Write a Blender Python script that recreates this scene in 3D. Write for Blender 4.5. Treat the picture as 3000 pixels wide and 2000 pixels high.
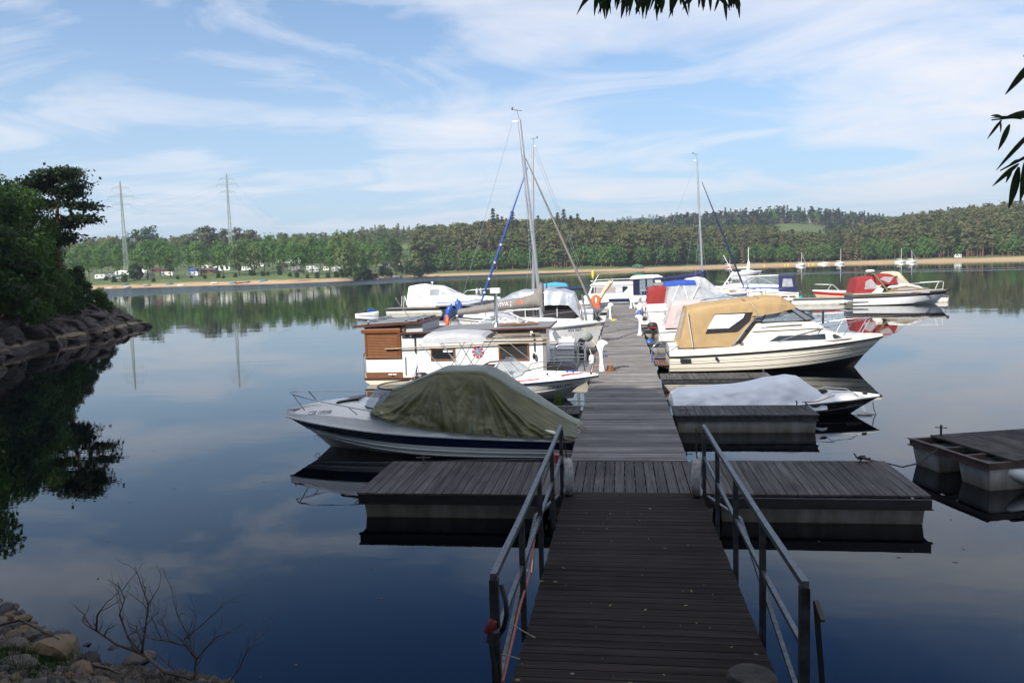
import bpy, bmesh, math, random
import numpy as np
from mathutils import Vector, Matrix, noise
from mathutils.bvhtree import BVHTree
for o in list(bpy.data.objects): bpy.data.objects.remove(o)
SC=bpy.context.scene; COL=SC.collection
rad=math.radians
# ---------------- camera, sky, sun, exposure ----------------
FPX=2300.0; CAMZ=3.76
RC=np.array([[0.9904452396740578,0.01688456095415241,0.1368690571618863],
    [0.13463602952271364,0.09647486191914194,-0.9861874773956731],
    [-0.02985576596500517,0.9951921988335057,0.09327979748892486]])
cam=bpy.data.objects.new('camera',bpy.data.cameras.new('camera')); COL.objects.link(cam)
m4=np.eye(4); m4[:3,:3]=RC; m4[2,3]=CAMZ
cam.matrix_world=Matrix(m4.tolist())
cam.data.sensor_width=36; cam.data.lens=36*FPX/3000; cam.data.clip_start=.05; cam.data.clip_end=20000
SC.camera=cam
SUN_EL=rad(36); SUN_AZ=(-0.55,-0.835)   # horizontal direction towards the sun
sd=Vector((SUN_AZ[0]*math.cos(SUN_EL),SUN_AZ[1]*math.cos(SUN_EL),math.sin(SUN_EL))).normalized()
sun=bpy.data.objects.new('sun',bpy.data.lights.new('sun','SUN')); COL.objects.link(sun)
sun.data.energy=4.6; sun.data.angle=rad(.5); sun.data.color=(1,.94,.85)
sun.rotation_euler=sd.to_track_quat('Z','Y').to_euler()
SC.view_settings.view_transform='Standard'; SC.view_settings.look='None'; SC.view_settings.gamma=1
SC.view_settings.exposure=0.62
SC.cycles.max_bounces=8; SC.cycles.transparent_max_bounces=12; SC.cycles.caustics_reflective=False; SC.cycles.caustics_refractive=False
SC.cycles.sample_clamp_indirect=6

class NT:
    """tiny node builder"""
    def __init__(s,tree): s.t=tree; s.n=tree.nodes; s.l=tree.links
    def new(s,typ,**kw):
        n=s.n.new(typ)
        ins=kw.pop('ins',{})
        for k,v in kw.items(): setattr(n,k,v)
        for k,v in ins.items():
            if hasattr(v,'is_output'): s.l.new(v,n.inputs[k])
            else: n.inputs[k].default_value=v
        return n
    def math(s,op,a,b=0.0,clamp=False):
        n=s.new('ShaderNodeMath',operation=op,use_clamp=clamp)
        for i,v in enumerate((a,b)):
            if hasattr(v,'is_output'): s.l.new(v,n.inputs[i])
            else: n.inputs[i].default_value=v
        return n.outputs[0]
    def vmath(s,op,a,b=(0,0,0)):
        n=s.new('ShaderNodeVectorMath',operation=op)
        for i,v in enumerate((a,b)):
            if hasattr(v,'is_output'): s.l.new(v,n.inputs[i])
            else: n.inputs[i].default_value=v
        return n.outputs[0]
    def noise(s,vec,scale,detail=4,rough=.5,dist=0.0):
        n=s.new('ShaderNodeTexNoise'); n.inputs['Scale'].default_value=scale; n.inputs['Detail'].default_value=detail
        n.inputs['Roughness'].default_value=rough; n.inputs['Distortion'].default_value=dist
        if vec is not None: s.l.new(vec,n.inputs['Vector'])
        return n.outputs['Fac']
    def ramp(s,fac,stops,interp='LINEAR'):
        n=s.new('ShaderNodeValToRGB'); n.color_ramp.interpolation=interp; e=n.color_ramp.elements
        while len(e)<len(stops): e.new(.5)
        for i,(p,c) in enumerate(stops):
            e[i].position=p
            if not hasattr(c,'__len__'): c=(c,c,c)
            e[i].color=tuple(c)+((1,) if len(c)==3 else ())
        s.l.new(fac,n.inputs[0]); return n.outputs['Color']
    def mix(s,fac,a,b,blend='MIX'):
        n=s.new('ShaderNodeMix',data_type='RGBA',blend_type=blend)
        for k,v in ((0,fac),(6,a),(7,b)):
            if hasattr(v,'is_output'): s.l.new(v,n.inputs[k])
            else: n.inputs[k].default_value=(tuple(v)+(1,))[:4] if hasattr(v,'__len__') else v
        return n.outputs[2]
# world: Nishita sky with thin streaky cloud layers
w=bpy.data.worlds.new('World'); SC.world=w; w.use_nodes=True
T=NT(w.node_tree); T.n.clear()
sky=T.new('ShaderNodeTexSky',sky_type='NISHITA',sun_disc=False,sun_elevation=SUN_EL,
    sun_rotation=math.atan2(SUN_AZ[0],SUN_AZ[1]),altitude=400,air_density=1.0,dust_density=2.0,ozone_density=1.6)
gen=T.new('ShaderNodeTexCoord').outputs['Generated']
sx=T.new('ShaderNodeSeparateXYZ',ins={0:gen})
zc=T.math('ADD',T.math('ABSOLUTE',sx.outputs[2]),.10)
px=T.math('DIVIDE',sx.outputs[0],zc); py=T.math('DIVIDE',sx.outputs[1],zc)
pl=T.new('ShaderNodeCombineXYZ',ins={0:px,1:py}).outputs[0]
mp=T.new('ShaderNodeMapping',ins={0:pl}); mp.inputs['Rotation'].default_value=(0,0,rad(28)); mp.inputs['Scale'].default_value=(.85,1.15,1); mp.inputs['Location'].default_value=(3.1,1.7,0)
n1=T.noise(mp.outputs[0],1.15,10,.60,.9)
n2=T.noise(mp.outputs[0],.55,4,.5,.4)
xg=T.math('MULTIPLY',px,.022)                      # more cloud towards the right of the view
cm=T.math('ADD',T.math('ADD',T.math('MULTIPLY',n1,.75),T.math('MULTIPLY',n2,.55)),xg)
cmask=T.ramp(cm,[(.565,0),(.66,.42),(.82,.9)])
veil=T.ramp(T.math('ABSOLUTE',sx.outputs[2]),[(0.0,.80),(.12,.52),(.26,.24),(.40,.06),(.6,.0)])
base=T.mix(1.0,sky.outputs[0],(.78,1.04,1.27),'MULTIPLY')
skyv=T.mix(veil,base,(4.9,6.2,7.3))
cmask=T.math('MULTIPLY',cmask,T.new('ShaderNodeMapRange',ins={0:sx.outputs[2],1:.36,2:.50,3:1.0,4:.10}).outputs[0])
cmask=T.math('MAXIMUM',cmask,T.new('ShaderNodeMapRange',ins={0:sx.outputs[2],1:.56,2:.72,3:0.0,4:.8}).outputs[0])  # unseen overhead cloud cover, added as fill light for the shaded boats
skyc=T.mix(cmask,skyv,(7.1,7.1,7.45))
deep=T.ramp(T.math('ABSOLUTE',sx.outputs[2]),[(.34,(1,1,1)),(.43,(.50,.70,.95)),(.53,(.46,.66,.92)),(.66,(1,1,1))])  # unseen sky band above the view, darkened to deepen the lake reflections
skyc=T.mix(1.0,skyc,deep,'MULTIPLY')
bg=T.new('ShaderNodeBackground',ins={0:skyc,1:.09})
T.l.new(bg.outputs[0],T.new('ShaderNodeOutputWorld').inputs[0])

# ---------------- helpers ----------------
def ray(px,py): return RC@np.array([(px-1500)/FPX,-(py-1000)/FPX,-1.0])
def gz(px,py,z=0.0):
    d=ray(px,py); t=(z-CAMZ)/d[2]; return Vector((d[0]*t,d[1]*t,z))
def gy(px,py,y):
    d=ray(px,py); t=y/d[1]; return Vector((d[0]*t,y,CAMZ+d[2]*t))
def yhor(u): return 775-.03*(u-1814)
def tag(o,label=None,cat=None,group=None,kind=None):
    for k,v in (('label',label),('category',cat),('group',group),('kind',kind)):
        if v: o[k]=v
    return o
def thing(name,label,cat,loc=(0,0,0),rz=0.0,group=None):
    o=bpy.data.objects.new(name,None); COL.objects.link(o); o.empty_display_size=.2
    o.location=loc; o.rotation_euler=(0,0,rz); return tag(o,label,cat,group)
class MB:
    def __init__(s): s.v=[]; s.f=[]; s.m=[]
    def add(s,vs,fs,mi=0):
        k=len(s.v); s.v+= [tuple(v) for v in vs]; s.f+=[tuple(i+k for i in f) for f in fs]
        s.m+= (list(mi) if hasattr(mi,'__len__') else [mi]*len(fs)); return s
    def box(s,a,b,mi=0,M=None):
        x0,y0,z0=a; x1,y1,z1=b
        vs=[(x0,y0,z0),(x1,y0,z0),(x1,y1,z0),(x0,y1,z0),(x0,y0,z1),(x1,y0,z1),(x1,y1,z1),(x0,y1,z1)]
        if M is not None: vs=[M@Vector(v) for v in vs]
        return s.add(vs,[(0,3,2,1),(4,5,6,7),(0,1,5,4),(1,2,6,5),(2,3,7,6),(3,0,4,7)],mi)
    def tube(s,pts,r,n=8,mi=0,closed=False,cap=True):
        P=[Vector(p) for p in pts]; N=len(P); rr=r if hasattr(r,'__len__') else [r]*N
        rings=[]; up=None
        for i,p in enumerate(P):
            if closed: t=(P[(i+1)%N]-P[i-1])
            else: t=P[min(i+1,N-1)]-P[max(i-1,0)]
            t=t.normalized() if t.length>1e-9 else Vector((0,0,1))
            if up is None:
                up=Vector((0,0,1)) if abs(t.z)<.9 else Vector((1,0,0))
            a=t.cross(up)
            if a.length<1e-4: a=t.cross(Vector((.3,1,.2)))
            a.normalize(); b=a.cross(t).normalized(); up=b
            rings.append([p+(a*math.cos(q)+b*math.sin(q))*rr[i] for q in [2*math.pi*k/n for k in range(n)]])
        return s.loft(rings,mi,True,closed,cap and not closed)
    def bar(s,a,b,w,h,mi=0):
        """rectangular bar from a to b, w wide, h tall"""
        a=Vector(a); b=Vector(b); t=(b-a).normalized(); up=Vector((0,0,1)) if abs(t.z)<.95 else Vector((0,1,0))
        x=t.cross(up).normalized()*w/2; y=x.cross(t).normalized()*h/2
        vs=[a-x-y,a+x-y,a+x+y,a-x+y,b-x-y,b+x-y,b+x+y,b-x+y]
        return s.add(vs,[(0,3,2,1),(4,5,6,7),(0,1,5,4),(1,2,6,5),(2,3,7,6),(3,0,4,7)],mi)
    def loft(s,rings,mi=0,closed=False,wrap=False,cap=False):
        n=len(rings[0]); k=len(rings); vs=[p for r in rings for p in r]; fs=[]; ms=[]
        for i in range(k if wrap else k-1):
            for j in range(n if closed else n-1):
                a=i*n+j; b=i*n+(j+1)%n; c=((i+1)%k)*n+(j+1)%n; d=((i+1)%k)*n+j
                fs.append((a,b,c,d)); ms.append(mi[j] if hasattr(mi,'__len__') else mi)
        if cap:
            fs.append(tuple(range(n))[::-1]); fs.append(tuple((k-1)*n+j for j in range(n)))
            q=mi[0] if hasattr(mi,'__len__') else mi; ms+=[q,q]
        return s.add(vs,fs,ms)
    def lathe(s,prof,c=(0,0,0),n=16,mi=0,M=None):
        rings=[]
        for r,z in prof:
            ring=[Vector((r*math.cos(2*math.pi*k/n),r*math.sin(2*math.pi*k/n),z)) for k in range(n)]
            if M is not None: ring=[M@v for v in ring]
            rings.append([v+Vector(c) for v in ring])
        return s.loft(rings,mi,True,False,True)
    def ball(s,c,r,n=12,mi=0,k=8):
        r=r if hasattr(r,'__len__') else (r,r,r); rings=[]
        for i in range(k+1):
            a=math.pi*(i/k); q=max(math.sin(a),.02)
            rings.append([Vector((c[0]+r[0]*q*math.cos(2*math.pi*j/n),c[1]+r[1]*q*math.sin(2*math.pi*j/n),c[2]-r[2]*math.cos(a))) for j in range(n)])
        return s.loft(rings,mi,True,False,True)
    def prism(s,poly,y0,y1,mi=0,f=None):
        """polygon in (x,z) pushed from y0 to y1; f maps (x,y,z) to a point"""
        f=f or (lambda x,y,z:(x,y,z)); n=len(poly)
        vs=[f(x,y0,z) for x,z in poly]+[f(x,y1,z) for x,z in poly]
        fs=[tuple(range(n)),tuple(range(2*n-1,n-1,-1))]+[(i,i+n,(i+1)%n+n,(i+1)%n) for i in range(n)]
        return s.add(vs,fs,mi)
    def mesh(s,name,mats,smooth=35):
        me=bpy.data.meshes.new(name); me.from_pydata(s.v,[],s.f); me.validate()
        for m in (mats if isinstance(mats,(list,tuple)) else [mats]): me.materials.append(m)
        if len(me.polygons)==len(s.m): me.polygons.foreach_set('material_index',s.m)
        bm=bmesh.new(); bm.from_mesh(me); bmesh.ops.recalc_face_normals(bm,faces=bm.faces); bm.to_mesh(me); bm.free()
        if smooth:
            me.polygons.foreach_set('use_smooth',[True]*len(me.polygons)); me.set_sharp_from_angle(angle=rad(smooth))
        me.update(); return me
    def build(s,name,mats,parent=None,smooth=35,label=None):
        o=bpy.data.objects.new(name,s.mesh(name,mats,smooth)); COL.objects.link(o)
        if parent is not None: o.parent=parent
        if label: o['label']=label
        return o
def bev(o,w=.01,n=2):
    m=o.modifiers.new('bevel','BEVEL'); m.width=w; m.segments=n; m.limit_method='ANGLE'; m.angle_limit=rad(40); return o
def copy_tree(o,parent=None):
    c=o.copy(); COL.objects.link(c)
    if parent is not None: c.parent=parent
    for ch in list(o.children): copy_tree(ch,c)
    return c
def quads_mesh(name,V,mats,mi=None,tint=None,smooth=False):
    """V: (N,4,3) quads -> mesh via foreach_set"""
    N=len(V); me=bpy.data.meshes.new(name); me.vertices.add(N*4); me.loops.add(N*4); me.polygons.add(N)
    me.vertices.foreach_set('co',np.ascontiguousarray(V,dtype=np.float32).ravel())
    me.loops.foreach_set('vertex_index',np.arange(N*4,dtype=np.int32))
    me.polygons.foreach_set('loop_start',np.arange(0,N*4,4,dtype=np.int32))
    for m in mats: me.materials.append(m)
    if mi is not None: me.polygons.foreach_set('material_index',np.asarray(mi,dtype=np.int32))
    me.update(calc_edges=True)
    if tint is not None:
        a=me.attributes.new('tint','FLOAT','POINT'); a.data.foreach_set('value',np.repeat(np.asarray(tint,dtype=np.float32),4))
    return me
# ---------------- materials ----------------
def mat(name,col,rough=.5,metal=0.0,var=.12,scale=4,bump=0.0,bscale=30,coat=0.0,col2=None,stretch=None,alpha=None,trans=0.0,island=0.0,spec=.5,grime=None,wear=0.0):
    m=bpy.data.materials.new(name); m.use_nodes=True; t=NT(m.node_tree); p=m.node_tree.nodes['Principled BSDF']
    co=t.new('ShaderNodeTexCoord').outputs['Object']
    if stretch:
        mp=t.new('ShaderNodeMapping',ins={0:co}); mp.inputs['Scale'].default_value=stretch; co=mp.outputs[0]
    nz=t.noise(co,scale,6,.6)
    c2=col2 or tuple(c*(1-var*2.2) for c in col); c1=col if col2 else tuple(min(1,c*(1+var*.7)) for c in col)
    c=t.mix(t.ramp(nz,[(.3,0),(.72,1)]),c1,c2)
    if island:
        r=t.new('ShaderNodeNewGeometry').outputs['Random Per Island']
        c=t.mix(1.0,c,t.ramp(r,[(0,1-island),(1,1+island*.6)]),'MULTIPLY')
    if wear:
        g_=t.new('ShaderNodeNewGeometry').outputs['Position']
        c=t.mix(1.0,c,t.ramp(t.noise(g_,1.1,6,.65),[(.30,1-wear),(.5,1),(.72,1+wear*.6)]),'MULTIPLY')
        sp=t.new('ShaderNodeTexVoronoi'); sp.inputs['Scale'].default_value=2.3; t.l.new(g_,sp.inputs['Vector'])
        c=t.mix(t.math('MULTIPLY',t.ramp(sp.outputs['Distance'],[(.0,1),(.035,1),(.05,0)]),.55),c,(.33,.32,.29))
    if grime:
        # dirt line by height: (z0, z1, colour) in object space, a stain that stays put
        z=t.new('ShaderNodeSeparateXYZ',ins={0:t.new('ShaderNodeTexCoord').outputs['Object']}).outputs[2]
        zz=t.math('ADD',z,t.math('MULTIPLY',t.math('SUBTRACT',t.noise(co,3,5),.5),(grime[1]-grime[0])*.9))
        f=t.math('DIVIDE',t.math('SUBTRACT',grime[1],zz),grime[1]-grime[0],True)
        c=t.mix(t.math('MULTIPLY',f,grime[3] if len(grime)>3 else .8),c,grime[2])
    t.l.new(c,p.inputs['Base Color'])
    t.l.new(t.math('ADD',rough-.06,t.math('MULTIPLY',nz,.12),True),p.inputs['Roughness'])
    p.inputs['Metallic'].default_value=metal; p.inputs['Specular IOR Level'].default_value=spec
    if coat: p.inputs['Coat Weight'].default_value=coat; p.inputs['Coat Roughness'].default_value=.08
    if trans: p.inputs['Transmission Weight'].default_value=trans
    if alpha is not None: p.inputs['Alpha'].default_value=alpha
    if bump:
        b=t.new('ShaderNodeBump',ins={'Height':t.noise(co,bscale,5,.6),'Strength':bump,'Distance':.02}); t.l.new(b.outputs[0],p.inputs['Normal'])
    return m
def leafmat(name,a,b,tr=.35,rough=.6):
    m=bpy.data.materials.new(name); m.use_nodes=True; t=NT(m.node_tree); t.n.clear()
    at=t.new('ShaderNodeAttribute',attribute_name='tint'); r=t.new('ShaderNodeNewGeometry').outputs['Random Per Island']
    f=t.math('ADD',t.math('MULTIPLY',at.outputs['Fac'],.7),t.math('MULTIPLY',r,.35),True)
    c=t.mix(f,a,b)
    d=t.new('ShaderNodeBsdfPrincipled',ins={'Base Color':c,'Roughness':rough,'Specular IOR Level':.25})
    q=t.new('ShaderNodeBsdfTranslucent',ins={0:t.mix(1.0,c,(1.0,1.1,.5),'MULTIPLY')})
    mx=t.new('ShaderNodeMixShader',ins={0:tr,1:d.outputs[0],2:q.outputs[0]})
    t.l.new(mx.outputs[0],t.new('ShaderNodeOutputMaterial').inputs[0]); return m
K={}
K['gel']=mat('white gelcoat',(.85,.84,.80),.28,var=.03,scale=2,coat=.5,grime=(-.05,.22,(.42,.38,.27),.45))
K['cream']=mat('cream gelcoat',(.78,.73,.62),.3,var=.03,scale=2,coat=.5,grime=(-.05,.25,(.45,.36,.22),.45))
K['white']=mat('white paint',(.80,.80,.79),.4,var=.05,scale=3)
K['deckw']=mat('white deck paint',(.76,.76,.74),.5,var=.06,scale=5,bump=.05,bscale=60)
K['navy']=mat('navy blue paint',(.012,.018,.055),.25,var=.1,coat=.5)
K['black']=mat('black rubber',(.015,.015,.017),.55,var=.2,scale=8,bump=.1)
K['dark']=mat('dark paint',(.028,.024,.026),.35,var=.2)
K['steel']=mat('stainless steel',(.62,.62,.62),.22,metal=1,var=.08,scale=20)
K['alu']=mat('brushed aluminium',(.60,.61,.63),.38,metal=.85,var=.08,scale=14)
K['galv']=mat('galvanised steel',(.13,.145,.16),.42,metal=.5,var=.3,scale=25,bump=.05,bscale=80)
K['galvd']=mat('weathered galvanised frame',(.06,.066,.072),.5,metal=.4,var=.35,scale=9)
K['glass']=mat('tinted glass',(.02,.025,.03),.06,var=.1,spec=.8)
K['pvc']=mat('clear vinyl',(.62,.64,.66),.16,var=.15,scale=3,alpha=.55,bump=.25,bscale=5)
K['clear']=mat('clear windscreen',(.35,.42,.46),.05,var=.1,alpha=.42,spec=.9)
K['wood']=mat('brown timber',(.20,.085,.035),.45,var=.25,scale=6,stretch=(1,1,12),bump=.12,bscale=30)
K['varn']=mat('varnished orange timber',(.20,.07,.022),.35,var=.2,scale=5,stretch=(1,1,10),coat=.3)
K['pole']=mat('weathered wooden pole',(.40,.30,.19),.7,var=.3,scale=6,stretch=(.3,4,4),bump=.2)
K['rust']=mat('dark red brown trim',(.075,.025,.02),.5,var=.2)
K['grey']=mat('grey fabric',(.20,.182,.168),.85,var=.1,scale=4,bump=.15,bscale=40)
K['lgrey']=mat('light grey fabric',(.47,.47,.48),.8,var=.06,scale=5,bump=.15,bscale=40)
K['greyp']=mat('grey paint',(.24,.23,.23),.5,var=.1)
K['tan']=mat('tan canvas',(.40,.275,.135),.8,var=.07,scale=3,bump=.22,bscale=8,col2=(.32,.215,.10))
K['beige']=mat('beige canvas',(.62,.50,.34),.8,var=.06,scale=3,bump=.15,bscale=12)
K['redc']=mat('red canvas',(.27,.022,.022),.8,var=.12,scale=4,bump=.15,bscale=14)
K['pink']=mat('faded pink canvas',(.56,.43,.41),.85,var=.06,scale=4,bump=.15,bscale=12)
K['bluec']=mat('blue canvas',(.018,.07,.36),.75,var=.1,scale=4,bump=.15,bscale=14)
K['lblue']=mat('light blue canvas',(.06,.33,.55),.75,var=.1,scale=4)
K['navyc']=mat('navy canvas',(.016,.02,.085),.8,var=.15,scale=5,bump=.2,bscale=14)
K['olive']=mat('olive tarpaulin',(.115,.118,.045),.36,var=.14,scale=3,bump=.45,bscale=14,spec=.55)
K['tarpw']=mat('white tarpaulin',(.82,.83,.85),.55,var=.04,scale=3,bump=.3,bscale=7)
K['tarps']=mat('silver tarpaulin',(.56,.58,.60),.28,metal=.55,var=.08,scale=3,bump=.5,bscale=7)
K['red']=mat('red paint',(.42,.02,.02),.4,var=.1)
K['orange']=mat('orange plastic',(.72,.13,.03),.5,var=.08)
K['blue']=mat('blue plastic',(.02,.08,.34),.35,var=.1)
K['yellow']=mat('yellow plastic',(.75,.55,.03),.5)
K['rope']=mat('pale rope',(.42,.38,.30),.9,var=.25,scale=60,bump=.3,bscale=200)
K['ropeb']=mat('blue rope',(.03,.08,.32),.9,var=.2,scale=60)
K['roped']=mat('dark rope',(.05,.035,.035),.9,var=.2,scale=60)
K['roper']=mat('pink red rope',(.42,.12,.09),.9,var=.2,scale=60)
K['curt']=mat('pale curtain',(.40,.33,.31),.9,var=.2,scale=9,stretch=(6,1,.2))
K['ink']=mat('black lettering',(.02,.02,.022),.5,var=.05)
K['deck']=mat('weathered grey decking',(.25,.235,.222),.75,spec=.12,wear=.3,var=.3,scale=3.5,stretch=(.25,9,9),bump=.25,bscale=10,island=.45)
K['decky']=mat('weathered grey decking along',(.115,.108,.103),.75,spec=.12,wear=.3,var=.32,scale=3.5,stretch=(9,.25,9),bump=.25,bscale=10,island=.25)
K['deckd']=mat('dark gangway decking',(.037,.029,.0255),.8,spec=.10,wear=.3,var=.3,scale=3.5,stretch=(.25,9,9),bump=.25,bscale=10,island=.25)  # one even dark base tone, lower than the other boards
K['deckr']=mat('dark brown pontoon boards',(.075,.062,.058),.75,spec=.15,var=.3,scale=3.5,bump=.25,bscale=10,island=.35)
K['float']=mat('stained concrete float',(.42,.41,.37),.75,var=.22,scale=2.6,stretch=(1.6,1.6,.35),bump=.2,bscale=14,grime=(-.05,.30,(.10,.07,.04),.9))
K['oliveg']=mat('olive gold paint',(.20,.165,.08),.35,var=.08,coat=.3)
K['lanyard']=mat('pale blue gelcoat',(.62,.68,.72),.35,var=.05)
def text_mesh(txt,size,parent,name,m,origin,du,dv,target=None,off=.006,extr=0.0,shear=0.0,axis=None):
    """lettering as a mesh; laid on `target` (same local space) along axis du x dv"""
    cu=bpy.data.curves.new(name,'FONT'); cu.body=txt; cu.size=size; cu.shear=shear; cu.resolution_u=2
    ob=bpy.data.objects.new(name,cu); COL.objects.link(ob)
    dg=bpy.context.evaluated_depsgraph_get(); me=bpy.data.meshes.new_from_object(ob.evaluated_get(dg)); bpy.data.objects.remove(ob)
    du=Vector(du).normalized(); dv=Vector(dv).normalized(); n=du.cross(dv); o=Vector(origin)
    bv=None
    if target is not None: bv=bvh(target)
    for v in me.vertices:
        p=o+du*v.co.x+dv*v.co.y
        if bv:
            h=bv.ray_cast(p+n*1.0,-n,3.0)
            if h[0] is not None: p=h[0]
        v.co=p+n*off
    me.materials.clear(); me.materials.append(m)
    o2=bpy.data.objects.new(name,me); COL.objects.link(o2); o2.parent=parent; return o2
_bv={}
def bvh(o):
    if o.name not in _bv:
        me=o.data; _bv[o.name]=BVHTree.FromPolygons([v.co.copy() for v in me.vertices],[tuple(p.vertices) for p in me.polygons])
    return _bv[o.name]
def stick(mb,poly,target,side=-1,off=.006,nx=10,nz=4,mi=0,axis='y'):
    """window or stripe: x-monotone polygon in (x,z) laid on the side of target, facing y*side"""
    xs=[p[0] for p in poly]; x0,x1=min(xs),max(xs); bv=bvh(target); rings=[]; n=len(poly)
    cand=sorted(set(round(x0+(x1-x0)*(.003+.994*i/nx),5) for i in range(nx+1))|set(round(min(max(x,x0+1e-3),x1-1e-3),5) for x in xs))
    for x in cand:
        zz=[]
        for i in range(n):
            (ax,az),(bx,bz)=poly[i],poly[(i+1)%n]
            if min(ax,bx)<=x<=max(ax,bx) and abs(ax-bx)>1e-6: zz.append(az+(bz-az)*(x-ax)/(bx-ax))
        if len(zz)<2: continue
        a,b=min(zz),max(zz); row=[]
        for k in range(nz+1):
            z=a+(b-a)*k/nz
            if axis=='y':
                h=bv.ray_cast(Vector((x,side*9,z)),Vector((0,-side,0)),9.5); y=h[0].y if h[0] is not None else (rings[-1][k].y-side*off if rings else 0)
                row.append(Vector((x,y+side*off,z)))
            else:   # axis x: poly is in (y,z), looking along x
                h=bv.ray_cast(Vector((side*20,x,z)),Vector((-side,0,0)),40); q=h[0].x if h[0] is not None else 0
                row.append(Vector((q+side*off,x,z)))
        rings.append(row)
    if len(rings)>1: mb.loft(rings,mi)
    return mb
# ---------------- water ----------------
def water_mat():
    m=bpy.data.materials.new('lake water'); m.use_nodes=True; t=NT(m.node_tree); p=m.node_tree.nodes['Principled BSDF']
    pos=t.new('ShaderNodeNewGeometry').outputs['Position']; s=t.new('ShaderNodeSeparateXYZ',ins={0:pos})
    p.inputs['Base Color'].default_value=(.0006,.0012,.002,1); p.inputs['IOR'].default_value=1.45; p.inputs['Specular Tint'].default_value=(.56,.82,1,1)
    # wind-ruffled strip off the far left shore and two boat wakes on the right
    sw=t.math('SUBTRACT',s.outputs[1],t.math('MULTIPLY',s.outputs[0],WIND[0]))
    edge=t.math('ADD',sw,t.math('MULTIPLY',t.math('SUBTRACT',t.noise(pos,.03,3),.5),16))
    m1=t.new('ShaderNodeMapRange',interpolation_type='SMOOTHSTEP',ins={0:edge,1:WIND[1],2:WIND[1]+14}).outputs[0]
    m1b=t.new('ShaderNodeMapRange',interpolation_type='SMOOTHSTEP',ins={0:s.outputs[0],1:20.0,2:-40.0}).outputs[0]
    wind=t.math('MULTIPLY',m1,m1b)
    wk=0.0
    for (a,b,wd) in WAKES:
        # distance from the line y=a+b*x
        d=t.math('ABSOLUTE',t.math('SUBTRACT',s.outputs[1],t.math('ADD',t.math('MULTIPLY',s.outputs[0],b),a)))
        q=t.math('SUBTRACT',1.0,t.math('DIVIDE',d,wd),True)
        q=t.math('MULTIPLY',q,t.new('ShaderNodeMapRange',ins={0:s.outputs[0],1:30.0,2:50.0}).outputs[0])
        wk=q if not hasattr(wk,'is_output') else t.math('MAXIMUM',wk,q)
    ruff=t.math('MAXIMUM',wind,wk)
    t.l.new(t.math('ADD',.012,t.math('MULTIPLY',ruff,.16)),p.inputs['Roughness'])
    far=t.new('ShaderNodeMapRange',ins={0:s.outputs[1],1:20.0,2:140.0}).outputs[0]
    mp=t.new('ShaderNodeMapping',ins={0:pos}); mp.inputs['Scale'].default_value=(.5,1.3,1)
    h1=t.noise(mp.outputs[0],1.6,3,.5); h2=t.noise(mp.outputs[0],.35,2,.5)
    h=t.math('ADD',t.math('MULTIPLY',h1,.0012),t.math('MULTIPLY',h2,t.math('ADD',.0018,t.math('MULTIPLY',far,.016))))
    h=t.math('ADD',h,t.math('MULTIPLY',t.noise(pos,.9,3,.6),t.math('MULTIPLY',ruff,.9)))
    b=t.new('ShaderNodeBump',ins={'Height':h,'Strength':1.0,'Distance':1.0}); t.l.new(b.outputs[0],p.inputs['Normal'])
    return m
g=lambda x,y:gz(x,y)
A_,B_=g(420,866),g(1300,822); WIND=((B_.y-A_.y)/(B_.x-A_.x),A_.y-A_.x*(B_.y-A_.y)/(B_.x-A_.x))
WAKES=[]
for (x0,y0,x1,y1,wd) in ((2300,803,2990,789,7.0),(2300,800,2990,783,5.0)):
    a,b=g(x0,y0),g(x1,y1); s_=(b.y-a.y)/(b.x-a.x); WAKES.append((a.y-s_*a.x,s_,wd))
mb=MB(); mb.add([(-3000,-60,0),(3000,-60,0),(3000,2600,0),(-3000,2600,0)],[(0,1,2,3)])
tag(mb.build('lake_water',water_mat(),smooth=0),'calm dark lake water mirroring the sky and shores','water',kind='structure')

# ---------------- far terrain ----------------
COLS={ # u : [shore d, (d, y px) beach top, bank top, field, crest, valley, mid, far crest]
 300:[383,(392,836),(405,822),(470,802),(560,783),(640,775),(720,765),(900,752)],
 600:[370,(378,828),(395,815),(450,795),(560,768),(640,762),(720,757),(900,745)],
 850:[345,(352,822),(372,808),(430,790),(520,772),(640,757),(760,745),(900,735)],
 1000:[362,(368,818),(387,806),(440,795),(520,780),(640,755),(760,735),(950,722)],
 1120:[420,(427,812),(440,803),(480,790),(540,774),(640,745),(760,722),(900,703)],
 1250:[480,(487,805),(498,797),(520,780),(580,745),(640,730),(760,715),(900,703)],
 1350:[476,(484,802),(494,795),(520,772),(575,733),(640,725),(760,720),(900,712)],
 1450:[472,(481,800),(490,792),(515,764),(570,722),(640,722),(760,722),(900,715)],
 1650:[470,(480,793),(490,785),(515,757),(575,714),(640,716),(760,715),(900,705)],
 1800:[462,(472,790),(482,782),(510,757),(575,726),(640,728),(760,715),(950,690)],
 1950:[490,(500,785),(512,778),(540,755),(610,733),(680,735),(780,705),(950,672)],
 2100:[530,(540,782),(552,775),(580,754),(640,732),(720,728),(820,692),(950,660)],
 2250:[548,(556,777),(566,770),(600,754),(660,732),(720,722),(820,685),(950,650)],
 2350:[548,(556,774),(568,768),(610,755),(680,740),(740,712),(830,674),(950,652)],
 2480:[542,(550,771),(562,765),(610,758),(700,748),(760,730),(860,695),(1000,656)],
 2600:[530,(537,768),(550,762),(590,750),(650,725),(720,705),(850,690),(1000,680)],
 2700:[516,(524,766),(536,760),(570,745),(640,707),(720,687),(850,682),(1000,677)],
 2850:[500,(508,765),(525,757),(560,738),(640,692),(740,667),(850,668),(1000,668)],
 3000:[492,(500,763),(518,752),(560,730),(640,682),(740,655),(850,660),(1000,664)]}
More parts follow.
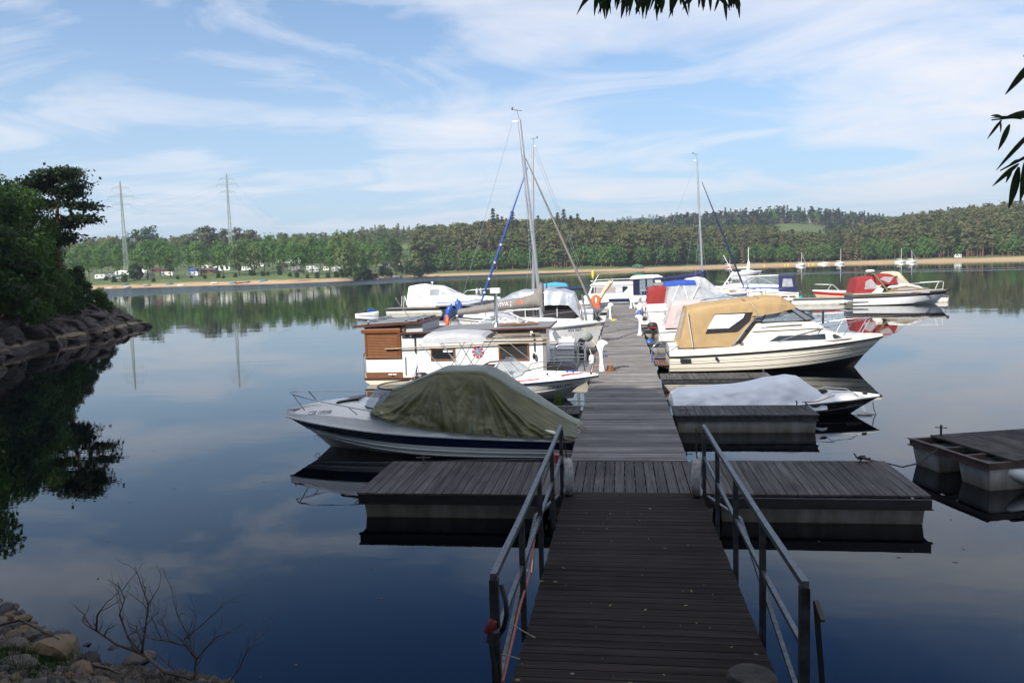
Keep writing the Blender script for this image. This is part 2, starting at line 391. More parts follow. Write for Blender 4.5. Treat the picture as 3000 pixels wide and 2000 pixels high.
def az_of(u):
    d=ray(u,yhor(u)); return math.atan2(d[0],d[1])
UK=[]; 
for u,c in sorted(COLS.items()):
    row=[(c[0]-60,-6.0),(c[0],0.0)]
    for d,y in c[1:]:
        r=ray(u,y); row.append((d,max(.25,CAMZ+d*r[2]/math.hypot(r[0],r[1]))))
    row.append((1500,row[-1][1]-12)); row.append((4000,row[-1][1]-10)); UK.append((az_of(u),row))
UK=[(UK[0][0]-.9,UK[0][1])]+UK+[(UK[-1][0]+.7,UK[-1][1])]
AZS=np.array([a for a,_ in UK]); KD=np.array([[p[0] for p in r] for _,r in UK]); KZ=np.array([[p[1] for p in r] for _,r in UK])
def prof(az):
    return np.array([np.interp(az,AZS,KD[:,k]) for k in range(KD.shape[1])]),np.array([np.interp(az,AZS,KZ[:,k]) for k in range(KZ.shape[1])])
def tz(x,y):
    d=math.hypot(x,y); kd,kz=prof(math.atan2(x,y)); k=int(np.searchsorted(kd,d))-1
    k=max(0,min(k,len(kd)-2)); f=(d-kd[k])/(kd[k+1]-kd[k]); return float(kz[k]+(kz[k+1]-kz[k])*min(max(f,0),1))
def on_ground(px,py,d0=330,d1=1050):
    r=ray(px,py); h=math.hypot(r[0],r[1]); d=d0
    while d<d1:
        x,y,z=r[0]/h*d,r[1]/h*d,CAMZ+r[2]/h*d
        if z<=tz(x,y): return Vector((x,y,tz(x,y)))
        d+=1.5
    return Vector((r[0]/h*d1,r[1]/h*d1,tz(r[0]/h*d1,r[1]/h*d1)))
def at_d(px,d):
    """ground point in the picture column px at distance d"""
    r=ray(px,yhor(px)); h=math.hypot(r[0],r[1]); x,y=r[0]/h*d,r[1]/h*d; return Vector((x,y,tz(x,y)))
def terrain():
    azs=np.arange(-.95,.75,.006); rings=[]
    for az in azs:
        kd,kz=prof(az); row=[]
        for k in range(len(kd)-1):
            n=5 if k<9 else 2
            for i in range(n):
                f=i/n; d=kd[k]+(kd[k+1]-kd[k])*f; z=kz[k]+(kz[k+1]-kz[k])*f
                x,y=d*math.sin(az),d*math.cos(az)
                if k>=1: z+=(noise.noise((x*.06,y*.06,0))*.35+noise.noise((x*.3,y*.3,5))*.12)*min(1,max(0,(d-kd[1])/12))
                dd=0
                if k in (0,1): dd=noise.noise((x*.05,y*.05,3))*3
                row.append(((d+dd)*math.sin(az),(d+dd)*math.cos(az),z))
        row.append((kd[-1]*math.sin(az),kd[-1]*math.cos(az),kz[-1])); rings.append(row)
    return MB().loft(rings)
def terrain_mat():
    m=bpy.data.materials.new('meadow and sand'); m.use_nodes=True; t=NT(m.node_tree); p=m.node_tree.nodes['Principled BSDF']
    pos=t.new('ShaderNodeNewGeometry').outputs['Position']; z=t.new('ShaderNodeSeparateXYZ',ins={0:pos}).outputs[2]
    n=t.noise(pos,.06,6,.6); n2=t.noise(pos,.9,4,.6)
    zz=t.math('ADD',z,t.math('MULTIPLY',t.math('SUBTRACT',n,.5),1.6))
    sand=t.mix(n2,(.46,.31,.18),(.32,.22,.13)); grass=t.mix(t.ramp(n,[(.35,0),(.65,1)]),(.055,.095,.020),(.110,.140,.040))
    grass=t.mix(t.math('MULTIPLY',n2,.5),grass,(.06,.09,.02))
    f=t.new('ShaderNodeMapRange',interpolation_type='SMOOTHSTEP',ins={0:zz,1:1.0,2:1.9}).outputs[0]
    t.l.new(t.mix(f,sand,grass),p.inputs['Base Color']); p.inputs['Roughness'].default_value=.9
    return m
tag(terrain().build('far_shore',terrain_mat(),smooth=60),'sandy beach and green slopes along the far side of the lake','hills',kind='structure')
mb=MB(); rings=[]
for i in range(61):   # the blue distant ridge
    u=1560+i*(2300-1560)/60; r=ray(u,yhor(u)); h=math.hypot(r[0],r[1]); row=[]
    yt=np.interp(u,[1560,1700,1790,1850,1900,1980,2060,2150,2300],[715,684,650,642,638,638,644,650,656])
    for k,(dd,fz) in enumerate(((2300,0),(2450,.55),(2600,1),(2800,.9),(3200,.2))):
        q=ray(u,yt); zt=CAMZ+2600*q[2]/math.hypot(q[0],q[1]); row.append((r[0]/h*dd,r[1]/h*dd,zt*fz+noise.noise((u*.03,k*.7,1))*5*fz))
    rings.append(row)
K['farhill']=mat('distant forest',(.055,.075,.035),.9,var=.3,scale=.02)
tag(mb.loft(rings).build('distant_hill',K['farhill'],smooth=60),'distant wooded ridge fading to blue behind the forest','hills',kind='structure')

# ---------------- trees ----------------
def leaf_quads(C,size,rng,flat=0.0,jit=.4,N3=None,sp=.75):
    """diamond leaf clumps around centres C (N,3)"""
    N=len(C); a=rng.normal(size=(N,3)); a[:,2]*=(1-flat)
    if N3 is not None:
        nn=N3/(np.linalg.norm(N3,axis=1)[:,None]+1e-9)+rng.normal(size=(N,3))*sp*.6; nn/=np.linalg.norm(nn,axis=1)[:,None]+1e-9; a-=nn*(a*nn).sum(1)[:,None]
    a/=np.linalg.norm(a,axis=1)[:,None]+1e-9
    a/=np.linalg.norm(a,axis=1)[:,None]+1e-9
    b=rng.normal(size=(N,3)); b[:,2]*=(1-flat)
    if N3 is not None: b=np.cross(nn,a)
    b-=a*(a*b).sum(1)[:,None]; b/=np.linalg.norm(b,axis=1)[:,None]+1e-9
    s=size*(1+jit*(rng.random(N)-.5)*2)[:,None]
    u=a*s*.62; v=b*s*.40
    return np.stack([C-u,C-v*(.7+.6*rng.random((N,1))),C+u,C+v],1)
def tube_quads(pts,rs,n=6):
    Q=[]; R=[]
    P=[Vector(p) for p in pts]
    for i,p in enumerate(P):
        t=(P[min(i+1,len(P)-1)]-P[max(i-1,0)]).normalized(); a=t.cross(Vector((0.13,1,.07))).normalized(); b=a.cross(t)
        R.append([p+(a*math.cos(2*math.pi*k/n)+b*math.sin(2*math.pi*k/n))*rs[i] for k in range(n)])
    for i in range(len(P)-1):
        for k in range(n): Q.append([R[i][k],R[i][(k+1)%n],R[i+1][(k+1)%n],R[i+1][k]])
    return np.array([[list(v) for v in q] for q in Q])
def tree_tpl(kind,rng,n,size,h):
    """returns trunk quads, crown quads for a tree of height h standing at the origin"""
    if kind=='pine':
        lean=rng.normal(size=2)*.03*h
        tr=[(0,0,-.5),(lean[0]*.4,lean[1]*.4,h*.5),(lean[0],lean[1],h*.93)]
        tq=[tube_quads(tr,[h*.016,h*.012,h*.004],5)]; cs=[]
        nb=max(7,int(n/14)); 
        for i in range(nb):
            f=.45+.55*(i+rng.random())/nb; ang=rng.random()*6.28; r=h*.17*(1-((f-.62)/.42)**2*.75)*(.45+.6*rng.random())
            c=np.array([lean[0]*f+math.cos(ang)*r,lean[1]*f+math.sin(ang)*r,h*f+.02*h])
            k=int(n/nb); cs.append(c+rng.normal(size=(k,3))*np.array([.055,.055,.022])*h)
            if h>7 and n>900: tq.append(tube_quads([(lean[0]*f,lean[1]*f,h*(f-.04)),tuple(c)],[h*.006,h*.002],4))
        C=np.concatenate(cs); ax=C-np.array([0,0,h*.62]); ax[:,2]=ax[:,2]*.6+h*.06; return np.concatenate(tq),leaf_quads(C,size,rng,.3,N3=ax)
    if kind=='spruce':
        tq=tube_quads([(0,0,-.5),(0,0,h)],[h*.014,h*.003],5)
        z=(.10+.9*rng.random(n)**.85); ang=rng.random(n)*6.28; L=.16*h*(1-z)+.012*h
        lay=np.floor(z*14)/14; z=lay+(z-lay)*.45; rr=L*(.35+.65*rng.random(n)**.6)
        C=np.stack([np.cos(ang)*rr,np.sin(ang)*rr,h*z-rr*.28],1)
        u=np.stack([np.cos(ang),np.sin(ang),-.45*np.ones(n)],1)*size*.75; v=np.stack([-np.sin(ang),np.cos(ang),rng.normal(size=n)*.3],1)*size*.5
        return tq,np.stack([C-u,C-v,C+u,C+v],1)
    if kind=='poplar':   # tall loose campsite tree
        tq=[tube_quads([(0,0,-.5),(.1,0,h*.4),(0,.1,h*.85)],[h*.018,h*.012,h*.004],5)]; cs=[]
        nb=11
        for i in range(nb):
            f=.30+.66*(i+.5)/nb; ang=rng.random()*6.28; r=h*.17*(.4+.6*rng.random())*math.sin(math.pi*min(1,(f-.18)/.9))
            c=np.array([math.cos(ang)*r,math.sin(ang)*r,h*f]); cs.append(c+rng.normal(size=(n//nb,3))*np.array([.075,.075,.06])*h)
            tq.append(tube_quads([(0,0,h*(f-.12)),tuple(c)],[h*.007,h*.002],4))
        C=np.concatenate(cs); return np.concatenate(tq),leaf_quads(C,size,rng,N3=C-np.array([0,0,h*.5]))
    # broad
    tq=[tube_quads([(0,0,-.5),(.03*h,.0,h*.3),(0,.03*h,h*.6)],[h*.028,h*.02,h*.008],6)]; cs=[]; ns=[]
    nb=13
    for i in range(nb):
        ang=i*2.4+rng.random(); f=.26+.64*(i+.5)/nb; r=h*.27*math.sqrt(max(.05,1-((f-.5)/.5)**2))*(.5+.5*rng.random())
        c=np.array([math.cos(ang)*r,math.sin(ang)*r,h*f]); k=n//nb
        q=rng.normal(size=(k,3)); q/=np.linalg.norm(q,axis=1)[:,None]; q*=(.5+.5*rng.random((k,1)))
        cs.append(c+q*np.array([.15,.15,.125])*h*(.75+.5*rng.random())); ns.append(q+.5*c/(.3*h)*np.array([1,1,.3])-np.array([0,0,.1]))
        tq.append(tube_quads([(0,0,h*max(.1,f-.2)),tuple(c)],[h*.011,h*.003],4))
    return np.concatenate(tq),leaf_quads(np.concatenate(cs),size,rng,N3=np.concatenate(ns))
L_pine=leafmat('pine needles',(.098,.130,.046),(.195,.185,.080),.45)
L_spruce=leafmat('spruce needles',(.050,.080,.036),(.115,.115,.055),.4)
L_ridge=leafmat('dark ridge needles',(.026,.048,.030),(.050,.070,.042),.3)
L_dead=leafmat('dry spruce needles',(.20,.145,.085),(.27,.20,.125),.3)
L_broad=leafmat('broad leaves',(.060,.150,.034),(.135,.235,.055),.5)
L_pale=leafmat('pale willow leaves',(.10,.165,.05),(.17,.22,.075),.5)
L_dark=leafmat('dark broad leaves',(.018,.050,.012),(.048,.095,.022),.45)  # deep green leaf, darker in colour than the plain broad leaves
M_bark=mat('grey brown bark',(.11,.085,.065),.9,var=.3,scale=8,bump=.4)
M_pbark=mat('reddish pine bark',(.20,.10,.055),.9,var=.3,scale=8,bump=.4)
rng=np.random.default_rng(7)
TP={k:[tree_tpl(kind,rng,n,s,h) for _ in range(c)] for k,kind,n,s,h,c in (('pine','pine',270,1.10,16,8),('spruce','spruce',230,1.2,18,5),('broad','broad',286,1.10,12,6),('far','pine',120,1.6,15,5),('farb','broad',91,1.6,13,4))}
MATF=[M_pbark,L_pine,L_spruce,L_dead,L_broad,L_pale,L_ridge]
def forest(name,label,spots):
    """spots: (x,y,z,template key,leaf material index,scale)"""
    V=[];MI=[];TI=[]
    for (x,y,z,k,li,s) in spots:
        tq,cq=TP[k][rng.integers(len(TP[k]))]; a=rng.random()*6.28; c,sn=math.cos(a),math.sin(a)
        sx_=s*(.85+.3*rng.random()); ti=rng.random()
        for q,mi in ((tq,0),(cq,li)):
            p=q.copy(); xx=p[...,0]*c-p[...,1]*sn; yy=p[...,0]*sn+p[...,1]*c
            V.append(np.stack([xx*sx_+x,yy*sx_+y,p[...,2]*s+z],-1)); MI.append(np.full(len(q),mi)); TI.append(np.full(len(q),ti))
    me=quads_mesh(name,np.concatenate(V),MATF,np.concatenate(MI),np.concatenate(TI))
    o=bpy.data.objects.new(name,me); COL.objects.link(o); return tag(o,label,'forest',kind='stuff')
def scatter(u0,u1,da,db,sp,fn):
    """random spots between two knots (fractional knot index) of the ground profile"""
    out=[]; a0,a1=az_of(u0),az_of(u1)
    dm=450+40*(da+db); n=int((a1-a0)*dm*abs(db-da)*70/(sp*sp))
    for _ in range(n):
        az=a0+(a1-a0)*rng.random(); f=da+(db-da)*rng.random(); kd,kz=prof(az); k=min(int(f),len(kd)-2)
        d=kd[k]+(kd[k+1]-kd[k])*(f-k); x,y=d*math.sin(az),d*math.cos(az); u=u0+(u1-u0)*(az-a0)/(a1-a0)
        r=fn(u,f)
        if r: out.append((x,y,tz(x,y)-.3)+r)
    return out
def conif(u,f,far=False):
    q=rng.random()+noise.noise((u*.02,f*2.0,3))*.35
    if q<.62: return ('far' if far else 'pine',1,.62+.6*rng.random()**1.3)
    if q<.80: return ('spruce',2,.6+.6*rng.random())
    if q<.90: return ('spruce',3,.65+.4*rng.random())
    return ('farb' if far else 'broad',4,.9+.4*rng.random())
def near_hill(u,f):      # leafy trees along the water, conifers above
    if f<3.2+noise.noise((u*.013,1,1))*.9+noise.noise((u*.05,4,1))*.35: return ('broad',4 if rng.random()<.8 else 5,.6+.5*rng.random())
    r=conif(u,f)
    return (r[0],r[1],r[2]*.6) if 2290<u<2440 and f>4.2 else r
def far_hill(u,f):
    if 2290<u<2440 and f<7.75: return None
    if 1130<u<1235 and 6.2<f<7.2: return None
    r=conif(u,f,True)
    return (r[0],6,r[2]) if r[1] in (1,2) else r
forest('central_forest','mixed forest of pines and spruces on the hill behind the jetty',scatter(1215,2450,3.05,6.0,4.1,near_hill))
forest('right_forest','dense pine forest covering the hill on the right shore',scatter(2450,3120,3.2,6.0,4.1,near_hill)+scatter(2480,3150,6,8.2,6.5,lambda u,f:conif(u,f,True)))
forest('ridge_forest','long dark line of pine forest along the ridge behind the hills',scatter(1700,2600,6.1,8.4,5.6,far_hill))
def left_ridge(u,f):
    if u>940 and u<1250 and 6.25<f<7.1: return None
    if f<6.3 and 1148<u<1215: return None
    if f<6 and u<900: return ('broad',4,.9+.4*rng.random()) if rng.random()<.6 else conif(u,f)
    if rng.random()<.35: return ('farb',4,.8+.4*rng.random())
    return conif(u,f,True)
forest('left_ridge_forest','mixed forest along the ridge behind the campsite',scatter(-150,1300,5.15,8.3,7.0,left_ridge))
fs=[]
for i in range(420):
    u=1700+i*.95+rng.random()*4; yt=np.interp(u,[1560,1700,1790,1850,1900,1980,2060,2150,2300],[715,684,650,642,638,638,644,650,656])
    dd=2300+310*rng.random(); r=ray(u,yhor(u)); h=math.hypot(r[0],r[1]); q=ray(u,yt); zt=CAMZ+2600*q[2]/math.hypot(q[0],q[1])
    fz=np.interp(dd,[2300,2450,2600],[0,.55,1]); fs.append((r[0]/h*dd,r[1]/h*dd,zt*fz-4,'farb' if i%3 else 'far',4,1.3))
forest('distant_forest','hazy tree line on the distant ridge',fs)
TREES={}
def tree(name,kind,h,n,size,lm,bark,label,loc,group=None,rz=None,sc=1.0,key=None,cat='tree'):
    """one tree of its own: trunk and crown; same key shares meshes"""
    key=key or (kind,h,n,size,lm.name,int(rng.integers(4)))
    if key not in TREES:
        tq,cq=tree_tpl(kind,rng,n,size,h)
        TREES[key]=(quads_mesh('trunk',tq,[bark]),quads_mesh('crown',cq,[lm],tint=np.full(len(cq),rng.random())))
    t=thing(name,label,cat,loc,rng.random()*6.28 if rz is None else rz,group); t.scale=(sc,sc,sc)
    for nm,me in zip(('trunk','crown'),TREES[key]):
        o=bpy.data.objects.new(nm,me); COL.objects.link(o); o.parent=t
    return t
# campsite trees in rows, each its own
GT='loose tall trees standing among the caravans'
for (px_,d,h,kd) in ((230,470,15,0),(285,480,14,0),(320,500,15,0),(380,490,13,0),(420,470,15,0),(480,470,12,0),(510,500,15,0),(540,490,13,0),(575,500,14,0),(630,455,12,0),(665,480,15,0),(715,475,14,0),(760,455,15,0),(790,470,17,0),(815,455,14,0),(870,450,16,0),(905,455,15,0),(985,440,17,0),(1030,450,16,0),(215,405,15,0),(262,418,16,0),(300,440,17,0),(345,430,16,0),(400,415,13,0),(432,402,17,0),(470,425,18,0),(500,408,15,0),(520,450,14,0),(555,440,13,0),(590,415,15,0),(640,420,14,0),(655,405,16,0),(700,400,17,1),(722,432,19,0),(745,398,15,1),(775,410,16,0),(800,425,17,0),(830,400,14,0),(862,385,15,0),(890,392,14,0),(915,410,16,0),(965,395,16,0),(1010,392,21,1),(1030,410,18,1),(1065,420,16,0),(1085,432,15,0),(600,470,13,0),(680,480,14,0),(840,470,15,0),(940,470,16,0),(350,480,16,0),(250,470,15,0),(450,500,16,0)):
    p=at_d(px_,d); pale=kd==1
    tree('willow_tree' if pale else 'poplar_tree','broad' if pale else 'poplar',16,520 if not pale else 650,.95,L_pale if pale else L_broad,M_bark,
        'pale green tall willow on the far campsite bank' if pale else 'loose green poplar among the caravans on the far shore',p,'pale willows on the far bank' if pale else GT,sc=h/16*(.84+.30*rng.random()))
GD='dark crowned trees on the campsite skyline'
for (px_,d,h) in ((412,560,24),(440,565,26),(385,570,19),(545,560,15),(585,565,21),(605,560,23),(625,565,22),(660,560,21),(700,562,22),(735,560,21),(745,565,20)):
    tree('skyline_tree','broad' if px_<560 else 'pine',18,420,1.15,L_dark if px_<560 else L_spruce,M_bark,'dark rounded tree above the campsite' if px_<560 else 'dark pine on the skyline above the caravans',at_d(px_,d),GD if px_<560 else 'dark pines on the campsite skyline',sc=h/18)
GB='dense leafy trees by the clubhouse cove'
for (px_,d,h,dark) in ((1080,470,17,0),(1105,500,19,0),(1130,470,18,0),(1145,520,20,1),(1187,470,11,0),(1222,505,20,0),(1240,515,18,0),(1265,510,21,0),(1060,500,18,0),(1160,452,13,1),(1290,505,20,0),(1320,498,17,0),(1140,600,20,1),(1230,600,22,1),(1275,590,21,1)):
    tree('leafy_tree','broad',16,430,1.1,L_dark if dark else L_broad,M_bark,'dark leafy tree on the slope above the cove' if dark else 'bushy green tree beside the clubhouse',at_d(px_,d),'dark leafy trees above the cove' if dark else GB,sc=h/16*.9)
for (px_,d) in ((1100,445),(1232,470),(1085,450)):
    tree('dark_pine','pine',11,300,1.0,L_pine,M_bark,'low brownish pine beside the clubhouse cove',at_d(px_,d),'low brown pines at the cove',sc=1.0)
GS='pointed spruces on the crest of the central hill'
for (px_,d,h) in ((1449,560,29),(1462,566,24),(1505,560,27),(1475,570,22),(1548,560,20),(1580,562,23),(1637,560,25),(1655,562,27),(1675,560,23),(1695,565,24),(1720,560,21),(1740,566,22)):
    tree('tall_spruce','spruce',20,330,1.3,L_spruce,M_bark,'tall pointed spruce breaking the skyline behind the masts',at_d(px_,d),GS,sc=h/20)
for (px_,d,h) in ((1433,545,22),(1442,540,24),(1470,538,20),(1490,540,19),(1520,540,18),(1412,545,17)):
    tree('dry_spruce','spruce',20,300,1.2,L_dead,M_bark,'brown dried spruce on the edge of the central forest',at_d(px_,d),'dried brown spruces on the hill edge',sc=h/20)
GW='green leafy trees lining the central shore'
for i in range(46):
    u=1300+i*25+rng.random()*44-15; d=np.interp(u,[1300,1700,1950,2250,2500],[502,497,520,575,575])+rng.random()*10
    tree('shore_tree','broad',12,360,.95,L_broad if i%4 else L_pale,M_bark,'rounded green tree by the water below the pine hill' if i%4 else 'paler green tree by the water below the pine hill',at_d(u,d),GW if i%4 else 'paler trees lining the central shore',sc=.5+.75*rng.random())
for i in range(24):
    u=2530+i*22+rng.random()*12; d=np.interp(u,[2530,2700,3000],[556,545,530])+rng.random()*8
    tree('shore_tree','broad',12,360,.95,L_broad,M_bark,'rounded green tree above the sandy right shore',at_d(u,d),'green trees above the right shore',sc=.7+.5*rng.random())
# bushes on the left bank of the lake
GU='dark bushes on the campsite bank'
for (px_,d,h) in ((365,398,5),(395,400,9),(405,402,8),(735,395,4),(745,395,3),(820,385,4),(1045,380,6),(1060,385,9),(1075,388,8),(1120,430,7),(1140,436,6),(1200,470,9),(1215,468,8),(1230,470,7),(1175,465,6),(310,405,3),(335,398,4),(450,392,3),(520,396,3),(560,398,2.5),(600,394,3),(640,392,3.5),(655,388,2.5),(690,390,3),(770,384,3.5),(785,388,3),(850,368,3),(870,366,3.5),(900,366,3),(930,368,4),(960,372,3.5),(985,374,4),(1000,378,5),(1020,384,6),(620,440,4),(500,440,4),(700,445,5),(560,452,4),(820,432,5),(1040,420,6)):
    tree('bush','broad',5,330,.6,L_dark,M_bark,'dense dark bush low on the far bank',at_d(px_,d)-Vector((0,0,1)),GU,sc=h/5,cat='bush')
# ---------------- near promontory, bank, shading trees ----------------
SH=[gz(430,953),gz(415,957),gz(380,968),gz(300,985),gz(220,998),gz(150,1012),gz(70,1032),gz(0,1048),Vector((-30,30,0)),Vector((-28,22,0)),Vector((-24,16,0)),Vector((-16,11.5,0)),Vector((-10,8.7,0)),Vector((-7.6,7.55,0)),Vector((-6.45,7.1,0)),Vector((-5.35,6.5,0)),Vector((-3.9,6.1,0)),Vector((-2.0,5.0,0)),Vector((-.9,3.6,0)),Vector((.5,2.9,0)),Vector((3.5,2.6,0)),Vector((8,1.5,0)),Vector((20,-3,0))]
TOPH=[1.2,2.0,3.5,5,5.5,6,6,6.5,7,7,7,6,5,4.0,3.6,3.2,2.7,2.1,1.9,1.9,2.2,3,4]
INW=[(-1,.5),(-1,.45),(-1,.3),(-1,.15),(-1,.05),(-1,0),(-1,0),(-1,0),(-1,0),(-1,-.1),(-1,-.3),(-.8,-.7),(-.6,-.8),(-.6,-.8),(-.55,-.85),(-.5,-.9),(-.45,-.95),(-.3,-1),(-.15,-1),(0,-1),(.05,-1),(.1,-1),(.3,-1)]
def bank_pts():
    rings=[]; N=len(SH); M=22
    for i in range((N-1)*M+1):
        k=min(i//M,N-2); f=i/M-k; p=SH[k].lerp(SH[k+1],f); hh=TOPH[k]+(TOPH[k+1]-TOPH[k])*f
        n=(Vector(INW[k])*(1-f)+Vector(INW[k+1])*f).normalized(); row=[]
        rock=1.0 if k<9 else max(.12,1-(k-8)*.24)
        for (dd,fz) in ((-2.5,-.45),(-.6,-.1),(0,0),(.12,.05),(.25,.08),(.42,.10),(.6,.14),(.85,.165),(1.1,.21),(1.4,.24),(1.7,.29),(2.05,.32),(2.4,.36),(3.3,.47),(4.4,.6),(6,.75),(8,.88),(11,1),(18,1.15),(35,1.5),(80,2.2)):
            q=p+Vector((n.x,n.y,0))*dd; z=fz*hh
            if dd>-.5:
                z+=(noise.noise((q.x*.5,q.y*.5,1))*.55+noise.noise((q.x*1.6,q.y*1.6,2))*.35+abs(noise.noise((q.x*3.1,q.y*3.1,6)))*.3)*rock*min(1,max(dd,.05)*1.4)
                # slanting strata
                if rock>.6: z+=.42*((q.y*.55+q.x*.35+noise.noise((q.x*.3,q.y*.3,7))*1.5)%1.0-.5)*min(1,dd*1.5)*max(0,1-dd/6); q=q+Vector((.35*noise.noise((q.x*.8,q.y*.8,4)),.3*noise.noise((q.x*.9,q.y*.9,9)),0))
            row.append((q.x,q.y,z))
        rings.append(row)
    return MB().loft(rings)
def rock_mat():
    m=bpy.data.materials.new('layered shore rock'); m.use_nodes=True; t=NT(m.node_tree); p=m.node_tree.nodes['Principled BSDF']
    pos=t.new('ShaderNodeNewGeometry').outputs['Position']; z=t.new('ShaderNodeSeparateXYZ',ins={0:pos}).outputs[2]
    mp=t.new('ShaderNodeMapping',ins={0:pos}); mp.inputs['Rotation'].default_value=(rad(25),rad(20),0); mp.inputs['Scale'].default_value=(1,1,5)
    n=t.noise(mp.outputs[0],1.2,8,.65,.6); n2=t.noise(pos,.5,5); n3=t.noise(pos,6,5,.6)
    c=t.ramp(n,[(.3,(.040,.031,.027)),(.5,(.105,.086,.075)),(.7,(.20,.172,.155))])
    zl=t.math('ADD',z,t.math('MULTIPLY',t.math('SUBTRACT',n2,.5),.25))
    band=t.ramp(zl,[(.0,(.0,.0,.0)),(.30,(0,0,0)),(.36,(1,1,1)),(.47,(1,1,1)),(.53,(0,0,0))])
    sxx=t.new('ShaderNodeSeparateXYZ',ins={0:pos}).outputs[0]; band=t.math('MULTIPLY',band,t.new('ShaderNodeMapRange',ins={0:sxx,1:-20.0,2:-27.0}).outputs[0])
    c=t.mix(t.math('MULTIPLY',band,t.math('MULTIPLY',n3,1.5,True)),c,(.40,.31,.19))           # pale high-water stain
    soil=t.mix(n3,(.075,.045,.028),(.11,.085,.04))
    f=t.new('ShaderNodeMapRange',ins={0:t.math('ADD',z,t.math('MULTIPLY',t.math('SUBTRACT',n2,.5),3.0)),1:1.7,2:3.0}).outputs[0]
    c=t.mix(f,c,soil)
    t.l.new(c,p.inputs['Base Color']); p.inputs['Roughness'].default_value=.85; p.inputs['Specular IOR Level'].default_value=.2
    b=t.new('ShaderNodeBump',ins={'Height':t.math('ADD',n,t.math('MULTIPLY',n3,.4)),'Strength':.9,'Distance':.15}); t.l.new(b.outputs[0],p.inputs['Normal'])
    return m
ROCK=rock_mat()
bank=bank_pts().build('rocky_bank',ROCK,smooth=25); tag(bank,'layered rocky bank curving from the headland to the near shore','ground',kind='structure')
BB=bvh(bank)
def bankz(x,y):
    h=BB.ray_cast(Vector((x,y,60)),Vector((0,0,-1))); return h[0].z if h[0] is not None else 0.0
def btree(name,kind,h,n,size,lm,bark,label,x,y,sc=1.0,group=None,cat='tree',dz=-.3,key=None):
    return tree(name,kind,h,n,size,lm,bark,label,(x,y,bankz(x,y)+dz),group,sc=sc,cat=cat,key=key)
# headland: the spreading pine and its neighbours (custom crown for the pine)
def headland_pine():
    base=gy(170,800,50.0); base.z=bankz(base.x,base.y)-.3; Y=50.0
    pt=lambda x,y,dy=0:gy(x,y,Y+dy)-base
    t=thing('headland_pine','tall lone pine with a flat spreading crown on the left headland','tree',base)
    tr=[Vector((0,0,0)),pt(169,735),pt(168,660),pt(167,580),pt(172,515)]
    Q=[tube_quads(tr,[.20,.17,.14,.09,.03],8)]; C=[]
    limbs=[((168,640),(262,650)),((168,600),(255,612)),((168,590),(225,548)),((168,565),(105,560)),((170,545),(215,515)),((170,530),(130,520)),((169,610),(110,600)),((168,650),(195,668)),((170,520),(185,510)),((168,575),(205,575)),((168,545),(95,540)),((168,680),(205,705)),((168,690),(190,715))]
    for (a,b) in limbs:
        dy=float(rng.normal()*1.0); A=pt(*a); B=pt(b[0],b[1],dy); Q.append(tube_quads([A,(A+B)/2+Vector((0,0,-.1)),B],[.07,.045,.015],5))
        thin=a[1]>660
        for s_ in np.linspace(.45,1.05,4):
            c=A.lerp(B,float(s_))+Vector((0,0,.15)); k=70 if not thin else 26
            C.append(np.array(c)+rng.normal(size=(k*3,3))*np.array([.42,.5,.15]))
    C=np.concatenate(C)
    for nm,me in (('trunk',quads_mesh('trunk',np.concatenate(Q),[M_pbark])),('crown',quads_mesh('crown',leaf_quads(C,.19,rng,.2),[L_hpine],tint=np.full(len(C),.3)))):
        o=bpy.data.objects.new(nm,me); COL.objects.link(o); o.parent=t
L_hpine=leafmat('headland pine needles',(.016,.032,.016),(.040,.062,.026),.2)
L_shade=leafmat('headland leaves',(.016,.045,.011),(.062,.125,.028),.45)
headland_pine()
HT=[(5,42,545,'tall dark leafy tree at the left edge of the headland'),(62,47,515,'slender dark leafy tree just left of the headland pine'),(105,52,600,'leafy tree close behind the headland pine'),(-60,40,520,'large overhanging tree cut by the left picture edge'),(25,54,520,'dark leafy tree at the back of the headland'),(-215,33,330,'tall overhanging tree beyond the left picture edge'),(-175,38,400,'second overhanging tree beyond the left picture edge')]
for px_,Y_,yt,lb in HT:
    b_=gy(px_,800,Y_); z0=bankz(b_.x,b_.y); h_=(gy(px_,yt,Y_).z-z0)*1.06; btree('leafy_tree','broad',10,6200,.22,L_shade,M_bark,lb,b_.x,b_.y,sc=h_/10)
GB2='dense bushes along the headland rocks'
for i,(px_,Y_,yt) in enumerate(((70,40,700),(120,43,735),(165,46,765),(205,49,790),(245,52,815),(285,54,845),(30,38,690),(-10,37,640),(140,50,720),(90,46,660),(310,56,868),(225,54,775),(60,44,690))):
    b_=gy(px_,900,Y_); z0=bankz(b_.x,b_.y); h_=max(1.6,gy(px_,yt,Y_).z-z0+.6); btree('bush','broad',5,3000,.20,L_shade,M_bark,'dense green bush above the headland rocks',b_.x,b_.y,sc=h_/5,group=GB2,cat='bush',dz=-.6,key=('hb',i%4))
sp_=gz(345,905); btree('young_tree','poplar',3.2,700,.20,leafmat('young leaves',(.05,.11,.02),(.09,.16,.03),.4),M_bark,'small bright green shrub at the tip of the headland',sp_.x-1.2,sp_.y-1.5,cat='shrub')
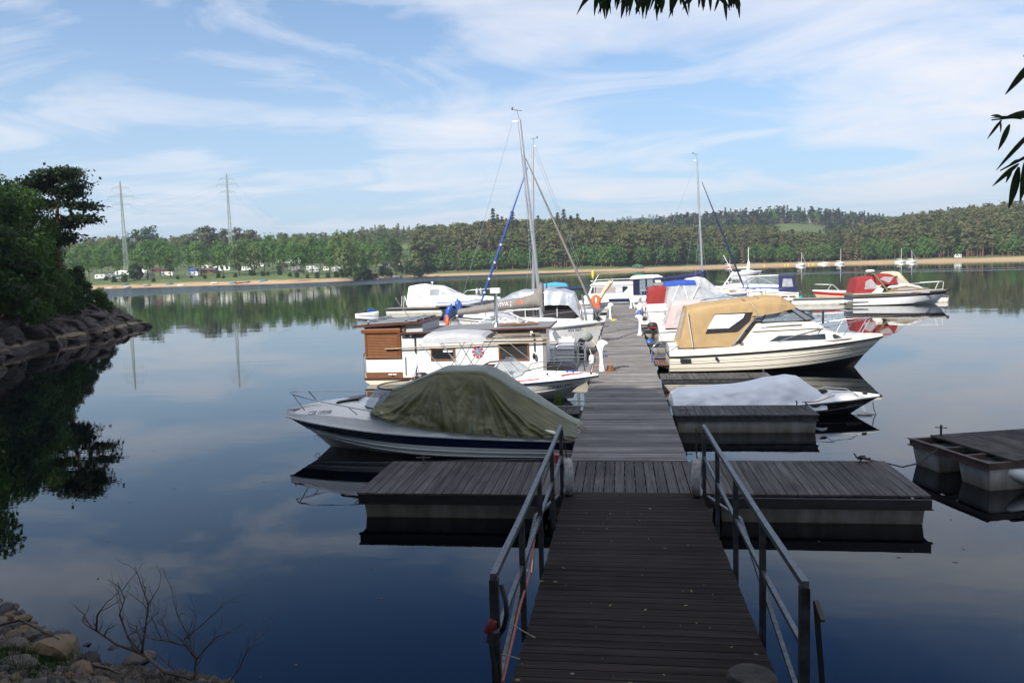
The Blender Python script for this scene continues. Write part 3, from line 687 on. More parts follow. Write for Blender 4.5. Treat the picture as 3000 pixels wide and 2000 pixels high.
# trees on the bank beside and behind the viewer: outside the frame, they shade the landing
GSH='tall bank trees shading the landing'
for i,(x,y,h) in enumerate(((-9.5,-5,22),(-14,-5.5,22.5),(-18.5,-5,22),(-23.5,-5.5,20.5),(-28,-7,18),(-12,-11,24),(-20,-12,24),(-5.5,-7,22),(-11.5,-8,24),(-16,-9,24),(-7.5,-10,24),(-1.5,-9,21),(3.5,-10,20),(-44,13,20),(-47,20,21),(-49,27,21),(-51,34,21),(-53,41,21),(-55,48,20),(-57,56,19))):
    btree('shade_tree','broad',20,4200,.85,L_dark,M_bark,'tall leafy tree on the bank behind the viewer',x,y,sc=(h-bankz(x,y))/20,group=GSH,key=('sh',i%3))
# foreground stones
ROCKS=[]
def rock_mesh(seed,amp=.35):
    bm=bmesh.new(); bmesh.ops.create_icosphere(bm,subdivisions=3,radius=1)
    r=random.Random(seed); pl_=[(Vector((r.gauss(0,1),r.gauss(0,1),r.gauss(0,1))).normalized(),r.uniform(.55,.85)) for _ in range(9)]
    for v in bm.verts:
        p=v.co.copy()
        for n_,d_ in pl_:
            e=p.dot(n_)-d_
            if e>0: p-=n_*e*.9
        p+=p.normalized()*noise.noise(p*1.7+Vector((seed,0,0)))*.12+p.normalized()*noise.noise(p*6+Vector((seed,0,0)))*.025
        v.co=p
    me=bpy.data.meshes.new('stone'); bm.to_mesh(me); bm.free(); me.polygons.foreach_set('use_smooth',[True]*len(me.polygons)); me.set_sharp_from_angle(angle=rad(28)); return me
K['stone']=mat('grey brown stone',(.135,.115,.095),.85,var=.3,scale=2.5,bump=.7,bscale=9,col2=(.07,.062,.055))
K['stoneo']=mat('ochre stone',(.20,.145,.08),.85,var=.3,scale=2,bump=.7,bscale=8,col2=(.11,.08,.05))
K['stonew']=mat('dark wet stone',(.03,.024,.023),.5,var=.3,scale=3,bump=.4)
RM=[rock_mesh(i) for i in range(8)]; HRM=[rock_mesh(20+i) for i in range(4)]
for me in HRM: me.materials.append(ROCK)
for i,me in enumerate(RM): me.materials.append([K['stone'],K['stone'],K['stoneo'],K['stonew']][i%4])
def stone(px,py,wpx,hpx,v,label,group=None,zoff=0,rz=None):
    p=gz(px,py+hpx*.35,.15)
    for _ in range(4):
        z=max(bankz(p.x,p.y),-.05); p=gz(px,py+hpx*.35,z+.02)
    s=wpx/FPX*math.hypot(p.x,p.y-0,)/2*1.02
    o=bpy.data.objects.new('boulder' if wpx>70 else 'stone',RM[v]); COL.objects.link(o)
    o.location=(p.x,p.y,p.z+s*.15); o.scale=(s*1.15,s*1.1,s*.8*max(.6,hpx/wpx*1.25)); o.rotation_euler=(rng.normal()*.15,rng.normal()*.15,rng.random()*6.28 if rz is None else rz)
    return tag(o,label,'rock' if wpx>70 else 'stone',group)
stone(175,1893,135,85,2,'big flat topped ochre boulder on the near shore'); stone(237,1957,80,60,6,'ochre boulder right of the flat topped boulder')
stone(95,1856,66,45,0,'pale angular stone near the water edge'); stone(15,1785,55,60,3,'dark wet boulder at the left picture edge'); stone(172,1860,58,34,7,'dark rounded stone half in the water')
stone(412,1925,85,40,1,'grey stone under the dead branch'); stone(270,1925,60,62,3,'dark wet boulder at the waterline'); stone(30,1885,70,50,4,'grey rounded boulder low on the left shore'); stone(45,1940,110,45,5,'long mossy boulder in the lower left corner')
stone(113,1905,50,40,0,'grey stone beside the flat topped boulder')
GH='rock blocks along the headland waterline'
for i in range(90):
    f=.7+i/90*6.9; k=int(f); p=SH[k].lerp(SH[k+1],f-k); dd=rng.random()**1.5*3.4-.15; n=Vector(INW[k]).normalized(); x,y=p.x+n.x*dd+rng.normal()*.2,p.y+n.y*dd+rng.normal()*.3; z=bankz(x,y)
    s=.22+.5*rng.random()**1.6; o=bpy.data.objects.new('shore_rock',HRM[int(rng.integers(4))]); COL.objects.link(o); o.location=(x,y,z+s*.10); o.scale=(s*1.25,s*(1.1+.8*rng.random()),s*(.45+.45*rng.random())); o.rotation_euler=(rng.normal()*.25-.25,rng.normal()*.25+.3,rng.normal()*.5+.3)
    tag(o,'angular grey brown rock block on the headland waterline','rock',GH)
GR='loose stones on the near shore'
pts=[]
for i in range(230):
    a=rng.random()**1.3; x=a*640; ytop=np.interp(x,[0,60,160,290,420,560,660],[1800,1840,1880,1945,1960,1975,1995]); y=ytop+(2030-ytop)*rng.random()**.8; s=14+38*rng.random()**2
    stone(x,y,s,s*.7,int(rng.integers(8)),'grey brown stone lying loose on the near shore' ,GR)
for i in range(150):
    x=rng.random()**1.4*230-5; ytop=np.interp(x,[0,60,160,290],[1755,1805,1868,1935]); y=ytop+rng.random()*85; s=16+34*rng.random()**1.5
    stone(x,y,s,s*.75,int(rng.integers(8)),'grey brown stone lying loose on the near shore',GR)
GR2='dark stones in the shallows'
for (x,y,s) in ((55,1793,16),(72,1815,30),(112,1870,20),(338,1895,40),(250,1890,30),(290,1895,26),(100,1795,12),(520,1960,24),(440,1950,30)):
    stone(x,y,s,s*.5,3,'dark wet stone poking out of the shallows',GR2)
# gravel sheet
GV=[]
for i in range(5200):
    x=rng.random()*720-40; ytop=np.interp(x,[0,60,160,290,420,560,660],[1815,1850,1890,1950,1965,1980,1998]); y=ytop+(2080-ytop)*rng.random()
    p=gz(x,y,.2)
    for _ in range(3): p=gz(x,y,max(bankz(p.x,p.y),0))
    GV.append((p.x,p.y,max(bankz(p.x,p.y),0)))
vs=[];fs=[]
for (x,y,z) in GV:
    s=.012+.045*rng.random()**2; k=len(vs); o_=rng.normal(size=(6,3))*.25
    for q,(a,b,c) in enumerate(((1,0,0),(-1,0,0),(0,1,0),(0,-1,0),(0,0,.8),(0,0,-.6))): vs.append((x+(a+o_[q][0])*s,y+(b+o_[q][1])*s,z+(c+o_[q][2]*.5)*s+s*.3))
    fs+=[(k+a,k+b,k+c) for a,b,c in ((0,2,4),(2,1,4),(1,3,4),(3,0,4),(2,0,5),(1,2,5),(3,1,5),(0,3,5))]
me=bpy.data.meshes.new('gravel'); me.from_pydata(vs,[],fs); me.materials.append(mat('gravel',(.13,.11,.09),.9,var=.25,scale=3,island=.5)); o=bpy.data.objects.new('gravel',me); COL.objects.link(o); tag(o,'loose gravel and broken stone on the near shore','gravel',kind='stuff')
FD=[]
for i in range(420):
    x,y=(rng.uniform(-13,-1.6),rng.uniform(5,30)) if i%3 else (rng.uniform(1.5,11),rng.uniform(5,26))
    if -4.3<x<4.4 and y>11: continue
    s=.006+.022*rng.random()**2; a=rng.random()*6.28; c,sn=math.cos(a)*s,math.sin(a)*s; q=np.array([x,y,.003]); FD.append([q+np.array([-c*1.6,-sn*1.6,0]),q+np.array([sn*.6,-c*.6,0]),q+np.array([c*1.6,sn*1.6,0]),q+np.array([-sn*.6,c*.6,0])])
me=quads_mesh('floating_debris',np.array(FD),[mat('floating leaf bits',(.10,.085,.05),.8,var=.3,island=.5)]); o=bpy.data.objects.new('floating_debris',me); COL.objects.link(o); tag(o,'tiny leaf bits and scum floating on the near water','debris',kind='stuff')
# grass tufts
Q=[]
for i in range(1500):
    x,y=((60+rng.normal()*45,1965+rng.normal()*25) if i%2 else (130+rng.normal()*60,1950+rng.normal()*22)); p=gz(x,min(y,2040),.25)
    for _ in range(3): p=gz(x,min(y,2040),max(bankz(p.x,p.y),0))
    z=max(bankz(p.x,p.y),0); a=rng.random()*6.28; h=.05+.13*rng.random(); l=rng.normal(size=2)*.05; d=np.array([math.cos(a),math.sin(a),0])*.003; b=np.array([p.x,p.y,z-.01]); tt=b+np.array([l[0],l[1],h])
    Q.append([b-d,b+d,tt+d*.3,tt-d*.3])
me=quads_mesh('grass',np.array(Q),[L_dark]); o=bpy.data.objects.new('shore_grass',me); COL.objects.link(o); tag(o,'short green grass tufts between the near stones','grass',kind='stuff')
# dead branches
K['twig']=mat('dead grey wood',(.10,.08,.066),.85,var=.3,scale=20,bump=.3)
def branchy(name,label,root,paths,cat='branch'):
    """paths of pixel points at given Y"""
    mb=MB(); rr=random.Random(len(label))
    def rec(p,d,L,r,dep):
        pts=[p]; q=p.copy()
        for i in range(4):
            d=(d+Vector((rr.gauss(0,.22),rr.gauss(0,.22),rr.gauss(0.02,.2)))).normalized(); q=q+d*L/4; pts.append(q.copy())
        mb.tube(pts,[r*(1-.18*i) for i in range(5)],5)
        if dep>0:
            for i in (1,2,3,4):
                if rr.random()<.8: rec(pts[i],(d+Vector((rr.gauss(0,.7),rr.gauss(0,.5),rr.gauss(.25,.5)))).normalized(),L*rr.uniform(.35,.6),r*.5,dep-1)
    for pl_,r,dep in paths:
        P=[gy(x,y,Y) for x,y,Y in pl_]; mb.tube(P,[r*(1-.7*i/(len(P)-1)) for i in range(len(P))],6)
        for i in range(1,len(P)):
            for _ in range(2):
                f=rr.random(); p=P[i-1].lerp(P[i],f); d=((P[i]-P[i-1]).normalized()+Vector((rr.gauss(0,.6),rr.gauss(0,.4),.5))).normalized(); rec(p,d,rr.uniform(.12,.32),r*.38,dep)
    return tag(mb.build(name,K['twig'],smooth=60),label,cat)
branchy('dead_branch','bare grey branch leaning out over the water from the near stones',None,[([(560,1985,6.3),(480,1965,6.5),(420,1915,6.7),(340,1885,6.9),(285,1848,7.1),(268,1838,7.1)],.022,1),([(415,1912,6.7),(375,1865,6.7),(350,1800,6.7),(365,1755,6.7),(345,1705,6.7)],.011,1),([(282,1845,7.1),(285,1800,7.0),(315,1760,7.0)],.012,1),([(415,1912,6.7),(425,1850,6.6),(434,1770,6.6),(410,1700,6.6)],.012,1),([(434,1770,6.6),(468,1715,6.6)],.006,1),([(372,1862,6.7),(425,1835,6.6),(470,1780,6.6)],.006,1)])
branchy('dead_brushwood','tangle of thin bare twigs right of the bare grey branch',None,[([(570,1990,6.2),(575,1930,6.2),(545,1890,6.2),(480,1875,6.3),(445,1872,6.3)],.014,2),([(575,1930,6.2),(610,1890,6.2),(640,1860,6.2)],.010,2),([(575,1925,6.2),(530,1870,6.2),(500,1850,6.2)],.009,2),([(540,1870,6.2),(590,1830,6.2),(625,1800,6.2)],.008,2),([(670,1998,6.0),(700,1960,6.0),(725,1900,6.0),(740,1890,6.0)],.008,1),([(560,1880,6.2),(520,1800,6.2),(505,1745,6.2)],.007,1)],'brushwood')
mb=MB(); mb.tube([gy(-20,1835,7.2),gy(60,1815,7.3),gy(120,1845,7.1),gy(172,1872,6.9)],[.012,.014,.013,.010],6); tag(mb.build('driftwood_stick',K['twig'],smooth=60),'long thin stick lying across the stones at the left','stick')
mb=MB(); mb.tube([gy(275,1948,6.4),gy(320,1958,6.35),gy(350,1972,6.3)],[.016,.014,.009],6); tag(mb.build('driftwood_stick',K['twig'],smooth=60),'short thick stick lying right of the ochre boulder','stick')
# willow whose leaves hang into the picture
def willow():
    t=thing('willow_tree','willow on the bank with long leaves hanging into the picture top and right','tree',(2.6,-2.2,1.2))
    bt=MB(); bt.tube([(0,0,-1),(.1,.3,2),(.1,.9,4.5),(-.2,1.8,6.5)],[.26,.22,.16,.08],10); o0=Vector((2.6,-2.2,1.2))
    tips=[(gy(1760,-60,3.6),gy(1960,-40,3.5)),(gy(1840,-50,3.4),gy(2060,-30,3.5)),(gy(1900,-45,3.6),gy(2170,-40,3.5)),(gy(3080,330,2.6),gy(2905,352,2.7)),(gy(3080,420,2.6),gy(2930,500,2.65)),(gy(3080,90,2.6),gy(3010,170,2.7))]
    for a,b in tips: bt.tube([Vector((.05,.8,4.2)),(a-o0+Vector((.1,1.2,4.4)))/2,a-o0,b-o0],[.05,.03,.008,.002],6)
    bt.build('trunk',M_bark,t,60)
    lm=MB(); rr=random.Random(5)
    def leaf(p,d,L,wd,curl=.15):
        d=Vector(d).normalized(); s=d.cross(Vector((.2,-1,.3))).normalized(); n=s.cross(d); R=[]
        for i in range(7):
            f=i/6; c=Vector(p)+d*L*f+n*curl*L*math.sin(f*2.4)*.4+Vector((0,0,-.12*L*f*f)); w_=wd*math.sin(math.pi*min(1,f*.92+.06))**.8*(1-.25*f)
            R.append([c-s*w_,c+n*wd*.15,c+s*w_])
        lm.loft(R)
    def at(x,y,Y): return gy(x,y,Y)-o0
    def pl(x0,y0,x1,y1,Y,wpx,curl=.15):
        a,b=at(x0,y0,Y),at(x1,y1,Y-.03); L=(b-a).length; leaf(a,b-a,L,wpx/FPX*Y*.5,curl)
    for (x0,y0,x1,y1,w_) in ((3040,170,2942,263,22),(3050,335,2935,335,26),(2995,350,2897,335,8),(2935,352,2890,400,9),(2958,365,2922,432,17),(3035,375,2915,482,14),(2985,480,2905,535,14),(2985,490,2952,598,26),(3015,450,2985,575,30),(2965,492,2945,530,12),(2940,345,2900,333,10),(3040,140,2995,160,18),(2930,352,2930,385,7),(2985,468,2955,478,7)): pl(x0,y0,x1,y1,2.65,w_)
    for i in range(95):
        x=1745+rr.random()**1.2*420; y=-75+rr.random()*40; dx=rr.gauss(-12 if x<2050 else 15,22); L=30+rr.random()*38
        if rr.random()<(.85 if x<2000 else .5): pl(x,y,x+dx,min(y+L+25,48),3.5+rr.gauss(0,.12),9+rr.random()*6,.2)
    for (x0,y0,x1,y1,w_) in ((1835,-15,1822,42,11),(1920,-10,1924,56,9),(1990,-20,2016,42,11),(2120,-15,2127,54,12),(2140,-18,2168,14,10),(2110,-15,2092,30,9),(1880,-10,1862,38,16),(1770,-15,1745,12,9),(1945,-10,1935,36,14),(2050,-20,2046,20,9)): pl(x0,y0,x1,y1,3.45,w_)
    V=[]  # unseen crown clumps overhead, added to keep the gangway in shade
    for c,r_ in (((0,.2,7.4),2.2),((-1.6,-.5,6.9),2.0),((1.6,-.2,7.0),2.2),((-.6,1.6,7.2),1.7),((.9,1.9,7.3),1.6),((2.8,.8,6.8),1.6),((.2,-2.2,7.2),2.4),((2.2,-2.0,7.0),2.2),((-2.4,-2.0,7.2),2.2),((-2.6,.9,7.0),1.6)):
        q=rng.normal(size=(900,3)); q/=np.linalg.norm(q,axis=1)[:,None]; V.append(np.array(c)+q*r_*(.45+.55*rng.random((900,1)))*np.array([1,1,.55]))
    for q4 in leaf_quads(np.concatenate(V),.42,rng): lm.add([tuple(x) for x in q4],[(0,1,2,3)])
    lm.build('crown',leafmat('willow leaves',(.020,.045,.012),(.05,.085,.022),.3),t,60)
willow()
# ---------------- jetty, pontoons, gangway ----------------
DZ=.41
def planks(x0,x1,y0,y1,z,bw,gap,along,th=.028,seed=1):
    """boards laid across: along='x' boards run along x, stepped in y"""
    mb=MB(); r=random.Random(seed)
    if along=='x':
        n=int((y1-y0)/bw); st=(y1-y0)/n
        for i in range(n):
            j=r.uniform(-.0015,.0015); mb.box((x0+r.uniform(-.004,.004),y0+i*st+gap/2,z-th),(x1+r.uniform(-.004,.004),y0+(i+1)*st-gap/2,z+j))
    else:
        n=int((x1-x0)/bw); st=(x1-x0)/n
        for i in range(n):
            j=r.uniform(-.0015,.0015); mb.box((x0+i*st+gap/2,y0+r.uniform(-.005,.005),z-th),(x0+(i+1)*st-gap/2,y1+r.uniform(-.005,.005),z+j))
    return mb
def float_mb(x0,x1,y0,y1,ztop,taper=.05,zb=-.35):
    r=[]
    for z,e in ((ztop,0),(ztop-.03,0),(zb,-taper)):
        r.append([(x0-e,y0-e,z),(x1+e,y0-e,z),(x1+e,y1+e,z),(x0-e,y1+e,z)])
    return MB().loft(r,0,True,False,True)
def cleat_mb(x,y,z,h=.13,w=.26,ax='x'):
    mb=MB(); mb.box((x-.05,y-.035,z),(x+.05,y+.035,z+.012)); mb.tube([(x,y,z),(x,y,z+h)],.014,8)
    a,b=((x-w/2,y,z+h*.72),(x+w/2,y,z+h*.72)) if ax=='x' else ((x,y-w/2,z+h*.72),(x,y+w/2,z+h*.72))
    return mb.tube([a,b],.010,8)
def pontoon(name,label,cat,x0,x1,y0,y1,along,bw=.135,gap=.012,floats=None,group=None,dm='deck',z=DZ,cleats=(),seed=1,fr=.10,fm='float'):
    t=thing(name,label,cat,((x0+x1)/2,(y0+y1)/2,0),0,group); ox,oy=(x0+x1)/2,(y0+y1)/2
    planks(x0-ox,x1-ox,y0-oy,y1-oy,z,bw,gap,along,seed=seed).build('decking',K[dm],t,0)
    f=MB(); e=.03; a,b,c,d=x0-ox+e,x1-ox-e,y0-oy+e,y1-oy-e
    for (p,q) in (((a,c),(b,c+.05)),((a,d-.05),(b,d)),((a,c+.05),(a+.05,d-.05)),((b-.05,c+.05),(b,d-.05))): f.box((p[0],p[1],z-.032-fr),(q[0],q[1],z-.031))
    for (p,q) in (((a-.02,c-.02),(b+.02,c-.002)),((a-.02,d+.002),(b+.02,d+.02))): f.box((p[0],p[1],z-.032-fr-.012),(q[0],q[1],z-.032-fr+.004))
    if along=='x':
        for i in range(1,4): f.box((a+(b-a)*i/4-.03,c+.05,z-.11),(a+(b-a)*i/4+.03,d-.05,z-.0315))
    f.build('frame',K['galvd'],t,0)
    for (u0,u1,v0,v1) in (floats or [(x0+.06,x1-.06,y0+.06,y1-.06)]):
        float_mb(u0-ox,u1-ox,v0-oy,v1-oy,z-.034-fr-.005).build('float',K[fm],t,20)
    for (x,y,ax) in cleats: cleat_mb(x-ox,y-oy,z,ax=ax).build('cleat',K['galv'],t)
    return t
fl=[]; y=13.7
while y<66: fl.append((-.82,1.02,y,y+2.6)); y+=4.2
jet=pontoon('main_jetty','long grey plank jetty running out between the two rows of boats','jetty',-.90,1.10,13.36,67.0,'x',.136,.015,fl,seed=3)
# cross pontoon at its foot: boards run along the jetty
cd=thing('cross_pontoon','wide grey plank pontoon lying across the foot of the jetty','pontoon',(0.1,12.3,0))
mb=planks(-4.14,-1.03,-1.0,.94,DZ,.146,.010,'y',seed=5)
m2=planks(1.05,4.18,-.87,1.1,DZ,.146,.010,'y',seed=6)
m3=planks(-1.02,1.04,-.94,.99,DZ,.148,.016,'y',seed=7)
for q in (m2,m3): mb.add(q.v,q.f,0)
mb.build('decking',K['decky'],cd,0)
f=MB(); f.box((-4.12,-.98,DZ-.16),(4.15,-.92,DZ-.032)); f.box((-4.12,.86,DZ-.16),(4.15,.92,DZ-.032)); f.box((-4.12,-.92,DZ-.16),(-4.06,.86,DZ-.032)); f.box((4.09,-.92,DZ-.16),(4.15,.86,DZ-.032)); f.box((-4.14,-1.0,DZ-.175),(4.17,-.92,DZ-.163))
for yy in (-.45,0,.45): f.box((-4.06,yy-.03,DZ-.10),(4.09,yy+.03,DZ-.033))
f.build('frame',K['dark'],cd,0)
for a,b in ((-4.05,-1.3),(1.3,4.08)): float_mb(a,b,-.9,.85,DZ-.18).build('float',K['float'],cd,20)
float_mb(-1.2,1.2,-.88,.83,DZ-.18).build('float',K['float'],cd,20)
cleat_mb(-3.55,.84,DZ).build('cleat',K['galv'],cd)
# fingers
K['floatw']=mat('white float',(.72,.71,.67),.6,var=.08,scale=2.2,grime=(-.05,.16,(.25,.20,.10),.75))
GF='short plank finger pontoons between the berths'
pontoon('finger_pontoon','finger pontoon just in front of the white tarped speedboat','pontoon',1.16,4.24,17.45,18.65,'y',.155,.010,group=GF,dm='decky',cleats=((1.42,17.6,'x'),(3.98,18.5,'y'),(4.15,18.35,'y')),seed=11)
pontoon('finger_pontoon','finger pontoon between the white tarped speedboat and the cream cruiser','pontoon',1.16,4.33,23.1,24.2,'y',.155,.010,group=GF,dm='decky',cleats=((1.4,23.25,'x'),(4.2,24.0,'y')),seed=12)
pontoon('finger_pontoon','finger pontoon hidden behind the stern of the olive tarped boat','pontoon',-4.0,-.96,17.7,18.8,'y',.155,.010,group=GF,dm='decky',cleats=((-1.2,18.5,'x'),),seed=13)
for (x0,x1,y0,lb) in ((-4.0,-.96,31.35,'finger pontoon behind the houseboat with the fender'),(1.16,4.3,33.4,'finger pontoon behind the tan canopied cruiser'),(1.16,4.3,40.2,'finger pontoon beyond the pink canopied boat'),(-4.0,-.96,38.2,'finger pontoon beyond the grey boomed sailboat'),(-4.0,-.96,46.2,'finger pontoon beyond the silver tarped boat'),(1.16,4.3,49.8,'finger pontoon beyond the blue canopied boat')):
    pontoon('finger_pontoon',lb,'pontoon',x0,x1,y0,y0+1.0,'y',.155,.010,group=GF,dm='decky',seed=int(y0))
# far T pontoons
pontoon('end_pontoon','long white sided pontoon at the far end, right of the jetty','pontoon',1.2,26.2,67.0,69.1,'x',.5,.02,[(1.3,26.1,67.05,69.05)],dm='deck',z=.50,seed=21,fm='floatw',fr=.05)
pontoon('end_pontoon','white sided pontoon at the far end, left of the jetty','pontoon',-20.6,1.1,67.02,69.0,'x',.5,.02,[(-20.5,1.0,67.2,68.9)],dm='deck',z=.50,seed=22,fm='floatw',fr=.05)
# the pontoon at the right picture edge
rp=thing('side_pontoon','dark wooden pontoon on two pale floats at the right picture edge','pontoon',(0,0,0))
c0=gz(2665,1278,.50); c1=gz(2898,1352,.50); ux=(c1-c0).normalized(); L0=(c1-c0).length; vx=Vector((-ux.y,ux.x,0))
if vx.x<0: vx=-vx
rp.location=(c0.x,c0.y,0); Mr=Matrix(((ux.x,vx.x,0,0),(ux.y,vx.y,0,0),(0,0,1,0),(0,0,0,1)))
def rbox(mb,a,b): return mb.box(a,b,0,Mr)
mb=MB(); n=11
for i in range(n): rbox(mb,(.06+ (L0-.10)*i/n+.005,.42,.475),(.06+(L0-.10)*(i+1)/n-.005,6.5,.505))
# boards run away from the end: rotate to lie parallel to the end beam
mb=MB()
for i in range(40): rbox(mb,(-.01,.42+i*.152,.47),(L0+.03,.42+i*.152+.144,.50))
mb.build('decking',K['deckr'],rp,0)
mb=MB()
for a,b in (((0,0,.36),(L0,.06,.47)),((0,.06,.36),(.06,6.5,.469)),((L0-.06,.06,.36),(L0,6.5,.469)),((L0*.40,.06,.38),(L0*.43,.42,.468)),((L0*.68,.06,.38),(L0*.71,.42,.468)),((-.03,-.025,.455),(L0+.03,-.002,.475)),((-.03,-.025,.345),(L0+.03,-.002,.36))): rbox(mb,a,b)
mb.build('frame',mat('rusty brown steel',(.085,.05,.042),.6,var=.3,scale=6),rp,0)
for a,b in ((.03,L0*.38),(L0*.62,L0-.03)):
    r=[[Mr@Vector(v) for v in ((a-e,.04-e,z),(b+e,.04-e,z),(b+e,6.3,z),(a-e,6.3,z))] for z,e in ((.355,0),(.2,-.02),(-.3,-.09))]
    MB().loft(r,0,True,False,True).build('float',K['float'],rp,20)
mb=MB(); P=Mr@Vector((.10,.55,.5)); mb.tube([P,P+Vector((0,0,.2))],.02,8); mb.tube([P+Vector((-.09,.03,.15)),P+Vector((.09,-.03,.15))],.009,6); mb.build('cleat',K['galvd'],rp)
mb=MB(); P=gy(2990,1385,12.6); M_=Matrix.Rotation(rad(38),4,'X')@Matrix.Rotation(rad(62),4,'Y')
P=gz(2995,1392,.22); mb.lathe([(.02,-.36),(.07,-.34),(.11,-.25),(.12,0),(.11,.25),(.07,.34),(.03,.36)],P,14,0,Matrix.Rotation(rad(-70),4,'Y')); tag(mb.build('fender',K['white'],smooth=60),'white sausage fender hanging on the pontoon at the right edge','fender')
a=gz(2536,1345,.45); b=Mr@Vector((L0*.40,-.02,.44))+rp.location
mb=MB(); mb.tube([a,a.lerp(b,.25)+Vector((0,0,-.10)),a.lerp(b,.5)+Vector((0,0,-.22)),a.lerp(b,.72)+Vector((0,0,-.20)),b],.013,6)
rr=random.Random(3)
for k in range(7): mb.tube([a+Vector((rr.gauss(-.05,.05),rr.gauss(0,.05),.0+abs(rr.gauss(0,.03)))) for _ in range(6)],.013,6)
tag(mb.build('mooring_rope',K['roped'],smooth=60),'dark rope with a coiled end tying the cross pontoon to the right pontoon','rope')
# gangway
RZ=lambda y: float(np.interp(y,[2.5,5.2,6.6,8.2,9.75,11.35],[.80,.66,.58,.52,.465,.425]))
gw=thing('gangway','dark plank gangway with steel handrails leading down to the pontoon','gangway',(.13,11.3,0))
mb=MB(); r=random.Random(4); y=2.6; O=Vector((.13,11.3,0))
while y<11.33:
    h=.142; z0,z1=RZ(y),RZ(y+h); x0,x1=-.99+r.uniform(-.004,.004)-.0,1.0+r.uniform(-.004,.004)
    vs=[(x0,y+.005,z0-.03),(x1,y+.005,z0-.03),(x1,y+h-.005,z1-.03),(x0,y+h-.005,z1-.03),(x0,y+.005,z0),(x1,y+.005,z0),(x1,y+h-.005,z1),(x0,y+h-.005,z1)]
    mb.add([(a,b-11.3,c) for a,b,c in vs],[(0,3,2,1),(4,5,6,7),(0,1,5,4),(1,2,6,5),(2,3,7,6),(3,0,4,7)]); y+=h
mb.build('decking',K['deckd'],gw,0)
PYS=[11.32,9.78,8.22,6.66,5.15]
for sx_ in (-1,1):
    X=-1.02 if sx_<0 else 1.03; hx=lambda y:0
    top=[Vector((X,y-11.3,RZ(y)+1.0)) for y in PYS]; midp=[Vector((X,y-11.3,RZ(y)+.56)) for y in PYS]; dk=[Vector((X,y-11.3,RZ(y)-.03)) for y in PYS]
    h=MB()
    for i in range(4): h.bar(top[i]-(Vector((0,0,0)) if i else Vector((0,-.03,0))),top[i+1]-(Vector((0,.03,0)) if i==3 else Vector((0,0,0))),.046,.046)
    h.build('handrail',K['galv'],gw,0)
    h=MB()
    for i in range(4): h.bar(midp[i]-Vector((0,.026,0)),midp[i+1]+Vector((0,.026,0)),.036,.036)
    h.build('mid_rail',K['galv'],gw,0)
    for a,b in ((dk[0],midp[2]),(midp[2],dk[4])):
        d=Vector((sx_*.05,0,0)); MB().bar(a+d,b+d,.034,.034).build('brace',K['galv'],gw,0)
    for i in range(5):
        w_=.05 if i<4 else .062
        MB().box((X-w_/2,PYS[i]-11.3-w_/2,dk[i].z-.10 if i<4 else .25),(X+w_/2,PYS[i]-11.3+w_/2,top[i].z-.027)).build('post',K['galvd'],gw,0)
    MB().bar(Vector((X-sx_*.09,PYS[0]-11.3,RZ(11.32)-.20)),Vector((X-sx_*.09,2.6-11.3,RZ(2.6)-.20)),.06,.12).build('side_beam',K['galvd'],gw,0)
# tyre fenders
GT2='white painted tyres hung on the gangway posts'
for X,lb in ((-.80,'white painted tyre hanging on the left gangway post'),(1.06,'white painted tyre hanging on the right gangway post')):
    mb=MB(); n=28
    typ=[(.17,-.045),(.20,-.062),(.235,-.066),(.262,-.058),(.272,-.03),(.272,.03),(.262,.058),(.235,.066),(.20,.062),(.17,.045),(.162,.02),(.162,-.02)]
    rings=[]
    for k in range(n):
        a=2*math.pi*k/n; rings.append([(d,r*math.cos(a)*.95,r*math.sin(a)) for r,d in typ])
    mb.loft(rings,0,True,True); o=mb.build('tyre',mat('flaking white tyre paint',(.40,.40,.39),.7,var=.25,scale=9,bump=.3,bscale=40) if X<0 else bpy.data.materials['flaking white tyre paint'],None,50)
    o.location=(X,11.25,.70); o.rotation_euler=(0,0,rad(10 if X<0 else -12)); tag(o,lb,'tyre',GT2)
    s=MB(); s.tube([(0,0,.22),(-.02,.03,.42),(-.06 if X<0 else -.02,.05,.70)],.010,6); s.build('rope',K['roped'],o)
# things fixed on the left rail
mb=MB(); P=gy(1450,1880,5.15); 
mb.tube([gy(1468,1712,5.1),gy(1482,1760,5.05),gy(1484,1800,5.05),gy(1475,1840,5.1),gy(1460,1860,5.12)],.018,6); mb.tube([gy(1440,1870,5.1),gy(1442,1915,5.1),gy(1452,1960,5.1),gy(1456,2040,5.1)],.018,6)
o=tag(mb.build('black_hose',K['black'],smooth=60),'black hose looped around the near left handrail post','hose')
mb=MB(); mb.lathe([(.012,-.05),(.034,-.045),(.038,0),(.034,.035),(.024,.05),(.0,.055)],gy(1438,1835,5.08),10,0,Matrix.Rotation(rad(25),4,'Y')); mb.lathe([(.03,-.05),(.045,-.045),(.045,.045),(.03,.05)],gy(1446,1862,5.08),10,1,Matrix.Rotation(rad(15),4,'Y')); tag(mb.build('hose_coupling',[mat('maroon plastic',(.16,.012,.015),.5),K['galvd']],smooth=40),'red hose coupling strapped to the near left post','coupling')
mb=MB(); mb.tube([gy(1472,1995,5.0),gy(1500,1880,5.6),gy(1522,1780,6.2),gy(1548,1690,7.0),gy(1560,1620,7.7),gy(1570,1545,8.3)],.010,6); tag(mb.build('red_hose',K['roper'],smooth=60),'thin red hose running along the left gangway rail','hose')
GZ='pale cable ties sticking out from the left rail'
for pts_ in ([(1492,1822,5.4),(1520,1840,5.4),(1568,1867,5.35)],[(1470,1916,5.1),(1500,1922,5.1),(1522,1929,5.05)],[(1450,1835,5.1),(1456,1868,5.1)]):
    mb=MB(); mb.tube([gy(*p) for p in pts_],.0045,5); tag(mb.build('cable_tie',K['rope'],smooth=60),'loose pale cable tie end on the left handrail',"cable tie",GZ)
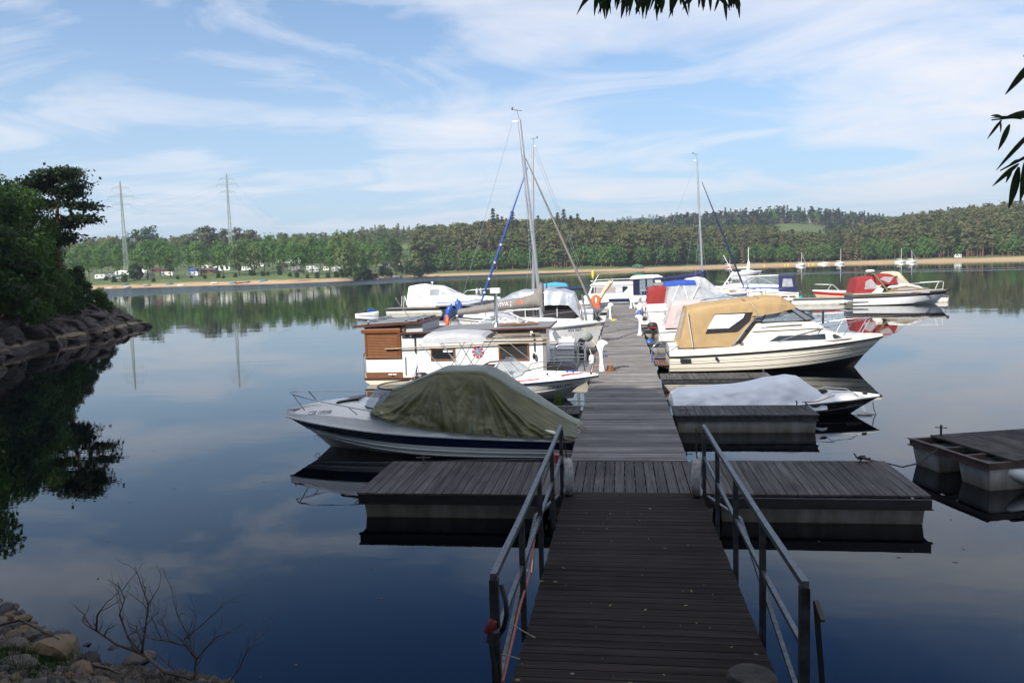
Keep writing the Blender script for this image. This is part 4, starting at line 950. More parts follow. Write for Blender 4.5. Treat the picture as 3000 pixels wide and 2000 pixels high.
mb=MB(); mb.lathe([(.02,-.06),(.045,-.05),(.045,.045),(.05,.05),(.05,.075),(.02,.08)],gy(1633,1345,11.5),10); tag(mb.build('red_valve',mat('faded red plastic',(.42,.07,.07),.5),smooth=40),'faded red plug hanging behind the left handrail','valve')
mb=MB(); mb.bar(gy(2390,1760,4.9),gy(2412,2040,4.9),.03,.03); mb.bar(gy(2390,1760,4.9),gy(2410,1818,4.8),.028,.028); tag(mb.build('gate_bar',K['dark'],smooth=0),'dark thin bar leaning on the near right handrail post','bar')
mb=MB(); mb.lathe([(.135,-1.4),(.135,1.345),(.13,1.37),(.115,1.385)],(.665,4.14,.18),24); mm=mat('weathered post end grain',(.05,.043,.036),.85,var=.35,scale=9,bump=.6,bscale=25); tag(mb.build('mooring_post',mm,smooth=40),'round cut wooden post top at the bottom of the picture','post')
# fallen leaves
GL='small fallen leaves scattered on the gangway'; rr=random.Random(8); lm_=mat('fallen leaf',(.34,.34,.16),.8,var=.3)
for i in range(46):
    x=rr.uniform(-.9,.9); y=rr.uniform(5.2,10.5); s=rr.choice((.007,.009,.012,.02)); z=RZ(y)+.004; a=rr.random()*6.28
    mb=MB(); c,sn=math.cos(a)*s,math.sin(a)*s; mb.add([(x-c*1.4,y-sn*1.4,z),(x+sn*.5,y-c*.5,z+.004),(x+c*1.4,y+sn*1.4,z+.002),(x-sn*.5,y+c*.5,z+.005)],[(0,1,2,3)])
    tag(mb.build('fallen_leaf',lm_,smooth=0),'tiny pale leaf lying on the gangway boards','leaf',GL)
# power pedestals
PED=[(-.052,0),(.05,0),(.030,.06),(.016,.2),(.008,.36),(.004,.5),(.012,.62),(.03,.70),(.062,.745),(.10,.765),(.085,.80),(.05,.838),(.01,.855),(-.03,.85),(-.066,.82),(-.088,.77),(-.095,.71),(-.085,.63),(-.062,.54),(-.048,.44),(-.044,.33),(-.05,.2),(-.062,.08)]
def pedestal(x,y,flip,label,full=True):
    t=thing('power_pedestal',label,'power pedestal',(x,y,DZ),0,'white hooked power pedestals along the jetty'); k=1.19; s=-1 if flip else 1
    poly=[(a*k*s*1.55,b*k*.97) for a,b in PED]
    bm=MB(); n=len(poly); ins=[(a*.90-.004*s,b*.985+.006) for a,b in poly]
    rings=[[(a,-.13,b) for a,b in ins],[(a,-.115,b) for a,b in poly],[(a,.115,b) for a,b in poly],[(a,.13,b) for a,b in ins]]
    b=bm.loft(rings,0,True,False,True).build('body',K['white'],t,50)
    e=MB()
    for a1,b1,a2,b2 in ((-.03,.55,.03,.62),(.03,.55,-.03,.62)): e.bar((a1*s-.03*s,-.1335,b1*k),(a2*s-.03*s,-.1335,b2*k),.003,.007)
    e.prism([(-.045*s,.68*k),(-.02*s,.62*k),(-.045*s,.62*k)],-.135,-.131)
    e.build('emblem',K['navy'],t,0)
    e=MB()
    for z in (.30,.36,.50): e.bar((-.07*s,-.1325,z*k+.035),(.005*s,-.1325,z*k),.002,.006)
    e.build('groove',mat('pedestal groove',(.45,.45,.45),.6) if 'pedestal groove' not in bpy.data.materials else bpy.data.materials['pedestal groove'],t,0)
    e=MB(); e.box((.02*s-.03,-.05,.36*k),(.02*s+.06,.05,.36*k+.06)); e.lathe([(.03,0),(.035,.05),(.02,.11)],((.06)*s,0,.40*k),10,1,Matrix.Rotation(rad(90*s),4,'Y')); e.build('socket',[K['greyp'],K['blue']],t)
    return t
pedestal(-.58,24.95,False,'nearest power pedestal on the left side of the jetty beside the houseboat')
pedestal(.88,37.4,True,'power pedestal on the right side of the jetty beside the pink canopied boat')
pedestal(-.58,49.2,False,'power pedestal on the left side of the jetty next to the orange life vest')
pedestal(.80,60.7,True,'farthest power pedestal on the right near the end of the jetty')
mb=MB(); p=Vector((-.43,24.9,.86)); mb.tube([p,p+Vector((.07,0,-.1)),p+Vector((.10,0,-.28)),p+Vector((.05,-.05,-.42)),p+Vector((-.1,-.13,-.43)),p+Vector((-.22,-.2,-.28)),p+Vector((-.32,-.22,-.2)),p+Vector((-.40,-.24,-.30)),p+Vector((-.44,-.3,-.437)),p+Vector((-.7,-.4,-.40))],.007,6); tag(mb.build('power_cable',K['orange'],smooth=60),'orange cable plugged into the nearest power pedestal','cable')
mb=MB(); p=Vector((-.42,49.1,.80)); mb.tube([p,p+Vector((.12,-.3,-.2)),p+Vector((.35,-.8,-.375)),p+Vector((.9,-1.2,-.38)),p+Vector((1.45,-3.4,-.38))],.011,6); tag(mb.build('power_cable',K['black'],smooth=60),'black cable trailing over the boards from the far left pedestal','cable')
mb=MB()
for k in range(4): mb.tube([(-.38+.18*math.cos(a)*(1-.1*k),48.0+.4*math.sin(a)*(1-.1*k),DZ+.015+.01*k) for a in np.linspace(0,6.28,16)],.012,5)
tag(mb.build('coiled_cable',K['yellow'],smooth=60),'yellow cable coil lying by the left pedestal','cable')
mb=MB(); mb.box((-.44,25.05,DZ),(-.24,25.35,DZ+.13)); mb.box((-.46,24.7,DZ),(-.12,24.78,DZ+.03)); tag(mb.build('wooden_block',K['wood'],smooth=0),'brown wooden block lying behind the nearest pedestal','block')
# ---------------- boats ----------------
class Hull:
    def __init__(s,L,B,z0,z1,dr=.25,over=.8,zc=(.0,.35),full=2.3,tr=.9,pw=1.5):
        s.L,s.B,s.z0,s.z1,s.dr,s.ov,s.zc,s.full,s.tr,s.pw=L,B,z0,z1,dr,over,zc,full,tr,pw
    def b(s,t): return s.B/2*(s.tr+(1-s.tr)*min(1,t/.35))*(1-max(0,(t-.42)/.58)**s.full)
    def zs(s,t): return s.z0+(s.z1-s.z0)*t**s.pw
    def zcf(s,t): return s.zc[0]+(s.zc[1]-s.zc[0])*t**2.2
    def X(s,t,h): return t*(s.L-s.ov*(1-h)*t*t)
    def side(s,t,q):
        b=s.b(t); bc=b*.9*(1-.4*max(0,(t-.45)/.55)**1.5); z=s.zcf(t); y=bc+(b-bc)*(q**.8)
        return s.X(t,.35+.65*q),y,z+(s.zs(t)-z)*q
    def keel(s,t): return s.X(t,0),0.0,-s.dr*(1-t**5)
    def tx(s,x):
        lo,hi=0,1
        for _ in range(30):
            m=(lo+hi)/2
            if s.X(m,1)<x: lo=m
            else: hi=m
        return (lo+hi)/2
    TS=[0,.05,.12,.2,.28,.36,.44,.52,.6,.67,.74,.8,.85,.9,.94,.97,.99,1.0]
    def build(s,par,mats,bands,strakes=(),rub=None,rubr=.03,name='hull'):
        qs=[0]+[b[0] for b in bands[1:]]+[1.0]; qq=sorted(set(qs+[.2,.4,.6,.8])); mi=[]
        def band(q):
            for (a,c,m) in bands:
                if a<=q<c: return m
            return bands[-1][2]
        rings=[]
        for t in s.TS:
            pt=[s.side(t,q) for q in qq[::-1]]; bot=[tuple(np.array(s.side(t,0))*(1-f)+np.array(s.keel(t))*f) for f in (.5,)]
            half=pt+bot
            rings.append([(x,y,z) for x,y,z in half]+[s.keel(t)]+[(x,-y,z) for x,y,z in half[::-1]])
        side=[band((qq[i]+qq[i+1])/2) for i in range(len(qq)-1)][::-1]; bm_=bands[0][2]
        mi=side+[bm_,bm_]+[bm_,bm_]+side[::-1]
        mb=MB().loft(rings,mi); n=len(rings[0]); mb.add(rings[0],[tuple(range(n))],bands[len(bands)//2][2] if len(bands)>1 else 0)
        o=mb.build(name,mats,par,40)
        for q,m,r in strakes:
            k=MB()
            for sg in (-1,1): k.tube([(x,sg*(y+r*.2),z) for x,y,z in [s.side(t,q) for t in s.TS]],r,5)
            k.build('strake',m,par,60)
        if rub is not None:
            k=MB(); P=[(x,y+rubr*.35,z) for x,y,z in [s.side(t,1) for t in s.TS]]; P=P+[(x,-y,z) for x,y,z in P[:-1][::-1]]
            k.tube(P,rubr,6,0,True); k.build('rub_rail',rub,par,60)
        s.obj=o; return o
    def deck(s,par,m,h1=.12,in1=.06,h2=.2,in2=.35,crown=.05,t0=0.0,hb=.08,open_=None,name='deck',floor=None,ks=.6,stern=1.0):
        """moulding above the sheer: rises h1 in in1, then h2 over in2, shrinking to hb at the bow; open_ leaves the cockpit open"""
        rings=[]; TT=[t for t in s.TS if t>=t0]
        if t0>0 and TT[0]>t0: TT=[t0]+TT
        for t in TT:
            x,b,z=s.side(t,1); k=1 if t<ks else 1-(1-hb/(h1+h2+crown))*((t-ks)/(1-ks))**1.6
            k*=min(1,stern+(1-stern)*t/.5)
            sc=min(1,b/(in1+in2+.05)); hh=[(b,0),(b-in1*sc,h1*k),(b-in1*sc-in2*sc,(h1+h2)*k)]
            op=open_ and t<open_
            if op: hh+= [(hh[-1][0]-.03,(h1+h2)*k-.02),(hh[-1][0]-.04,(floor or .1)-z),(0,(floor or .1)-z)]
            else: hh+= [(hh[-1][0]*.66,(h1+h2+crown*.6)*k),(hh[-1][0]*.33,(h1+h2+crown*.9)*k),(0,(h1+h2+crown)*k)]
            rings.append([(x,y,z+d) for y,d in hh]+[(x,-y,z+d) for y,d in hh[:-1][::-1]])
        mb=MB().loft(rings); mb.add(rings[0],[tuple(range(len(rings[0])))])
        s.dk=mb.build(name,m,par,30); return s.dk
def shell(stations,crown=.04,cap=True,r=.10,sub=1):
    """canopy or cabin from stations (xb,xt,yb,zb,yt,zt)"""
    S=[]
    for i in range(len(stations)-1):
        for k in range(sub):
            f=k/sub; S.append([a+(b-a)*f for a,b in zip(stations[i],stations[i+1])])
    S.append(list(stations[-1])); rings=[]
    for xb,xt,yb,zb,yt,zt in S:
        H=max(zt-zb,1e-3); prof=[(yb,zb),(yb+(yt-yb)*.33,zb+H*.33),(yb+(yt-yb)*.66,zb+H*.66),(yt,zt-min(r,H*.3)),(yt-min(r,yt*.4)*.3,zt-min(r,H*.3)*.3),(yt-min(r,yt*.5),zt),(yt*.4,zt+crown*.8),(0,zt+crown)]
        q=[(xb+(xt-xb)*min(1,(z-zb)/H),y,z) for y,z in prof]
        rings.append(q+[(x,-y,z) for x,y,z in q[:-1][::-1]])
    mb=MB().loft(rings)
    if cap: n=len(rings[0]); mb.add(rings[0],[tuple(range(n))]); mb.add(rings[-1],[tuple(range(n))])
    return mb
def wrinkle(o,amp=.02,sc=3.0,seed=0,sub=2,fold=None):
    bm=bmesh.new(); bm.from_mesh(o.data)
    if sub: bmesh.ops.subdivide_edges(bm,edges=bm.edges,cuts=sub,use_grid_fill=True)
    bm.normal_update()
    for v in bm.verts:
        p=v.co*sc; n=noise.noise(p+Vector((seed,0,0)))+.5*noise.noise(p*2.3+Vector((0,seed,0)))
        if fold: n+=fold(v.co)
        v.co+=v.normal*amp*n
    bm.to_mesh(o.data); bm.free(); o.data.polygons.foreach_set('use_smooth',[True]*len(o.data.polygons)); o.data.update(); return o
def rail(par,pts,posts=(),r=.014,m='steel',name='rail'):
    mb=MB(); mb.tube(pts,r,8); o=mb.build(name,K[m],par,60)
    for a,b in posts: MB().tube([a,b],r*.9,6).build('stanchion',K[m],par,60)
    return o
def win(par,poly,target,side,m='glass',name='window',off=.008,frame=None,nx=8):
    o=stick(MB(),poly,target,side,off,nx).build(name,K[m],par,60)
    if frame:
        cx=sum(p[0] for p in poly)/len(poly); cz=sum(p[1] for p in poly)/len(poly)
        fr=[(cx+(x-cx)*1.0+(.022 if x>cx else -.022),cz+(z-cz)+(.022 if z>cz else -.022)) for x,z in poly]
        stick(MB(),fr,target,side,off*.5,nx).build('window_frame',K[frame],o,60)
    return o
def outboard(par,x,y,z,cover='black',band=None,s=1.0,tilt=0.0,rz=0.0):
    """outboard engine hung on the transom: x aft of it"""
    M=Matrix.Translation((x,y,z))@Matrix.Rotation(rz,4,'Z')@Matrix.Rotation(tilt,4,'Y')@Matrix.Scale(s,4)
    mb=MB(); R=[]
    for zz,a,b,dx in ((0,.10,.10,0),(.04,.19,.14,0),(.18,.22,.15,-.02),(.28,.20,.13,-.03),(.33,.12,.08,-.03)):
        R.append([M@Vector((dx-.12+a*math.cos(k*math.pi/6),b*math.sin(k*math.pi/6),.25+zz)) for k in range(12)])
    o=mb.loft(R,0,True,False,True).build('motor',K[cover],par,45)
    mb=MB(); mb.box((-.19,-.05,-.45),(-.06,.05,.27),0,M); mb.box((-.30,-.10,-.40),(.0,.10,-.385),0,M); mb.box((-.07,-.09,.05),(.06,.09,.24),0,M); mb.build('leg',K['dark'],o,0)
    if band: mb=MB(); mb.box((-.30,-.156,.335),(.06,-.150,.37),0,M); mb.build('stripe',K[band],o,0)
    return o
def boat(name,label,x,y,rz=0.0,cat='motorboat',roll=0.0):
    t=thing(name,label,cat,(x,y,0),rz); t.rotation_euler=(roll,0,rz); return t
def flag(par,p,m1='white'):
    mb=MB(); mb.tube([p,Vector(p)+Vector((-.12,0,.6))],.008,6,3)
    q=Vector(p)+Vector((-.10,0,.55))
    mb.add([q,q+Vector((-.05,.03,-.32)),q+Vector((-.16,-.02,-.36)),q+Vector((-.13,0,-.05))],[(0,1,2,3)],0); q2=q+Vector((0,-.004,0))
    mb.add([q2+Vector((-.05,.03,-.32)),q2+Vector((-.16,-.02,-.36)),q2+Vector((-.145,0,-.2)),q2+Vector((-.03,.01,-.18))],[(0,1,2,3)],1); mb.add([q2,q2+Vector((-.05,.03,-.32)),q2+Vector((-.08,.0,-.2))],[(0,1,2)],2)
    return mb.build('flag',[K['white'],K['red'],K['blue'],K['steel']],par,0)

# --- 1. cuddy boat under the olive tarpaulin (bow to the left)
def cuddy():
    t=boat('cuddy_boat','white and navy cuddy motorboat covered with an olive tarpaulin','0',0) if False else boat('cuddy_boat','white and navy cuddy motorboat half hidden under an olive tarpaulin',-.98,16.15,math.pi)
    h=Hull(6.28,2.2,.34,.66,.28,.95,(-.02,.30),2.2,.93,1.2)
    h.build(t,[K['gel'],K['navy'],K['white']],[(0,.52,0),(.52,.97,1),(.97,1,2)],[(.30,K['white'],.012),(.08,K['white'],.012)],K['white'],.022)
    d=h.deck(t,K['gel'],.22,.07,.17,.30,.12,hb=.16,ks=.74,stern=.12)
    # windscreen
    ws=MB(); R=[]
    for k in range(15):
        a=-1.25+2.5*k/14; x=3.75+.72*math.cos(a); y=.80*math.sin(a); R.append([(x,y,.97-.02*abs(y)),(x-.30,y*.9,1.34)])
    ws.loft(R).build('windscreen',K['clear'],t,60)
    f=MB(); f.tube([r[0] for r in R],.018,6); f.tube([r[1] for r in R],.014,6); f.build('windscreen_frame',K['galvd'],t,60)
    hm=MB(); hm.prism([(4.55,0),(5.02,0),(5.08,.02),(5.02,.045),(4.55,.045)],-.26,.26,0,lambda x,y,z:(x,y,z+1.075-.16*(x-4.5))); bev(hm.build('hatch',K['dark'],t,30),.015)
    pts=[]; 
    for s_ in (1,):
        for x,y,z in ((3.7,.98,.90),(4.3,.93,.99),(5.0,.75,1.08),(5.6,.50,1.15),(6.02,.24,1.19),(6.18,0,1.20),(6.02,-.24,1.19),(5.6,-.50,1.15),(5.0,-.75,1.10),(4.3,-.93,1.05),(3.7,-.98,1.0)): pts.append((x,y,z))
    rail(t,pts,[((4.55,.90,1.02),(4.38,.86,.86)),((6.0,.27,1.19),(5.78,.22,.84)),((4.6,-.90,1.06),(4.42,-.86,.86)),((5.9,-.32,1.18),(5.62,-.28,.88))],.013)
    bw=MB(); bw.box((5.95,-.05,.80),(6.10,.05,.85)); bw.ball((6.14,.06,.84),.03); bev(bw.build('bow_fitting',K['steel'],t),.008)
    rg=MB(); rg.tube([Vector((5.63+.05*math.cos(a),0,.20+.05*math.sin(a))) for a in np.linspace(0,6.28,12)],.007,5); rg.build('bow_eye',K['steel'],t,60)
    text_mesh('CZE 109258',.115,t,'registration',K['ink'],(5.68,0,.68),(-1,0,.03),(0,-.25,1),d,.006)
    text_mesh('AYLINER',.11,t,'lettering',K['galvd'],(2.95,0,.055),(-1,0,-.03),(0,0,1),h.obj,.006)
    hole=MB(); hole.ball((.55,.98,.50),(.26,.06,.07),12,0); hole.build('air_scoop',K['gel'],t,60)
    # tarpaulin
    xs=np.linspace(-.10,4.05,130); rz_=np.interp(xs,[-.1,.15,.5,1.0,1.5,1.8,2.1,2.75,3.0,3.5,3.85,4.05],[.50,.64,.86,1.17,1.50,1.66,1.68,1.68,1.58,1.38,1.26,1.14])
    hz=np.interp(xs,[-.1,.4,1.2,2.2,3.0,3.6,4.05],[.34,.40,.44,.52,.62,.74,.88]); wt=np.interp(xs,[-.1,.8,1.8,2.75,3.4,4.05],[.25,.45,.62,.62,.55,.42])
    R=[]
    def crease(x,s,sg):
        xp=1.87 if x<2.3 else 2.72; th=math.atan2(x-xp,s+.10); r=math.hypot(x-xp,s)
        c=.050*(1-abs(noise.noise((th*4.2,r*.7+sg*3,11))))**7*min(1,r*1.6)+.028*(1-abs(noise.noise((th*10,r*1.1+sg*3,17))))**6*min(1,r*1.6)
        c+=.030*max(0,s-.35)*(1-abs(noise.noise((x*1.1,s*7.5+sg*3,23))))**6
        return c-.02
    def fold(x,s,sg):
        f=0
        for (px_,fx,w_,a_) in ((1.85,.15,.10,.10),(1.85,.45,.07,.09),(1.86,.80,.10,.11),(1.86,1.15,.06,.06),(1.88,1.45,.07,.07),(1.9,1.9,.05,.06),(2.70,2.45,.05,.05),(2.72,2.95,.07,.07),(2.75,3.3,.06,.07),(2.78,3.7,.08,.09),(2.8,3.95,.06,.08)):
            c=px_+(fx-px_)*s; d=(x-c)/(w_*(.35+s)); f+=a_*math.exp(-d*d)*min(1,s*2.2)
        f-=.03*math.sin(x*3.1+s*5)*s; f+=.022*abs(math.sin(s*9+x*1.7+noise.noise((x*1.5,s,3))*2))*s
        n=noise.noise((x*1.6,s*1.5+sg*3,1))*.03+noise.noise((x*6,s*7+sg*3,4))*.006+noise.noise((x*15,s*13+sg*5,8))*.004+crease(x,s,sg)
        return f+n*(.4+s)
    for i,x in enumerate(xs):
        tt=h.tx(min(max(x,0),6)); yh=h.side(tt,1)[1]+.015; row=[]
        for sg in (1,-1):
            half=[]
            for k in range(36):
                s=k/35; y=wt[i]+(yh-wt[i])*(s**.85); z=rz_[i]-.03-(rz_[i]-.03-hz[i])*(s**1.05); n=fold(x,s,sg)
                half.append((x+.03*noise.noise((x*3,s*4,sg)),sg*(y+n*.85),z+n*.45+.03*noise.noise((x*4,sg,2))*s))
            top=[(x,sg*wt[i]*f,rz_[i]+.02*(1-f)+.02*noise.noise((x*3,f*2*sg,5))) for f in ((.99,.66,.33) if sg>0 else (.33,.66,.99))]
            row+= (half[::-1]+top+[(x,0,rz_[i]+.02)]) if sg>0 else (top+half)
        R.append(row)
    mb=MB().loft(R)
    e0=R[0]; mb.add([(p[0]-.06,p[1]*.96,min(p[2],.40)) for p in e0]+e0,[(k,k+1,k+1+len(e0),k+len(e0)) for k in range(len(e0)-1)])
    e1=R[-1]; mb.add([(p[0]+.12,p[1]*.8,min(p[2],.86)) for p in e1]+e1,[(k,k+1,k+1+len(e1),k+len(e1)) for k in range(len(e1)-1)])
    tp=mb.build('tarpaulin',K['olive'],None,180); tp.location=(-.98,16.15,0); tp.rotation_euler=(0,0,math.pi)
    tag(tp,'creased olive green tarpaulin draped over the nearest motorboat','tarpaulin')
    mb=MB(); mb.box((-.22,-.85,.16),(-.02,.85,.24)); bev(mb.build('swim_platform',K['gel'],t),.03)
    return t
cuddy()
for P,lb in (([(-1.0,15.75,.45),(-.85,15.9,.52),(-.72,16.0,.42)],'pale line from the olive tarped boat to the jetty edge'),([(-1.9,18.6,.46),(-1.4,18.5,.43),(-1.0,18.45,.45),(-.72,18.38,.43),(-.66,18.45,.43),(-.78,18.52,.43),(-1.0,18.47,.45)],'pale rope lying over the edge of the jetty near the green plant')):
    mb=MB(); mb.tube(P,.012,6); tag(mb.build('mooring_rope',K['rope'],smooth=60),lb,'rope')
mb=MB(); rr=random.Random(2)
for k in range(34):
    a=rr.random()*6.28; x,y=-1.5+rr.gauss(0,.05),18.7+rr.gauss(0,.05); hh=.16+.22*rr.random(); l=Vector((math.cos(a),math.sin(a),0))*.06
    for q in range(4):
        z=.41+hh*(q+.5)/4; c=Vector((x,y,z))+l*(q/4); d=Vector((math.cos(a+q*2),math.sin(a+q*2),.8)).normalized()*.06; s_=Vector((-d.y,d.x,0))*.2
        mb.add([c,c+d*.5+s_,c+d,c+d*.5-s_],[(0,1,2,3)])
    mb.tube([(x,y,.40),(x+l.x,y+l.y,.41+hh)],.003,4)
K['plant']=leafmat('fresh weed leaves',(.10,.19,.02),(.17,.27,.03),.4); tag(mb.build('wild_plant',K['plant'],smooth=0),'small bright green plant growing on the finger pontoon','plant')

# --- 2. low speedboat under the white sheet
def speedboat():
    t=boat('speedboat','low dark speedboat with a pale pointed foredeck marked 08','x',0) if False else boat('speedboat','low dark speedboat with a pale pointed foredeck marked 08',1.32,19.75)
    h=Hull(4.85,1.75,.24,.41,.18,.66,(-.02,.16),1.75,.95,1.0)
    h.build(t,[K['dark'],K['lgrey']],[(0,1,0)],[(.25,K['greyp'],.008)],K['greyp'],.016)
    d=h.deck(t,K['gel'],.13,.20,.06,.30,.07,hb=.05)
    text_mesh('08',.17,t,'number',K['white'],(3.82,0,.31),(1,0,.05),(0,.5,.86),d,.005,shear=.15)
    text_mesh('ANGELA',.10,t,'lettering',K['lgrey'],(4.02,0,.18),(1,0,.06),(0,0,1),h.obj,.006)
    for sg in (-1,1): rail(t,[(3.55,sg*.42,.50),(3.65,sg*.41,.59),(4.15,sg*.28,.56),(4.28,sg*.24,.47)],(),.013,name='grab_rail')
    mb=MB(); mb.box((4.45,-.05,.46),(4.55,.05,.52)); mb.build('bow_fitting',K['black'],t); mb=MB(); mb.ball((3.48,-.15,.57),(.14,.05,.05)); mb.build('deck_vent',K['black'],t)
    xs=np.linspace(-.08,3.42,52); zt=np.interp(xs,[-.08,.1,.35,.8,1.4,1.7,2.2,2.7,2.95,3.2,3.42],[.48,.58,.62,.64,.68,.72,.84,.93,.90,.70,.56]); R=[]
    for i,x in enumerate(xs):
        tt=h.tx(max(x,0)); yh=h.side(tt,1)[1]+.03; row=[]; wtp=yh*np.interp(x,[0,1.5,2.8,3.4],[.66,.6,.42,.4])
        for sg in (1,-1):
            half=[]
            for k in range(15):
                s=k/14; y=wtp+(yh-wtp)*s**.8; z=zt[i]-.02-(zt[i]-.02-.20)*s**1.1
                n=noise.noise((x*2.6,s*2+sg*4,3))*.075*s+noise.noise((x*6,s*5+sg*4,7))*.035+.05*abs(math.sin(x*4.2+s*2.2+noise.noise((x,s,1))*2))*s
                half.append((x,sg*(y+n),z+n*.4))
            top=[(x,sg*wtp*f,zt[i]+.02*(1-f)+.02*noise.noise((x*2.5,f*sg,5))) for f in ((.9,.5) if sg>0 else (.5,.9))]
            row+=(half[::-1]+top+[(x,0,zt[i]+.02)]) if sg>0 else top+half
        R.append(row)
    mb=MB().loft(R)
    for e,dx in ((R[0],-.05),(R[-1],.08)): mb.add([(p[0]+dx,p[1]*.9,min(p[2],.42 if dx>0 else .25)) for p in e]+e,[(k,k+1,k+1+len(e),k+len(e)) for k in range(len(e)-1)])
    tp=mb.build('white_sheet',K['tarpw'],None,180); tp.location=(1.32,19.75,0); tag(tp,'crumpled white sheet pulled over the low speedboat','tarpaulin')
speedboat()
mb=MB(); mb.tube([(4.1,18.5,.50),(4.5,18.75,.47),(4.95,19.05,.56)],.010,6);  tag(mb.build('mooring_rope',K['roper'],smooth=60),'pinkish red stern rope of the white sheeted speedboat','rope') if False else None; m_s=MB(); m_s.tube([(1.12,20.4,.38),(1.25,20.3,.36),(1.42,20.2,.40)],.013,6); tag(m_s.build('mooring_rope',K['roper'],smooth=60),'short pink stern rope between the jetty and the white sheet','rope'); tag(mb.build('mooring_rope',K['roper'],smooth=60),'pinkish red rope tying the white sheeted speedboat to its finger','rope')
mb=MB(); mb.tube([(6.0,19.7,.30),(6.02,19.66,.10),(6.05,19.6,.0),(5.8,19.5,.01),(5.6,19.55,.01)],.012,6); tag(mb.build('mooring_rope',K['rope'],smooth=60),'loose line trailing into the water from the speedboat bow','rope')

# --- 3. bowrider with the red stripe and the grey bimini (bow to the jetty)
def bowrider():
    t=boat('bowrider_boat','white motorboat with a red stripe and a raised pale grey bimini','x',0) if False else boat('bowrider_boat','white motorboat with a red stripe and a raised pale grey bimini',-5.6,22.3)
    h=Hull(4.95,1.9,.45,.62,.25,.95,(.02,.30),2.0,.92,1.3)
    h.build(t,[K['gel']],[(0,1,0)],[(.30,K['white'],.01)],K['navy'],.028)
    d=h.deck(t,K['gel'],.12,.10,.05,.32,.09,hb=.07,open_=.50,floor=.15)
    st=MB(); stick(st,[(1.6,.53),(4.4,.70),(4.55,.735),(1.6,.565)],d,-1,.004,24,1); st.build('stripe',K['red'],t,60)
    text_mesh('CZ401292',.155,t,'registration',K['ink'],(3.55,0,.33),(1,0,.055),(0,0,1),h.obj,.008,shear=.18)
    # windscreen: two side panes, two front panes
    A=[(1.75,-.78,.66),(2.6,-.74,.68),(3.05,0,.80),(2.6,.74,.68),(1.75,.78,.66)]; Tp=[(2.0,-.62,.92),(2.22,-.60,1.14),(2.5,0,1.17),(2.22,.60,1.14),(2.0,.62,.92)]
    for i in range(4): MB().add([A[i],A[i+1],Tp[i+1],Tp[i]],[(0,1,2,3)]).build('windscreen',K['clear'],t,0)
    f=MB(); f.tube(A,.016,6); f.tube(Tp,.016,6)
    for i in range(5): f.tube([A[i],Tp[i]],.014,6)
    f.build('windscreen_frame',K['alu'],t,60)
    f=MB(); f.tube([(1.1,-.72,.70),(1.75,-.66,1.05),(1.95,-.6,1.14),(2.25,-.55,1.15)],.022,8); f.build('roll_bar',K['rust'],t,60)
    mb=MB(); mb.box((1.6,.1,.3),(2.0,.5,.95)); mb.box((1.5,-.55,.3),(1.95,-.1,.72)); bev(mb.build('seat',mat('maroon seat',(.20,.03,.03),.6),t),.06)
    st=shell([(-.05,.02,.84,1.76,.78,1.84),(.10,.12,.88,1.70,.80,1.92),(.95,.95,.88,1.72,.8,1.98),(1.78,1.75,.88,1.70,.8,1.93),(1.88,1.88,.84,1.77,.78,1.86)],.03,False,.10,5)
    b=st.build('bimini',mat('pale bimini cloth',(.40,.41,.43),.8,var=.06),t,180); wrinkle(b,.012,4,2,1)
    for sg in (-1,1):
        f=MB(); f.tube([(.02,sg*.91,1.70),(1.0,sg*.86,.62)],.013,6); f.tube([(.65,sg*.91,1.74),(1.1,sg*.86,1.0),(1.35,sg*.86,.62)],.013,6); f.tube([(1.3,sg*.91,1.74),(.62,sg*.86,.64)],.013,6); f.tube([(1.85,sg*.91,1.70),(1.25,sg*.86,.9),(.95,sg*.86,.62)],.013,6); f.build('bimini_frame',K['alu'],t,60)
    f=MB()
    for a,b_ in (((0,-.9,1.72),(-.35,-.8,.5)),((0,-.85,1.72),(-.25,-.8,.5)),((1.95,-.9,1.85),(3.3,-.5,.72)),((1.95,.5,1.9),(3.4,.2,.75))): f.tube([a,b_],.005,4)
    f.build('strap',K['lgrey'],t,0)
    pts=[(2.85,-.80,.76),(2.95,-.80,.90),(3.4,-.72,.98),(4.2,-.42,1.03),(4.75,0,1.05),(4.2,.42,1.03),(3.4,.72,.98),(2.95,.80,.90),(2.85,.80,.76)]
    rail(t,pts,[((3.9,-.55,1.01),(3.75,-.52,.74)),((4.5,-.2,1.04),(4.25,-.2,.74)),((3.9,.55,1.01),(3.75,.52,.74))],.013,'galv')
    mb=MB(); mb.lathe([(.03,0),(.03,.05),(.02,.06)],(3.55,-.5,.73),8); mb.lathe([(.035,0),(.035,.03),(.02,.05)],(4.75,0,.68),8); mb.build('bow_fitting',K['black'],t)
    mb=MB(); rr=random.Random(4); mb.tube([(4.1+rr.gauss(0,.16),rr.gauss(.1,.1),.765) for _ in range(14)],.014,5); mb.build('rope_heap',K['ropeb'],t,60)
    outboard(t,-.06,0,.2,'dark'); flag(t,(.0,-.8,.55)); return t
bowrider()
mb=MB(); mb.tube([(-.95,23.1,.52),(-.5,23.2,.44),(-.3,23.3,.43)],.012,6); tag(mb.build('mooring_rope',K['rope'],smooth=60),'pale bow line of the red striped motorboat','rope')

